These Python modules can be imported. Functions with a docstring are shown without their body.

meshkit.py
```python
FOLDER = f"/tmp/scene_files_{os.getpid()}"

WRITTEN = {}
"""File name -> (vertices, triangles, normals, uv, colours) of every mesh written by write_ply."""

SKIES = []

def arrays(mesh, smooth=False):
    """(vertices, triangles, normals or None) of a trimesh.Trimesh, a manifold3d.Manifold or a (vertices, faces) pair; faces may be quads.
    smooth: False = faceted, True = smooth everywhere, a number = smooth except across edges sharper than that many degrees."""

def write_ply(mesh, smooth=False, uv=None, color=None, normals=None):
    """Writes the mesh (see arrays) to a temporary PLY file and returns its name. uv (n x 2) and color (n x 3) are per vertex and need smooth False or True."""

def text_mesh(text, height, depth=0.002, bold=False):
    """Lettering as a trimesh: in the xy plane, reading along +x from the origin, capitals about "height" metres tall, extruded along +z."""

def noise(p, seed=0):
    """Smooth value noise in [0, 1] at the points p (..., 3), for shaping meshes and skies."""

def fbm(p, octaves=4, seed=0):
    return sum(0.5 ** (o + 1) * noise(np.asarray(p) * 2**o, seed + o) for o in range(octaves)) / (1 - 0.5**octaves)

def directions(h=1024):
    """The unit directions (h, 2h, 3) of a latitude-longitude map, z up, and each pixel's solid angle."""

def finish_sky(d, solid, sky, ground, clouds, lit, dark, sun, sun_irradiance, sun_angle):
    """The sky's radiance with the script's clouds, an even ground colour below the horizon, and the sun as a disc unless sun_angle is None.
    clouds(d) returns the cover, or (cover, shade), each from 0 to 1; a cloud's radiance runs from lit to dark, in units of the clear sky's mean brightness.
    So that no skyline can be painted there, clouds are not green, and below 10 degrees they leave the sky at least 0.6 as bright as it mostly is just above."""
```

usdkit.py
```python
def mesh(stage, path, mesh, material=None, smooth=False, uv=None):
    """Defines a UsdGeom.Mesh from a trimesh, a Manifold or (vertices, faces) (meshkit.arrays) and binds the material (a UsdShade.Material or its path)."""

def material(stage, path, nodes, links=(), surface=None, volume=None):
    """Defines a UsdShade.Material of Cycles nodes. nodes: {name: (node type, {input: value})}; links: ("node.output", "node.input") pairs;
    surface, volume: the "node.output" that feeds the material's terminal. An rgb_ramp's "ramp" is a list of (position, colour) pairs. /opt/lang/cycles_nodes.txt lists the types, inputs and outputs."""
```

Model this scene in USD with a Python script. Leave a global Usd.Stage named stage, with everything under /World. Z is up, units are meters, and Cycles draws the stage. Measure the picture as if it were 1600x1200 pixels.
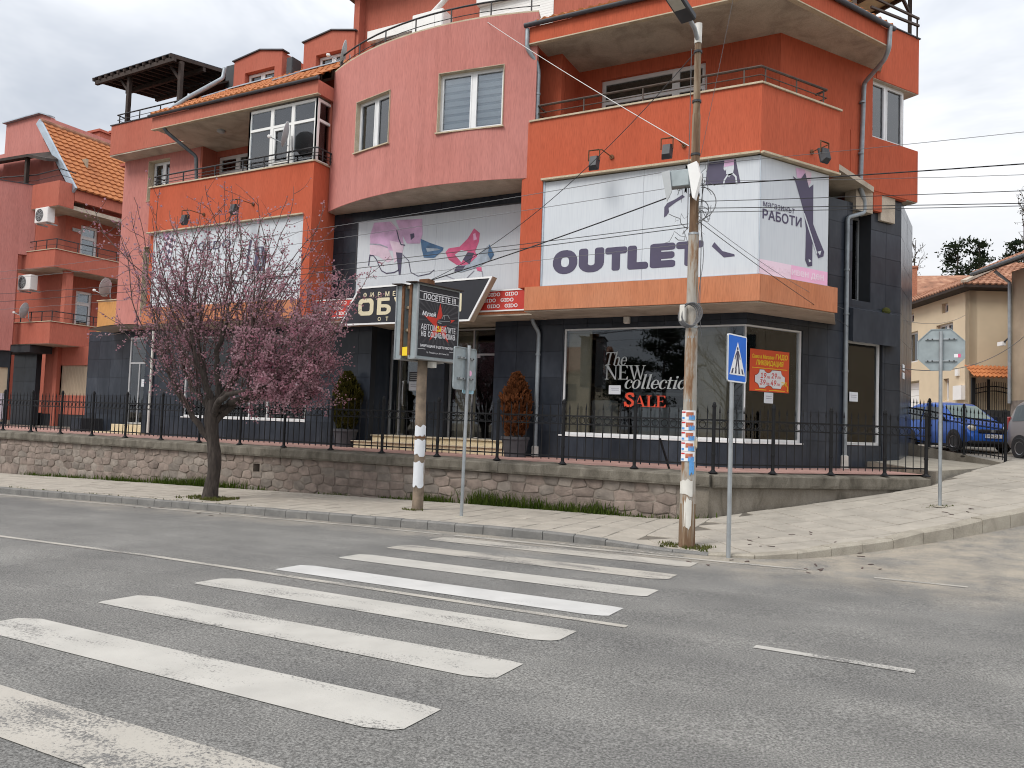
import math, random
import numpy as np
import trimesh
from shapely.geometry import Polygon, LineString, Point, MultiPolygon, box as sbox
from shapely import affinity
from shapely.ops import unary_union
from pxr import Usd, UsdGeom, UsdLux, UsdShade, Gf, Sdf, Vt
import usdkit, meshkit

stage = Usd.Stage.CreateInMemory()
UsdGeom.SetStageUpAxis(stage, UsdGeom.Tokens.z)
UsdGeom.SetStageMetersPerUnit(stage, 1.0)
WORLD = UsdGeom.Xform.Define(stage, '/World')
stage.SetDefaultPrim(WORLD.GetPrim())
UsdGeom.Scope.Define(stage, '/World/Looks')

# ---------------------------------------------------------------- camera
cam = UsdGeom.Camera.Define(stage, '/World/camera')
RIGHT = (0.88477983, 0.46468297, 0.03513387)
UP = (-0.0067585, -0.06258976, 0.99801646)
BACK = (0.46596027, -0.88326228, -0.0522376)
cam.AddTransformOp().Set(Gf.Matrix4d(*RIGHT, 0, *UP, 0, *BACK, 0, 0, 0, 1.55, 1))
cam.CreateHorizontalApertureAttr(36.0)
cam.CreateVerticalApertureAttr(27.0)
cam.CreateFocalLengthAttr(27.0)
cam.CreateClippingRangeAttr(Gf.Vec2f(0.05, 5000))
EXPOSURE = 0.56
cam.CreateExposureAttr(EXPOSURE)

# ---------------------------------------------------------------- sky and sun (bright overcast)
SUN_EL, SUN_AZ = math.radians(48), math.radians(205)     # azimuth: atan2(x, y) of the direction to the sun
usdkit.material(stage, '/World/Looks/sky_look', {
    'sky': ('sky_texture', {'sky_type': 'single_scattering', 'sun_disc': False, 'sun_elevation': SUN_EL, 'sun_rotation': SUN_AZ, 'air_density': 1.0, 'aerosol_density': 2.0}),
    'tc': ('texture_coordinate', {}),
    'mp': ('mapping', {'scale': (1.0, 1.0, 2.6)}),
    'n1': ('noise_texture', {'scale': 2.1, 'detail': 7.0, 'roughness': 0.55, 'distortion': 0.35}),
    'n2': ('noise_texture', {'scale': 1.1, 'detail': 4.0, 'roughness': 0.5}),
    'cover': ('rgb_ramp', {'ramp': [(0.28, (0.80, 0.80, 0.80)), (0.5, (1, 1, 1))]}),
    'cloud': ('rgb_ramp', {'ramp': [(0.28, (6.2, 6.75, 7.7)), (0.40, (8.2, 8.65, 9.4)), (0.50, (10.4, 10.7, 11.2)), (0.62, (12.0, 12.15, 12.4))]}),
    'sz': ('separate_xyz', {}), 'zr': ('map_range', {'from_min': 0.0, 'from_max': 1.0, 'to_min': 0.46, 'to_max': 1.0, 'clamp': True}), 'grad': ('mix', {'mix_type': 'multiply', 'fac': 1.0}),
    'mix': ('mix', {'mix_type': 'mix'}),
    'bg': ('background_shader', {'strength': 0.1}),
}, [('tc.generated', 'mp.vector'), ('mp.vector', 'n1.vector'), ('mp.vector', 'n2.vector'), ('n2.fac', 'cover.fac'), ('n1.fac', 'cloud.fac'),
    ('cover.color', 'mix.fac'), ('sky.color', 'mix.color1'), ('cloud.color', 'mix.color2'), ('tc.generated', 'sz.vector'), ('sz.z', 'zr.value'), ('mix.color', 'grad.color1'), ('zr.result', 'grad.color2'), ('grad.color', 'bg.color')], surface='bg.background')
dome = UsdLux.DomeLight.Define(stage, '/World/sky')
UsdShade.MaterialBindingAPI.Apply(dome.GetPrim()).Bind(UsdShade.Material.Get(stage, '/World/Looks/sky_look'))
dome.GetPrim().SetCustomDataByKey('kind', 'structure')
sun = UsdLux.DistantLight.Define(stage, '/World/sun')
sun.CreateIntensityAttr(0.4); sun.CreateAngleAttr(24.0); sun.CreateNormalizeAttr(True); sun.CreateColorAttr(Gf.Vec3f(1.0, 0.955, 0.89))
_sd = np.array([math.sin(SUN_AZ) * math.cos(SUN_EL), math.cos(SUN_AZ) * math.cos(SUN_EL), math.sin(SUN_EL)])
_sx = np.cross([0, 0, 1.0], _sd); _sx /= np.linalg.norm(_sx); _sy = np.cross(_sd, _sx)
sun.AddTransformOp().Set(Gf.Matrix4d(*_sx, 0, *_sy, 0, *_sd, 0, 0, 0, 30, 1))

# ---------------------------------------------------------------- scene graph helpers
rng = np.random.default_rng(7)
RND = random.Random(11)
USED, BASE = {}, {}

def path_of(parent, name):
    p = '/World' if parent is None else str(parent.GetPath())
    k = p + '/' + name
    USED[k] = USED.get(k, 0) + 1
    return k if USED[k] == 1 else '%s_%03d' % (k, USED[k] - 1)

def data(prim, label=None, cat=None, group=None, kind=None):
    for k, v in (('label', label), ('category', cat), ('group', group), ('kind', kind)):
        if v: prim.SetCustomDataByKey(k, v)
    return prim

def thing(name, label, cat, loc=(0, 0, 0), group=None):
    x = UsdGeom.Xform.Define(stage, path_of(None, name))
    x.AddTranslateOp().Set(Gf.Vec3d(*[float(c) for c in loc]))
    BASE[str(x.GetPath())] = np.array(loc, float)
    return data(x.GetPrim(), label, cat, group)

def tm(m):
    if isinstance(m, (list, tuple)) and len(m) and isinstance(m[0], trimesh.Trimesh):
        m = trimesh.util.concatenate(list(m))
    return m

def obj(name, m, mat, parent=None, smooth=False, kind=None, label=None, cat=None, group=None):
    m = tm(m)
    p = path_of(parent, name)
    b = BASE.get(str(parent.GetPath()), np.zeros(3)) if parent is not None else np.zeros(3)
    BASE[p] = b
    if np.any(b):
        m = trimesh.Trimesh(np.asarray(m.vertices) - b, m.faces, process=False)
    g = usdkit.mesh(stage, p, m, MAT[mat] if isinstance(mat, str) else mat, smooth=smooth)
    return data(g.GetPrim(), label, cat, group, kind)

def copy_of(root, loc, rotz=0.0, label=None):
    name = root.GetName()
    x = UsdGeom.Xform.Define(stage, path_of(None, name))
    x.GetPrim().GetReferences().AddInternalReference(root.GetPath())
    x.ClearXformOpOrder()
    x.AddTranslateOp(opSuffix='place').Set(Gf.Vec3d(*[float(c) for c in loc]))
    if rotz: x.AddRotateZOp(opSuffix='turn').Set(float(rotz))
    x.GetPrim().SetInstanceable(True)
    d = root.GetCustomData()
    return data(x.GetPrim(), label or d.get('label'), d.get('category'), d.get('group'))

# ---------------------------------------------------------------- geometry helpers
class F:
    """A vertical frame: a along u (to the right as seen from outside), b up, c outward."""
    def __init__(s, o, u):
        s.o = np.array([o[0], o[1], 0.0]); u = np.array([u[0], u[1], 0.0]); s.u = u / np.linalg.norm(u)
        s.n = np.array([s.u[1], -s.u[0], 0.0]); s.v = np.array([0, 0, 1.0])
    def p(s, a, b, c=0.0): return s.o + a * s.u + b * s.v + c * s.n
    def tf(s, m):
        v = np.asarray(m.vertices)
        return trimesh.Trimesh(s.o + v[:, :1] * s.u + v[:, 1:2] * s.v + v[:, 2:3] * s.n, m.faces, process=False)
    def slab(s, poly, thick, c=0.0):
        """polygon (a,b) extruded inward from outward distance c"""
        out = []
        for g in getattr(poly, 'geoms', [poly]):
            if g.geom_type != 'Polygon' or g.area < 1e-7: continue
            m = trimesh.creation.extrude_polygon(g, thick, engine='earcut'); m.vertices[:, 2] += c - thick
            out.append(s.tf(m))
        return trimesh.util.concatenate(out)
    def box(s, a0, a1, b0, b1, c0, c1):
        m = bx((min(a0, a1), min(b0, b1), min(c0, c1)), (max(a0, a1), max(b0, b1), max(c0, c1))); return s.tf(m)

def axis(Y0): return F((0, Y0), (1, 0))
def side(X0): return F((X0, 0), (0, 1))          # faces +x, a = y
def azf(P, deg): return F(P, (math.sin(math.radians(deg)), math.cos(math.radians(deg))))

def bx(lo, hi):
    lo, hi = np.minimum(lo, hi), np.maximum(lo, hi)
    m = trimesh.creation.box(extents=np.maximum(hi - lo, 1e-5)); m.apply_translation((np.asarray(lo) + hi) / 2.0); return m

def bevbox(lo, hi, r=0.01):
    lo, hi = np.array(lo, float), np.array(hi, float)
    r = min(r, 0.45 * float((hi - lo).min()))
    pts = []
    for i in (0, 1):
        for j in (0, 1):
            for k in (0, 1):
                c = np.array([(lo, hi)[i][0], (lo, hi)[j][1], (lo, hi)[k][2]]); s = np.array([1 - 2 * i, 1 - 2 * j, 1 - 2 * k]) * r
                pts += [c + s * (0, 1, 1), c + s * (1, 0, 1), c + s * (1, 1, 0)]
    return trimesh.convex.convex_hull(np.array(pts))

def tube(pts, r, n=8, cap=True):
    pts = np.asarray(pts, float); k = len(pts); r = np.broadcast_to(np.asarray(r, float), (k,))
    t = np.gradient(pts, axis=0); t /= np.maximum(np.linalg.norm(t, axis=1, keepdims=True), 1e-9)
    ref = np.array([0, 0, 1.0]) if abs(t[0][2]) < 0.9 else np.array([1.0, 0, 0])
    x = np.cross(ref, t[0]); x /= np.linalg.norm(x); V = []
    for i in range(k):
        x = x - t[i] * (x @ t[i]); x /= np.linalg.norm(x); y = np.cross(t[i], x)
        a = np.arange(n) * 2 * np.pi / n
        V.append(pts[i] + r[i] * (np.cos(a)[:, None] * x + np.sin(a)[:, None] * y))
    V = np.vstack(V); Fc = []
    for i in range(k - 1):
        for j in range(n):
            a, b = i * n + j, i * n + (j + 1) % n
            Fc += [(a, b, b + n), (a, b + n, a + n)]
    if cap:
        c0, c1 = len(V), len(V) + 1; V = np.vstack([V, pts[0], pts[-1]])
        for j in range(n):
            Fc += [(c0, (j + 1) % n, j), (c1, (k - 1) * n + j, (k - 1) * n + (j + 1) % n)]
    return trimesh.Trimesh(V, Fc, process=False)

def rod(p, q, r, n=8): return tube([p, q], r, n)

def bar(p, q, w, h=None):
    """square bar from p to q"""
    h = h or w; p, q = np.array(p, float), np.array(q, float); t = (q - p) / np.linalg.norm(q - p)
    ref = np.array([0, 0, 1.0]) if abs(t[2]) < 0.95 else np.array([1.0, 0, 0])
    x = np.cross(ref, t); x /= np.linalg.norm(x); y = np.cross(t, x)
    c = [(-w, -h), (w, -h), (w, h), (-w, h)]
    V = [e + 0.5 * (a * x + b * y) for e in (p, q) for a, b in c]
    return trimesh.Trimesh(V, [(0, 2, 1), (0, 3, 2), (4, 5, 6), (4, 6, 7), (0, 1, 5), (0, 5, 4), (1, 2, 6), (1, 6, 5), (2, 3, 7), (2, 7, 6), (3, 0, 4), (3, 4, 7)], process=False)

def lathe(prof, at=(0, 0, 0), n=20):
    m = trimesh.creation.revolve(np.array(prof, float), sections=n); m.apply_translation(at); return m

def ball(c, r, s=1, scale=None):
    m = trimesh.creation.icosphere(s, r)
    if scale is not None: m.vertices *= np.array(scale)
    m.apply_translation(c); return m

def prism_z(poly, z0, z1):
    out = []
    for g in getattr(poly, 'geoms', [poly]):
        if g.area < 1e-7: continue
        m = trimesh.creation.extrude_polygon(g, z1 - z0, engine='earcut'); m.apply_translation((0, 0, z0)); out.append(m)
    return trimesh.util.concatenate(out)

def text_poly(s, w=None, h=1.0, bold=False, grow=0.0, slant=0.0):
    """lettering as a polygon with its lower left corner at 0,0, fitted to w x h"""
    m = meshkit.text_mesh(s, 1.0, 0.01, bold)
    v, f = np.asarray(m.vertices), np.asarray(m.faces)
    top = [Polygon(v[t][:, :2]) for t in f if np.all(v[t][:, 2] > 0.005)]
    g = unary_union([t.buffer(1e-4) for t in top if t.area > 1e-9])
    if grow: g = g.buffer(grow, join_style=2)
    if slant: g = affinity.skew(g, xs=slant, origin=(0, 0))
    x0, y0, x1, y1 = g.bounds
    sy = h / (y1 - y0); sx = (w / (x1 - x0)) if w else sy
    g = affinity.affine_transform(g, [sx, 0, 0, sy, -x0 * sx, -y0 * sy])
    return g.simplify(0.004 * h)

def at(g, x, y): return affinity.translate(g, x, y)

def smoothstep(a, b, x):
    t = np.clip((np.asarray(x, float) - a) / (b - a), 0, 1); return t * t * (3 - 2 * t)

def zroad(x, y):
    x, y = np.asarray(x, float), np.asarray(y, float)
    z = 0.011 * np.clip(x, -40, 12) - 0.0125 * np.clip(y, -9, 13.5) - 0.012 * np.clip(-8 - x, 0, 22)
    q = y + 0.3 * np.minimum(x, 2.0)
    r = 0.8 * 0.13 * np.logaddexp(0, (q - 12.3) / 0.8) - 1.0 * 0.085 * np.logaddexp(0, (q - 19.5) / 1.0)
    return z + r * smoothstep(-4.4, -2.6, x)

def drape(poly, h, off, tri=0.5):
    """a horizontal sheet over zroad + off, triangulated on a grid of about h"""
    x0, y0, x1, y1 = poly.bounds
    xs, ys = np.arange(x0, x1 + h, h), np.arange(y0, y1 + h, h)
    V, Fc = [], []
    for i in range(len(xs) - 1):
        for j in range(len(ys) - 1):
            c = sbox(xs[i], ys[j], xs[i + 1], ys[j + 1])
            if not poly.intersects(c): continue
            k = c if poly.contains(c) else poly.intersection(c)
            for g in getattr(k, 'geoms', [k]):
                if g.geom_type != 'Polygon' or g.area < 1e-8: continue
                v, f = trimesh.creation.triangulate_polygon(g, engine='earcut')
                n = len(V); V += [tuple(p) for p in v]; Fc += [tuple(np.array(t) + n) for t in f]
    V = np.array(V); Z = zroad(V[:, 0], V[:, 1]) + off
    m = trimesh.Trimesh(np.column_stack([V, Z]), Fc, process=False)
    m.merge_vertices()
    if m.face_normals[:, 2].sum() < 0: m.invert()
    return m
# ---------------------------------------------------------------- materials
MAT = {}
def mk(name, nodes, links, surface='p.BSDF'):
    MAT[name] = usdkit.material(stage, '/World/Looks/' + name, nodes, links, surface=surface); return MAT[name]

def plain(name, col, rough=0.6, metal=0.0, var=0.12, scale=6.0, bump=0.0, spec=None, obj_var=0.0):
    """base colour with soft mottling, optional fine bump and per-object variation"""
    nodes = {'g': ('geometry', {}), 'n': ('noise_texture', {'scale': scale, 'detail': 5.0, 'roughness': 0.6}),
             'r': ('rgb_ramp', {'ramp': [(0.3, tuple(c * (1 - var) for c in col)), (0.7, tuple(min(1, c * (1 + var)) for c in col))]}),
             'p': ('principled_bsdf', {'roughness': rough, 'metallic': metal})}
    if spec is not None: nodes['p'][1]['specular_ior_level'] = spec
    links = [('g.position', 'n.vector'), ('n.fac', 'r.fac')]
    last = 'r.color'
    if obj_var:
        nodes['oi'] = ('object_info', {})
        nodes['mr'] = ('map_range', {'from_min': 0.0, 'from_max': 1.0, 'to_min': 1 - obj_var, 'to_max': 1 + obj_var})
        nodes['hs'] = ('hsv', {'hue': 0.5, 'saturation': 1.0, 'fac': 1.0})
        links += [('oi.random', 'mr.value'), ('mr.result', 'hs.value'), (last, 'hs.color')]
        last = 'hs.color'
    links.append((last, 'p.base_color'))
    if bump:
        nodes['n2'] = ('noise_texture', {'scale': scale * 9, 'detail': 4.0}); nodes['b'] = ('bump', {'strength': 0.6, 'distance': bump})
        links += [('g.position', 'n2.vector'), ('n2.fac', 'b.height'), ('b.normal', 'p.normal')]
    return mk(name, nodes, links)

def stucco(name, col, dark, light, streak=0.55):
    """dragged plaster: fine vertical scratches, weather streaks and blotches"""
    nodes = {'g': ('geometry', {}),
        'm1': ('mapping', {'scale': (62.0, 62.0, 5.0)}), 'n1': ('noise_texture', {'scale': 1.0, 'detail': 3.0, 'roughness': 0.6}),
        'm2': ('mapping', {'scale': (5.0, 5.0, 0.34)}), 'n2': ('noise_texture', {'scale': 1.0, 'detail': 6.0, 'roughness': 0.65}),
        'n3': ('noise_texture', {'scale': 0.55, 'detail': 4.0, 'roughness': 0.6}),
        'r2': ('rgb_ramp', {'ramp': [(0.30, (0, 0, 0)), (0.62, (1, 1, 1))]}),
        'r1': ('rgb_ramp', {'ramp': [(0.28, (0.80, 0.80, 0.80)), (0.5, (1, 1, 1)), (0.75, (1.12, 1.12, 1.12))]}),
        'mixa': ('mix', {'mix_type': 'mix', 'color1': dark, 'color2': col}),
        'r3': ('rgb_ramp', {'ramp': [(0.35, (0, 0, 0)), (0.75, (0.6, 0.6, 0.6))]}),
        'mixb': ('mix', {'mix_type': 'mix', 'color2': light}),
        'mixc': ('mix', {'mix_type': 'multiply', 'fac': 1.0}),
        'mf': ('math', {'math_type': 'multiply_add', 'value2': streak, 'value3': 1 - streak}),
        'b': ('bump', {'strength': 0.55, 'distance': 0.006}),
        'p': ('principled_bsdf', {'roughness': 0.92, 'specular_ior_level': 0.15})}
    links = [('g.position', 'm1.vector'), ('m1.vector', 'n1.vector'), ('g.position', 'm2.vector'), ('m2.vector', 'n2.vector'), ('g.position', 'n3.vector'),
        ('n2.fac', 'r2.fac'), ('n1.fac', 'r1.fac'), ('r2.color', 'mf.value1'), ('mf.value', 'mixa.fac'), ('n3.fac', 'r3.fac'), ('r3.color', 'mixb.fac'), ('mixa.color', 'mixb.color1'),
        ('mixb.color', 'mixc.color1'), ('r1.color', 'mixc.color2'), ('mixc.color', 'p.base_color'), ('n1.fac', 'b.height'), ('b.normal', 'p.normal')]
    return mk(name, nodes, links)

stucco('orange_plaster', (0.47, 0.102, 0.052), (0.37, 0.078, 0.040), (0.485, 0.125, 0.070), 0.7)
stucco('pink_plaster', (0.50, 0.200, 0.172), (0.385, 0.150, 0.128), (0.53, 0.235, 0.21), 0.75)
stucco('light_orange_plaster', (0.50, 0.19, 0.095), (0.36, 0.125, 0.065), (0.53, 0.25, 0.15))
stucco('salmon_plaster', (0.46, 0.148, 0.104), (0.38, 0.115, 0.08), (0.48, 0.18, 0.13), 0.6)
stucco('yellow_plaster', (0.56, 0.28, 0.10), (0.46, 0.21, 0.075), (0.58, 0.33, 0.14))
stucco('red_plaster', (0.42, 0.125, 0.086), (0.33, 0.095, 0.066), (0.44, 0.155, 0.11), 0.6)
plain('cream_plaster', (0.60, 0.50, 0.355), 0.92, var=0.06, scale=1.2, bump=0.003)
plain('tan_plaster', (0.38, 0.30, 0.215), 0.92, var=0.08, scale=1.2)
plain('brown_plaster', (0.33, 0.265, 0.19), 0.92, var=0.22, scale=1.0, bump=0.003)

# weathered concrete soffits and copings
def concrete(name, c1, c2, c3, scale=1.6, zs=1.0, bump=0.004):
    mk(name, {'g': ('geometry', {}), 'm': ('mapping', {'scale': (1, 1, zs)}), 'n': ('noise_texture', {'scale': scale, 'detail': 8.0, 'roughness': 0.62, 'distortion': 0.6}),
        'r': ('rgb_ramp', {'ramp': [(0.28, c1), (0.5, c2), (0.72, c3)]}), 'n2': ('noise_texture', {'scale': 60.0, 'detail': 3.0}),
        'r2': ('rgb_ramp', {'ramp': [(0.3, (0.8, 0.8, 0.8)), (0.7, (1.1, 1.1, 1.1))]}), 'x': ('mix', {'mix_type': 'multiply', 'fac': 1.0}),
        'b': ('bump', {'strength': 0.5, 'distance': bump}), 'p': ('principled_bsdf', {'roughness': 0.93, 'specular_ior_level': 0.2})},
       [('g.position', 'm.vector'), ('m.vector', 'n.vector'), ('n.fac', 'r.fac'), ('g.position', 'n2.vector'), ('n2.fac', 'r2.fac'), ('r.color', 'x.color1'), ('r2.color', 'x.color2'),
        ('x.color', 'p.base_color'), ('n2.fac', 'b.height'), ('b.normal', 'p.normal')])
concrete('soffit_concrete', (0.30, 0.255, 0.205), (0.46, 0.395, 0.32), (0.58, 0.51, 0.42), 1.5)
concrete('coping_concrete', (0.075, 0.067, 0.054), (0.150, 0.136, 0.112), (0.235, 0.215, 0.18), 3.4, 0.45)
concrete('retaining_concrete', (0.10, 0.088, 0.07), (0.19, 0.168, 0.138), (0.26, 0.235, 0.20), 3.0, 0.4)
concrete('mortar', (0.15, 0.125, 0.105), (0.235, 0.20, 0.17), (0.32, 0.28, 0.24), 5.0)
concrete('beige_coping', (0.42, 0.35, 0.25), (0.52, 0.44, 0.32), (0.58, 0.50, 0.39), 4.0)
concrete('step_stone', (0.54, 0.44, 0.28), (0.62, 0.52, 0.35), (0.68, 0.58, 0.41), 5.0)
concrete('kerb_concrete', (0.14, 0.138, 0.132), (0.185, 0.181, 0.173), (0.235, 0.228, 0.215), 3.0)
concrete('dusty_kerb', (0.25, 0.228, 0.19), (0.33, 0.30, 0.25), (0.40, 0.37, 0.31), 3.0)

# granite cladding: dark blue-grey, polished, each panel a little different
mk('granite', {'g': ('geometry', {}), 'oi': ('object_info', {}), 'm': ('mapping', {'scale': (1.6, 1.6, 0.7)}), 'n': ('noise_texture', {'scale': 1.6, 'detail': 6.0, 'roughness': 0.65}),
    'n2': ('noise_texture', {'scale': 260.0, 'detail': 2.0}), 'r': ('rgb_ramp', {'ramp': [(0.25, (0.017, 0.021, 0.029)), (0.55, (0.030, 0.036, 0.047)), (0.8, (0.047, 0.054, 0.067))]}),
    'r2': ('rgb_ramp', {'ramp': [(0.35, (0.75, 0.75, 0.75)), (0.65, (1.2, 1.2, 1.2))]}), 'x': ('mix', {'mix_type': 'multiply', 'fac': 1.0}),
    'mr': ('map_range', {'to_min': 0.78, 'to_max': 1.25}), 'h': ('hsv', {'hue': 0.5, 'saturation': 1.0, 'fac': 1.0}), 'rr': ('map_range', {'to_min': 0.16, 'to_max': 0.34}),
    'p': ('principled_bsdf', {'specular_ior_level': 0.26})},
   [('g.position', 'm.vector'), ('m.vector', 'n.vector'), ('g.position', 'n2.vector'), ('n.fac', 'r.fac'), ('n2.fac', 'r2.fac'), ('r.color', 'x.color1'), ('r2.color', 'x.color2'),
    ('oi.random', 'mr.value'), ('mr.result', 'h.value'), ('x.color', 'h.color'), ('h.color', 'p.base_color'), ('n.fac', 'rr.value'), ('rr.result', 'p.roughness')])
plain('granite_joint', (0.018, 0.020, 0.024), 0.9)

# road: worn asphalt, wheel tracks, pale dust towards the kerb and over the side street
mk('asphalt', {'g': ('geometry', {}), 's': ('separate_xyz', {}),
    'n1': ('noise_texture', {'scale': 70.0, 'detail': 4.0, 'roughness': 0.78}), 'n2': ('noise_texture', {'scale': 0.9, 'detail': 6.0, 'roughness': 0.6}),
    'm3': ('mapping', {'scale': (0.14, 1.5, 1.0)}), 'n3': ('noise_texture', {'scale': 1.0, 'detail': 4.0, 'roughness': 0.55}),
    'v': ('voronoi_texture', {'scale': 150.0}),
    'r1': ('rgb_ramp', {'ramp': [(0.36, (0.070, 0.069, 0.066)), (0.5, (0.165, 0.163, 0.157)), (0.64, (0.300, 0.296, 0.284))]}),
    'r2': ('rgb_ramp', {'ramp': [(0.3, (0.80, 0.80, 0.80)), (0.7, (1.16, 1.155, 1.14))]}), 'r3': ('rgb_ramp', {'ramp': [(0.3, (0.86, 0.86, 0.865)), (0.7, (1.12, 1.115, 1.10))]}),
    'x1': ('mix', {'mix_type': 'multiply', 'fac': 1.0}), 'x2': ('mix', {'mix_type': 'multiply', 'fac': 1.0}),
    'dn': ('math', {'math_type': 'multiply_add', 'value2': 2.2, 'value3': -1.1}), 'dy': ('math', {'math_type': 'add'}),
    'dx': ('map_range', {'from_min': -4.0, 'from_max': 1.5, 'to_min': 0.0, 'to_max': 0.7, 'clamp': True}), 'dy2': ('math', {'math_type': 'add'}),
    'dm': ('map_range', {'from_min': 9.3, 'from_max': 10.9, 'to_min': 0.0, 'to_max': 0.78, 'clamp': True}),
    'nd': ('noise_texture', {'scale': 1.7, 'detail': 7.0, 'roughness': 0.68}), 'rd': ('rgb_ramp', {'ramp': [(0.38, (0.18, 0.18, 0.18)), (0.62, (1, 1, 1))]}), 'md': ('math', {'math_type': 'multiply'}),
    'rg': ('rgb_ramp', {'ramp': [(0.36, (0.78, 0.78, 0.78)), (0.5, (1, 1, 1)), (0.64, (1.2, 1.2, 1.2))]}), 'xd': ('mix', {'mix_type': 'multiply', 'fac': 1.0, 'color1': (0.375, 0.33, 0.265)}),
    'x3': ('mix', {'mix_type': 'mix'}),
    'b': ('bump', {'strength': 0.8, 'distance': 0.006}), 'p': ('principled_bsdf', {'roughness': 0.86, 'specular_ior_level': 0.25})},
   [('g.position', 's.vector'), ('g.position', 'n1.vector'), ('g.position', 'n2.vector'), ('g.position', 'm3.vector'), ('m3.vector', 'n3.vector'), ('g.position', 'v.vector'),
    ('n1.fac', 'r1.fac'), ('n2.fac', 'r2.fac'), ('n3.fac', 'r3.fac'), ('r1.color', 'x1.color1'), ('r2.color', 'x1.color2'), ('x1.color', 'x2.color1'), ('r3.color', 'x2.color2'),
    ('n2.fac', 'dn.value1'), ('s.y', 'dy.value1'), ('dn.value', 'dy.value2'), ('s.x', 'dx.value'), ('dy.value', 'dy2.value1'), ('dx.result', 'dy2.value2'), ('dy2.value', 'dm.value'),
    ('g.position', 'nd.vector'), ('nd.fac', 'rd.fac'), ('dm.result', 'md.value1'), ('rd.color', 'md.value2'), ('md.value', 'x3.fac'), ('n1.fac', 'rg.fac'), ('rg.color', 'xd.color2'), ('xd.color', 'x3.color2'), ('x2.color', 'x3.color1'), ('x3.color', 'p.base_color'), ('n1.fac', 'b.height'), ('b.normal', 'p.normal')])

# worn road paint: holes where the asphalt shows through
def paint(name, wear, col=(0.455, 0.44, 0.405)):
    mk(name, {'g': ('geometry', {}), 'm': ('mapping', {'scale': (0.7, 2.4, 1.0)}), 'n': ('noise_texture', {'scale': 1.6, 'detail': 5.0, 'roughness': 0.6}),
        'n2': ('noise_texture', {'scale': 55.0, 'detail': 4.0, 'roughness': 0.75}), 'a': ('math', {'math_type': 'multiply_add', 'value2': 0.62}), 'h': ('math', {'math_type': 'multiply', 'value2': 0.55}),
        'r': ('rgb_ramp', {'ramp': [(wear - 0.02, (0, 0, 0)), (wear + 0.045, (1, 1, 1))]}),
        'n3': ('noise_texture', {'scale': 3.0, 'detail': 5.0}), 'c': ('rgb_ramp', {'ramp': [(0.3, tuple(x * 0.84 for x in col)), (0.7, col)]}),
        'n4': ('noise_texture', {'scale': 95.0, 'detail': 3.0}), 'c2': ('rgb_ramp', {'ramp': [(0.32, (0.085, 0.083, 0.08)), (0.68, (0.20, 0.195, 0.185))]}),
        'x': ('mix', {'mix_type': 'mix'}), 'b': ('bump', {'strength': 0.6, 'distance': 0.004}), 'p': ('principled_bsdf', {'roughness': 0.75})},
       [('g.position', 'm.vector'), ('m.vector', 'n.vector'), ('g.position', 'n2.vector'), ('n.fac', 'h.value1'), ('n2.fac', 'a.value1'), ('h.value', 'a.value3'), ('a.value', 'r.fac'), ('r.color', 'x.fac'),
        ('g.position', 'n3.vector'), ('n3.fac', 'c.fac'), ('g.position', 'n4.vector'), ('n4.fac', 'c2.fac'), ('c2.color', 'x.color1'), ('c.color', 'x.color2'), ('x.color', 'p.base_color'), ('n2.fac', 'b.height'), ('b.normal', 'p.normal')])
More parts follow.
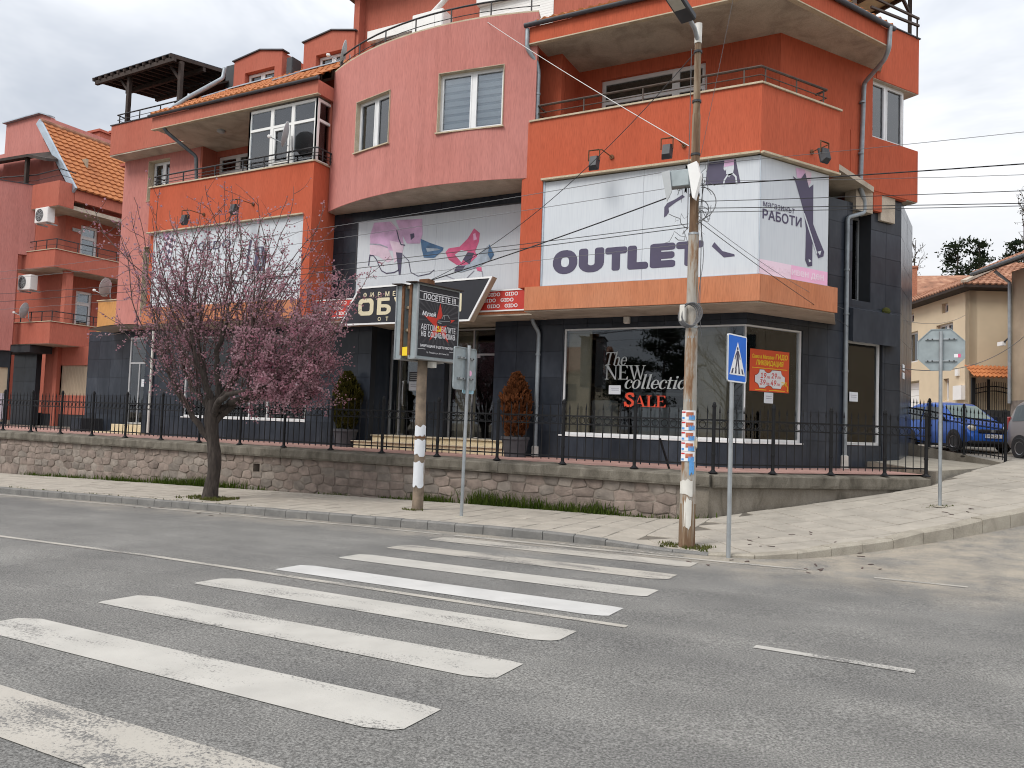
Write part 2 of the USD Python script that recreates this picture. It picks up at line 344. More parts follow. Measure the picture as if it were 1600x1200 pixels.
paint('road_paint', 0.485); paint('worn_paint', 0.525, (0.42, 0.395, 0.35)); paint('fresh_paint', 0.42, (0.52, 0.515, 0.50))

plain('paving', (0.345, 0.315, 0.270), 0.9, var=0.14, scale=3.0, bump=0.003, obj_var=0.055)
plain('paving_joint', (0.125, 0.11, 0.09), 0.95, var=0.3, scale=5.0, bump=0.004)
mk('terrace_paving', {'g': ('geometry', {}), 't': ('brick_texture', {'color1': (0.40, 0.235, 0.20), 'color2': (0.36, 0.205, 0.175), 'mortar': (0.24, 0.16, 0.14), 'scale': 5.0, 'mortar_size': 0.012}),
    'n': ('noise_texture', {'scale': 2.0, 'detail': 5.0}), 'r': ('rgb_ramp', {'ramp': [(0.3, (0.8, 0.8, 0.8)), (0.7, (1.12, 1.12, 1.12))]}), 'x': ('mix', {'mix_type': 'multiply', 'fac': 1.0}), 'p': ('principled_bsdf', {'roughness': 0.9})},
   [('g.position', 't.vector'), ('g.position', 'n.vector'), ('n.fac', 'r.fac'), ('t.color', 'x.color1'), ('r.color', 'x.color2'), ('x.color', 'p.base_color')])
plain('earth', (0.16, 0.13, 0.09), 0.95, var=0.3, scale=0.4)
plain('stone', (0.215, 0.172, 0.147), 0.94, var=0.3, scale=5.0, bump=0.015, obj_var=0.2)
plain('stone_grey', (0.215, 0.185, 0.16), 0.92, var=0.26, scale=6.0, bump=0.012, obj_var=0.2)

# metals, plastics, wood
plain('black_iron', (0.009, 0.0095, 0.011), 0.6, 0.0, 0.3, 9.0, spec=0.25)
plain('galvanised', (0.36, 0.385, 0.40), 0.5, 0.75, 0.16, 5.0)
plain('sign_back', (0.30, 0.345, 0.36), 0.5, 0.35, 0.14, 5.0)
plain('zinc_pipe', (0.30, 0.335, 0.36), 0.5, 0.55, 0.2, 4.0)
plain('dark_pipe', (0.10, 0.11, 0.12), 0.5, 0.3, 0.25, 4.0)
plain('dark_metal', (0.035, 0.037, 0.042), 0.55, 0.2, 0.25, 4.0)
plain('grey_plastic', (0.40, 0.42, 0.43), 0.5, 0.0, 0.08, 4.0)
plain('white_plastic', (0.76, 0.76, 0.745), 0.4, 0.0, 0.05, 3.0)
plain('aluminium', (0.55, 0.555, 0.56), 0.35, 0.7, 0.08, 4.0)
plain('grimy_white', (0.60, 0.585, 0.54), 0.55, 0.0, 0.14, 4.0)
plain('rail_brown', (0.055, 0.035, 0.026), 0.6, 0.1, 0.4, 8.0)
plain('rail_black', (0.022, 0.021, 0.024), 0.55, 0.1, 0.3, 8.0)
plain('flashing', (0.40, 0.46, 0.52), 0.45, 0.5, 0.15, 3.0)
plain('fascia_dark', (0.05, 0.05, 0.058), 0.55, 0.2, 0.2, 3.0)
plain('glass_curtain', (0.70, 0.745, 0.77), 0.9, 0.0, 0.06, 2.0)
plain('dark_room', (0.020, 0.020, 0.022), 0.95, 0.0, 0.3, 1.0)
plain('beige_curtain', (0.46, 0.395, 0.29), 0.9, 0.0, 0.1, 3.0)
plain('room_white', (0.42, 0.45, 0.47), 0.9, 0.0, 0.08, 3.0)
plain('satin_steel', (0.6, 0.6, 0.6), 0.25, 0.9, 0.05, 4.0)
plain('paper', (0.64, 0.665, 0.70), 0.85, 0.0, 0.04, 8.0)
plain('ink', (0.045, 0.040, 0.075), 0.6, 0.0, 0.1, 8.0)
plain('vinyl_ink', (0.060, 0.050, 0.098), 0.5, 0.0, 0.12, 3.0)
plain('print_grey', (0.34, 0.34, 0.40), 0.5, 0.0, 0.3, 6.0)
plain('print_light', (0.66, 0.62, 0.68), 0.5, 0.0, 0.12, 3.0)
plain('print_blue', (0.045, 0.115, 0.225), 0.45, 0.0, 0.5, 3.5)
plain('print_pink', (0.62, 0.095, 0.215), 0.45, 0.0, 0.3, 4.0)
plain('print_mauve', (0.60, 0.37, 0.56), 0.5, 0.0, 0.3, 2.2)
plain('print_lilac', (0.68, 0.52, 0.62), 0.5, 0.0, 0.18, 2.5)
plain('print_steel', (0.34, 0.40, 0.47), 0.45, 0.0, 0.4, 4.0)
plain('print_rose', (0.80, 0.43, 0.62), 0.5, 0.0, 0.06, 2.0)
plain('faded_rose', (0.80, 0.62, 0.72), 0.5, 0.0, 0.06, 2.0)
plain('sign_black', (0.010, 0.011, 0.018), 0.6, 0.0, 0.2, 2.0)
plain('sign_cream', (0.66, 0.59, 0.41), 0.5, 0.0, 0.05, 2.0)
plain('sign_red', (0.50, 0.035, 0.022), 0.4, 0.0, 0.08, 2.0)
plain('sign_white', (0.76, 0.76, 0.76), 0.45, 0.0, 0.05, 2.0)
plain('frame_white', (0.70, 0.705, 0.71), 0.4, 0.1, 0.08, 3.0)
plain('lettering_grey', (0.40, 0.43, 0.43), 0.6, 0.0, 0.08, 3.0)
plain('lettering_red', (0.62, 0.06, 0.02), 0.5, 0.0, 0.06, 3.0)
plain('poster_orange', (0.66, 0.075, 0.018), 0.5, 0.0, 0.06, 3.0)
plain('poster_yellow', (0.78, 0.56, 0.02), 0.5, 0.0, 0.04, 3.0)
plain('poster_white', (0.72, 0.72, 0.74), 0.5, 0.0, 0.04, 3.0)
plain('poster_red', (0.55, 0.03, 0.03), 0.5, 0.0, 0.06, 3.0)
plain('poster_black', (0.022, 0.022, 0.027), 0.65, 0.0, 0.2, 3.0)
plain('poster_grey', (0.045, 0.045, 0.05), 0.6, 0.0, 0.3, 12.0)
plain('sign_blue', (0.004, 0.125, 0.56), 0.35, 0.0, 0.05, 3.0)
plain('sticker_blue', (0.10, 0.30, 0.62), 0.5, 0.0, 0.2, 20.0)
plain('sticker_brown', (0.42, 0.13, 0.07), 0.5, 0.0, 0.3, 20.0)
plain('light_blue', (0.36, 0.60, 0.72), 0.5, 0.0, 0.05, 4.0)
plain('cable_black', (0.016, 0.016, 0.018), 0.6, 0.0, 0.1, 4.0)
plain('cable_grey', (0.12, 0.12, 0.125), 0.6, 0.0, 0.1, 4.0)
plain('cable_white', (0.55, 0.55, 0.54), 0.6, 0.0, 0.1, 4.0)
plain('rust', (0.13, 0.058, 0.026), 0.88, 0.1, 0.45, 9.0, bump=0.002)
plain('old_wood', (0.034, 0.021, 0.016), 0.85, 0.0, 0.4, 4.0, bump=0.003)
plain('post_wood', (0.20, 0.155, 0.115), 0.9, 0.0, 0.4, 5.0, bump=0.004)
plain('canopy_sheet', (0.028, 0.034, 0.046), 0.5, 0.2, 0.2, 3.0)
plain('awning', (0.36, 0.34, 0.30), 0.7, 0.0, 0.15, 3.0)
plain('tyre', (0.018, 0.018, 0.019), 0.85)
plain('wheel_rim', (0.26, 0.265, 0.27), 0.4, 0.6)
plain('car_blue', (0.018, 0.105, 0.46), 0.28, 0.25, 0.06, 3.0, spec=0.6)
plain('car_taupe', (0.205, 0.185, 0.180), 0.3, 0.45, 0.05, 3.0, spec=0.6)
plain('car_glass', (0.05, 0.065, 0.065), 0.06, 0.0, 0.05, 3.0, spec=0.8)
plain('windscreen', (0.28, 0.36, 0.35), 0.12, 0.0, 0.08, 3.0, spec=0.8)
plain('car_black', (0.012, 0.012, 0.013), 0.6)
plain('headlamp', (0.55, 0.53, 0.46), 0.15, 0.3)
plain('tail_red', (0.30, 0.012, 0.012), 0.25)
plain('old_pot', (0.055, 0.055, 0.062), 0.8, 0.0, 0.2, 6.0)
plain('brick_red', (0.33, 0.14, 0.085), 0.9, 0.0, 0.3, 18.0, bump=0.006)
plain('lamp_glass', (0.42, 0.40, 0.34), 0.25)

def ramp_mat(name, stops, scale, mscale, rough=0.9, bump=0.004, detail=7.0):
    mk(name, {'g': ('geometry', {}), 'm': ('mapping', {'scale': mscale}), 'n': ('noise_texture', {'scale': scale, 'detail': detail, 'roughness': 0.62, 'distortion': 0.4}), 'r': ('rgb_ramp', {'ramp': stops}),
        'n2': ('noise_texture', {'scale': scale * 12, 'detail': 3.0}), 'b': ('bump', {'strength': 0.6, 'distance': bump}), 'p': ('principled_bsdf', {'roughness': rough})},
       [('g.position', 'm.vector'), ('m.vector', 'n.vector'), ('n.fac', 'r.fac'), ('m.vector', 'n2.vector'), ('n2.fac', 'b.height'), ('b.normal', 'p.normal'), ('r.color', 'p.base_color')])
ramp_mat('pole_paint', [(0.32, (0.17, 0.075, 0.032)), (0.42, (0.25, 0.16, 0.095)), (0.50, (0.33, 0.30, 0.26)), (0.7, (0.43, 0.41, 0.37))], 1.0, (9.0, 9.0, 1.6), 0.8)
ramp_mat('pole_rust', [(0.32, (0.085, 0.045, 0.025)), (0.46, (0.15, 0.088, 0.048)), (0.56, (0.24, 0.175, 0.115)), (0.75, (0.37, 0.33, 0.27))], 1.0, (9.0, 9.0, 0.8), 0.85)
ramp_mat('bark', [(0.3, (0.020, 0.015, 0.013)), (0.55, (0.055, 0.043, 0.036)), (0.75, (0.105, 0.086, 0.074))], 1.0, (26.0, 26.0, 5.0), 0.95, 0.012)
ramp_mat('twig', [(0.3, (0.050, 0.033, 0.030)), (0.7, (0.125, 0.085, 0.075))], 3.0, (1, 1, 1), 0.9)
ramp_mat('grey_twig', [(0.3, (0.055, 0.045, 0.038)), (0.7, (0.13, 0.11, 0.095))], 3.0, (1, 1, 1), 0.9)
ramp_mat('roof_tile', [(0.28, (0.37, 0.125, 0.042)), (0.5, (0.44, 0.155, 0.050)), (0.72, (0.50, 0.19, 0.065))], 1.2, (1, 1, 1), 0.8)
ramp_mat('old_roof_tile', [(0.3, (0.16, 0.075, 0.045)), (0.5, (0.29, 0.135, 0.08)), (0.72, (0.44, 0.25, 0.16))], 2.2, (1, 1, 1), 0.9)

# billboard sheet: white multiwall panel with fine vertical ribs
mk('billboard_sheet', {'g': ('geometry', {}), 'm': ('mapping', {'scale': (1, 1, 0.04)}), 'n': ('noise_texture', {'scale': 46.0, 'detail': 3.0}), 'n2': ('noise_texture', {'scale': 1.2, 'detail': 5.0}),
    'r': ('rgb_ramp', {'ramp': [(0.34, (0.535, 0.570, 0.615)), (0.46, (0.57, 0.605, 0.645)), (0.7, (0.59, 0.625, 0.66))]}), 'r2': ('rgb_ramp', {'ramp': [(0.3, (0.95, 0.95, 0.955)), (0.6, (1, 1, 1))]}),
    'x': ('mix', {'mix_type': 'multiply', 'fac': 1.0}), 'p': ('principled_bsdf', {'roughness': 0.42, 'specular_ior_level': 0.35})},
   [('g.position', 'm.vector'), ('m.vector', 'n.vector'), ('g.position', 'n2.vector'), ('n.fac', 'r.fac'), ('n2.fac', 'r2.fac'), ('r.color', 'x.color1'), ('r2.color', 'x.color2'), ('x.color', 'p.base_color')])

# pane: sunlight passes, sky mirrors at a slant
def pane(name, tint, f0=1.5, boost=0.0):
    mk(name, {'f': ('fresnel', {'IOR': f0}), 'a': ('math', {'math_type': 'add', 'value2': boost}), 't': ('transparent_bsdf', {'color': tint}), 'gl': ('glossy_bsdf', {'color': (0.95, 0.97, 1.0), 'roughness': 0.012}), 'x': ('mix_closure', {})},
       [('f.fac', 'a.value1'), ('a.value', 'x.fac'), ('t.BSDF', 'x.closure1'), ('gl.BSDF', 'x.closure2')], surface='x.closure')
pane('shop_glass', (0.84, 0.86, 0.86), 1.5, 0.015); pane('house_glass', (0.86, 0.90, 0.92), 1.55, 0.08); pane('clear_glass', (0.86, 0.9, 0.9), 1.5, 0.06)

def leafy(name, c1, c2, trans, scale=9.0):
    mk(name, {'g': ('geometry', {}), 'n': ('noise_texture', {'scale': scale, 'detail': 3.0}), 'ri': ('map_range', {'to_min': 0.55, 'to_max': 1.35}), 'r': ('rgb_ramp', {'ramp': [(0.3, c1), (0.7, c2)]}),
        'h': ('hsv', {'hue': 0.5, 'saturation': 1.0, 'fac': 1.0}), 'd': ('diffuse_bsdf', {}), 't': ('translucent_bsdf', {}), 'x': ('mix_closure', {'fac': trans})},
       [('g.position', 'n.vector'), ('n.fac', 'r.fac'), ('r.color', 'h.color'), ('g.random_per_island', 'ri.value'), ('ri.result', 'h.value'), ('h.color', 'd.color'), ('h.color', 't.color'), ('d.BSDF', 'x.closure1'), ('t.BSDF', 'x.closure2')], surface='x.closure')
leafy('blossom', (0.74, 0.33, 0.43), (0.93, 0.66, 0.72), 0.45, 3.0)
leafy('grass_green', (0.075, 0.130, 0.022), (0.16, 0.21, 0.045), 0.35)
leafy('dry_grass', (0.21, 0.19, 0.07), (0.15, 0.19, 0.055), 0.25)
leafy('thuja_green', (0.055, 0.050, 0.012), (0.13, 0.115, 0.030), 0.2)
leafy('thuja_dead', (0.16, 0.055, 0.022), (0.30, 0.115, 0.05), 0.2)
leafy('pine_needles', (0.022, 0.036, 0.022), (0.060, 0.075, 0.042), 0.2, 1.5)
leafy('far_leaves', (0.07, 0.06, 0.035), (0.11, 0.09, 0.05), 0.2, 1.5)
plain('hill_cover', (0.052, 0.050, 0.046), 0.95, 0.0, 0.4, 0.03)
# ---------------------------------------------------------------- setting: ground, road, pavement, kerb
_v = drape.__code__  # (zroad sheet helper above)
def sheet(poly, h, fn):
    m = drape(poly, h, 0.0)
    v = np.asarray(m.vertices).copy(); v[:, 2] += fn(v[:, 0], v[:, 1]) if callable(fn) else fn
    m.vertices = v; return m

ring = sbox(-1600, -1600, 1600, 1600).difference(sbox(-88, -14, 58, 78))
v, f = trimesh.creation.triangulate_polygon(ring, engine='earcut')
g = trimesh.Trimesh(np.column_stack([v, np.full(len(v), -1.6)]), f, process=False)
if g.face_normals[:, 2].sum() < 0: g.invert()
obj('ground', g, 'earth', kind='structure')

road_poly = sbox(-90, -16, 60, 80)
ROAD = obj('road', sheet(sbox(-20, -3, 8, 16), 0.5, 0.0), 'asphalt', kind='structure')
far = road_poly.difference(sbox(-20, -3, 8, 16))
obj('road', sheet(far, 2.0, 0.0), 'asphalt', kind='structure')

def painted(name, pts, mat, h=0.3, off=0.005):
    p = Polygon(pts)
    obj(name, sheet(p, h, off), mat, ROAD)

ca, sa = math.cos(0.0091), math.sin(0.0091)
wears = ['worn_paint', 'road_paint', 'road_paint', 'road_paint', 'fresh_paint', 'road_paint', 'worn_paint', 'worn_paint']
for k in range(8):
    y0 = 3.347 + (k - 1) * 1.0386; y1 = y0 + 0.445
    a = RND.uniform(0.05, 0.12); xl, xr = -6.245 + RND.uniform(-0.05, 0.05), -2.343 + RND.uniform(-0.05, 0.05)
    q = [(xl + 0.02, y0), (xr - 0.2, y0 - 0.012), (xr - 0.05, y0 + a * 0.4), (xr, y0 + a), (xr + 0.01, y1 - 0.02), (xr - 0.12, y1), ((xl + xr) / 2, y1 - 0.02), (xl + 0.2, y1), (xl + 0.03, y1 - a), (xl, y0 + 0.06)]
    painted('crossing_stripe', [(x * ca - y * sa, x * sa + y * ca) for x, y in q], wears[k])
painted('centre_line', [(-70, 5.98), (-2.12, 6.17), (-2.12, 6.26), (-70, 6.08)], 'worn_paint')
painted('lane_dash', [(-1.09, 6.15), (0.0, 6.11), (0.01, 6.205), (-1.08, 6.245)], 'road_paint')
painted('edge_line', [(-70, 10.02), (-6.5, 10.13), (-6.5, 10.22), (-70, 10.12)], 'worn_paint')
painted('edge_line', [(-6.3, 10.14), (-2.0, 10.24), (-1.2, 10.28), (-1.2, 10.36), (-2.0, 10.34), (-6.3, 10.30)], 'worn_paint')
for i in range(15):
    x = -4.75 + i * 0.135; w = RND.uniform(0.05, 0.10)
    painted('worn_mark', [(x, 10.40), (x + w, 10.40 + RND.uniform(0.0, 0.02)), (x + w * 1.2, 10.48), (x + w * 0.3, 10.50)] if i % 3 else [(x, 10.38), (x + 0.035, 10.38), (x + 0.05, 10.50), (x + 0.02, 10.50)], 'worn_paint')
painted('edge_dash', [(-0.43, 10.19), (0.53, 10.18), (0.53, 10.27), (-0.43, 10.28)], 'worn_paint')

KERB = [(-70, 10.28), (-20, 10.36), (-12, 10.42), (-8, 10.43), (-6, 10.58), (-4.4, 10.70), (-3.2, 10.68), (-2.35, 10.68), (-1.8, 10.84), (-1.35, 11.2), (-0.95, 11.75), (-0.35, 12.55), (0.35, 13.4), (1.05, 14.2), (1.8, 15.05), (2.6, 16.0), (3.4, 17.2), (4.2, 18.9), (4.8, 21.5)]
KL = LineString(KERB)
def hside(x, y):
    x, y = np.asarray(x, float), np.asarray(y, float)
    return 0.135 - 0.105 * np.exp(-((x + 2.7) / 1.5) ** 2 - ((y - 10.6) / 1.1) ** 2) + 0.06 * smoothstep(-0.6, 1.2, x)
WALL_C = (-3.25, 13.86)
WU = np.array([math.sin(math.radians(45.6)), math.cos(math.radians(45.6))])
WEND = tuple(np.array(WALL_C) + 4.9 * WU)
walk = Polygon([(x, y + 0.06) if i < 6 else (x - 0.04, y + 0.05) for i, (x, y) in enumerate(KERB)] + [(4.8, 22.6), (2.0, 22.2), (1.7, 20.9), WEND, WALL_C, (-70, 13.9)])
WALK = obj('pavement', sheet(walk, 0.6, lambda x, y: hside(x, y) - 0.014), 'paving_joint', kind='structure')

def tile_mesh(poly):
    top = poly.buffer(-0.013, join_style=2)
    if top.is_empty or top.geom_type != 'Polygon': return None
    o = np.array(top.simplify(0.004).exterior.coords)[:-1]
    n = len(o)
    if n < 3: return None
    c = o.mean(0); tilt = RND.uniform(-0.012, 0.012), RND.uniform(-0.012, 0.012); dz = RND.uniform(-0.003, 0.004)
    z = zroad(o[:, 0], o[:, 1]) + hside(o[:, 0], o[:, 1]) + dz + (o[:, 0] - c[0]) * tilt[0] + (o[:, 1] - c[1]) * tilt[1]
    o2 = c + (o - c) * 1.02
    V = np.vstack([np.column_stack([o, z]), np.column_stack([o2, z - 0.008]), np.column_stack([o2, z - 0.035])])
    v2, f = trimesh.creation.triangulate_polygon(Polygon(o), engine='earcut')
    Fc = []
    from_top = {tuple(np.round(p, 6)): i for i, p in enumerate(o)}
    idx = [from_top.get(tuple(np.round(p, 6)), 0) for p in v2]
    for t in f: Fc.append([idx[t[0]], idx[t[1]], idx[t[2]]])
    for k in (0, n):
        for i in range(n):
            j = (i + 1) % n
            Fc += [(k + i, k + n + i, k + n + j), (k + i, k + n + j, k + j)]
    m = trimesh.Trimesh(V, Fc, process=False)
    up = m.face_normals[:len(f), 2].sum()
    if up < 0: m.faces[:len(f)] = m.faces[:len(f)][:, ::-1]
    return m
tiles_far, tiles = [], []
inner = walk.buffer(-0.06)
R45 = math.radians(90 - 45.6)
for i in range(-30, 30):
    for j in range(-6, 30):
        q = sbox(i * 0.46, j * 0.46, (i + 1) * 0.46, (j + 1) * 0.46)
        q = affinity.translate(affinity.rotate(q, R45, origin=(0, 0), use_radians=True), WALL_C[0] + 0.35, WALL_C[1] - 4.6)
        c = q.centroid
        if c.x < -3.3 + 0.25 * (c.y - 12) or c.y < 10.6: continue
        k = q.intersection(inner)
        if k.geom_type == 'Polygon' and k.area > 0.05:
            tiles.append((c.y, k))
for i in range(-110, 8):
    for j in range(8):
        x0, y0 = -3.2 + i * 0.46 + (0.0), 10.62 + j * 0.46
        q = sbox(x0, y0, x0 + 0.46, y0 + 0.46); c = q.centroid
        if c.x >= -3.3 + 0.25 * (c.y - 12): continue
        k = q.intersection(inner)
        if k.geom_type != 'Polygon' or k.area < 0.05: continue
        if math.hypot(c.x + 12.95, c.y - 11.3) < 0.42: continue
        (tiles if c.x > -7.6 else tiles_far).append((c.y, k))
tiles.sort(key=lambda t: t[0])
for n_, (c, k) in enumerate(tiles):
    m = tile_mesh(k)
    if m is None: continue
    if n_ < 290: obj('paving_tile', m, 'paving', WALK)
    else: tiles_far.append((c, k))
obj('far_paving_tiles', [m for m in (tile_mesh(k) for c, k in tiles_far) if m is not None], 'paving', WALK, kind='stuff')

KERBX = UsdGeom.Xform.Define(stage, path_of(None, 'kerb')).GetPrim(); data(KERBX, kind='structure'); BASE['/World/kerb'] = np.zeros(3)
s = KL.project(Point(-30, 10.3)); L = KL.project(Point(3.9, 18.2)); k = 0
while s < L:
    p0 = KL.interpolate(s); step = (1.0 if p0.x < -19 else 0.5) if p0.x < -2.6 else 0.62
    e = s + step; a, b = KL.interpolate(s + 0.005), KL.interpolate(e - 0.007)
    w = 0.13 if a.x < -3.2 else (0.17 if a.x < -2.2 else 0.2)
    V, ok = [], True
    for p in (a, b):
        t = np.array([b.x - a.x, b.y - a.y]); t /= np.linalg.norm(t); n_ = np.array([-t[1], t[0]])
        zr = float(zroad(p.x, p.y)); zt = zr + float(hside(p.x, p.y)) + RND.uniform(-0.004, 0.006)
        if p.x > -0.2: zt += 0.03 + RND.uniform(-0.012, 0.012)
        for d, z in ((0, zr - 0.15), (0.004, zt - 0.022), (0.026, zt), (w, zt), (w, zr - 0.15)):
            V.append((p.x + n_[0] * d, p.y + n_[1] * d, z))
    Fc = []
    for i in range(5):
        j = (i + 1) % 5; Fc += [(i, i + 5, j + 5), (i, j + 5, j)]
    Fc += [(0, 1, 2), (0, 2, 3), (0, 3, 4), (5, 7, 6), (5, 8, 7), (5, 9, 8)]
    m = trimesh.Trimesh(V, Fc, process=False); trimesh.repair.fix_normals(m)
    obj('kerb_stone', m, 'kerb_concrete' if a.x < -2.9 else 'dusty_kerb', KERBX); s = e; k += 1

# terrace behind the retaining wall (pink paving)
tp = Polygon([(-45, 14.2), (-3.2, 14.2), (0.1, 17.5), (0.2, 18.6), (-0.6, 20.5), (-1.4, 20.5), (-3.0, 17.6), (-45, 17.6)])
v, f = trimesh.creation.triangulate_polygon(tp, engine='earcut')
z = 0.80 + 0.02 * np.clip((v[:, 1] - 14.2) / 2, 0, 1.2)
m = trimesh.Trimesh(np.column_stack([v, z]), f, process=False)
if m.face_normals[:, 2].sum() < 0: m.invert()
obj('terrace', m, 'terrace_paving', kind='structure')
m = bx((-60, 17.0, 0.5), (-25.0, 60, 0.78)); obj('yard', m, 'paving_joint', kind='structure')

# ---------------------------------------------------------------- retaining wall
RW = thing('retaining_wall', 'low stone retaining wall with grey concrete coping below the iron fence', 'wall', (-10, 13.9, -0.2))
wf = axis(13.90)
obj('wall_core', wf.slab(sbox(-45, -0.9, -3.27, 0.57).difference(sbox(-14.47, 0.16, -14.25, 0.36)), 0.30, 0.0), 'mortar', RW)
obj('drain_recess', wf.box(-14.6, -14.1, 0.0, 0.5, -0.32, -0.305), 'dark_room', RW)
def rough_bar(f_, a0, a1, prof, step, amp, seed):
    """extrude a (c,b) profile along a, with worn wobbling edges"""
    n = max(2, int((a1 - a0) / step)); A = np.linspace(a0, a1, n + 1); V = []; k_ = len(prof)
    for i, a in enumerate(A):
        for j, (c, b) in enumerate(prof):
            w = (meshkit.noise(np.array([a * 5.1, j * 7.3, seed])) - 0.5) * amp + (meshkit.noise(np.array([a * 23.0, j * 3.1, seed + 4])) - 0.5) * amp * 0.6
            V.append(f_.p(a, b + w * (1 if b > 0.6 else 0.5), c + w))
    Fc = []
    for i in range(n):
        for j in range(k_):
            q, r = i * k_ + j, i * k_ + (j + 1) % k_
            Fc += [(q, r, r + k_), (q, r + k_, q + k_)]
    for t in range(1, k_ - 1): Fc += [(0, t + 1, t), (n * k_, n * k_ + t, n * k_ + t + 1)]
    m = trimesh.Trimesh(np.array(V), Fc, process=False); trimesh.repair.fix_normals(m); return m
prof = [(0.10, 0.555), (0.115, 0.60), (0.115, 0.735), (0.095, 0.762), (-0.10, 0.785), (-0.36, 0.806), (-0.36, 0.54), (0.0, 0.54)]
x = -45.0
while x < -3.4:
    e = min(x + RND.uniform(5.5, 7.5), -3.24)
    if -3.24 - e < 1.5: e = -3.24
    obj('coping', rough_bar(wf, x, e - 0.012, prof, 0.14, 0.022, int(-x)), 'coping_concrete', RW); x = e
# rubble stones: irregular angular cells with thin joints
from shapely.ops import voronoi_diagram
from shapely.geometry import MultiPoint
sr = np.random.default_rng(77); SX_ = 0.56
seeds = []
for j in range(-3, 5):
    x = -35.0 + sr.uniform(0, 0.3)
    while x < -3.3:
        w = sr.uniform(0.24, 0.50); seeds.append(((x + w / 2) * SX_, 0.47 - j * 0.188 * 1.0 + sr.normal(0, 0.017))); x += w
cells = voronoi_diagram(MultiPoint(seeds), envelope=sbox(-36 * SX_, -1.2, -3 * SX_, 1.2))
stones = []
for c in cells.geoms:
    c = affinity.scale(c, 1 / SX_, 1.0, origin=(0, 0)); cx = c.centroid.x
    c = c.intersection(sbox(-34, float(zroad(cx, 13.7)) + 0.07, -3.85, 0.553)).difference(sbox(-14.50, 0.14, -14.22, 0.38))
    if c.geom_type != 'Polygon': continue
    c = c.buffer(-sr.uniform(0.005, 0.012), join_style=2).buffer(-0.02).buffer(0.02, 2).simplify(0.006)
    if c.geom_type == 'Polygon' and c.area > 0.008: stones.append(c)
stones.sort(key=lambda c: -c.centroid.x)
def stone_mesh(c):
    o = np.array(c.exterior.coords)[:-1]; n = len(o); ctr = o.mean(0); d0 = RND.uniform(0.006, 0.026); tx, ty = RND.uniform(-0.04, 0.04), RND.uniform(-0.05, 0.05); V = []
    for rr, cc in ((1.0, -0.03), (0.985, 0.55 * d0), (0.86, d0), (0.45, d0 + 0.004)):
        for p in o:
            q = ctr + (p - ctr) * rr * (1 + RND.uniform(-0.03, 0.03) * (rr < 1)); V.append(wf.p(q[0], q[1], cc + (RND.uniform(-0.005, 0.005) + (q - ctr) @ (tx, ty) if cc > 0 else 0)))
    V.append(wf.p(ctr[0], ctr[1], d0 + RND.uniform(-0.002, 0.01))); Fc = []
    for k_ in (0, n, 2 * n):
        for i in range(n):
            j = (i + 1) % n; Fc += [(k_ + i, k_ + j, k_ + n + j), (k_ + i, k_ + n + j, k_ + n + i)]
    for i in range(n): Fc.append((3 * n + i, 3 * n + (i + 1) % n, 4 * n))
    m = trimesh.Trimesh(np.array(V), Fc, process=False)
    if (m.face_normals[-n:] @ wf.n).sum() < 0: m.invert()
    return m
for c in stones[:292]: obj('stone', stone_mesh(c), RND.choice(['stone', 'stone', 'stone_grey']), RW, smooth=25)
if stones[292:]: obj('far_stones', [stone_mesh(c) for c in stones[292:]], 'stone', RW, smooth=25, kind='stuff')
cf = azf(WALL_C, 45.6)
obj('concrete_wall', [cf.box(-0.02, 4.9, -0.9, 0.56, -0.3, -0.03), wf.box(-3.80, -3.27, -0.9, 0.55, 0.004, 0.03)], 'retaining_concrete', RW)
prof2 = [(0.045, 0.552), (0.055, 0.60), (0.055, 0.745), (0.03, 0.768), (-0.12, 0.785), (-0.36, 0.806), (-0.36, 0.53), (0.0, 0.53)]
obj('coping', rough_bar(cf, 0.05, 2.72, prof2, 0.14, 0.014, 91), 'coping_concrete', RW)
prof3 = [(0.0, 0.545), (0.012, 0.60), (0.012, 0.745), (-0.01, 0.768), (-0.12, 0.785), (-0.36, 0.806), (-0.36, 0.53)]
obj('coping', rough_bar(cf, 2.73, 4.9, prof3, 0.14, 0.014, 97), 'coping_concrete', RW)

# ramp beside the building, with a low kerb wall under the second fence
RP = thing('access_ramp', 'pale concrete access ramp between low kerb walls at the building corner', 'ramp', (0.4, 20, 0.9))
def lift(quad, z, th):
    V = [(x, y, zz) for (x, y), zz in zip(quad, z)] + [(x, y, zz - th) for (x, y), zz in zip(quad, z)]; n = len(quad)
    Fc = [(0, i, i + 1) for i in range(1, n - 1)] + [(n, n + i + 1, n + i) for i in range(1, n - 1)]
    for i in range(n):
        j = (i + 1) % n; Fc += [(i, i + n, j + n), (i, j + n, j)]
    m = trimesh.Trimesh(V, Fc, process=False); trimesh.repair.fix_normals(m); return m
obj('ramp_slab', lift([(0.30, 17.75), (1.86, 21.2), (-0.5, 22.5), (-1.35, 19.9)], [0.90, 0.97, 1.12, 1.0], 0.6), 'dusty_kerb', RP)
obj('kerb_wall', lift([(1.95, 21.3), (1.95, 21.5), (-1.2, 23.2), (-1.2, 23.0)], [1.02, 1.02, 1.62, 1.62], 1.2), 'retaining_concrete', RP)
obj('kerb_wall', lift([(0.24, 17.6), (0.36, 17.58), (-0.95, 19.75), (-1.1, 19.7)], [0.90, 0.90, 1.0, 1.0], 0.8), 'retaining_concrete', RP)

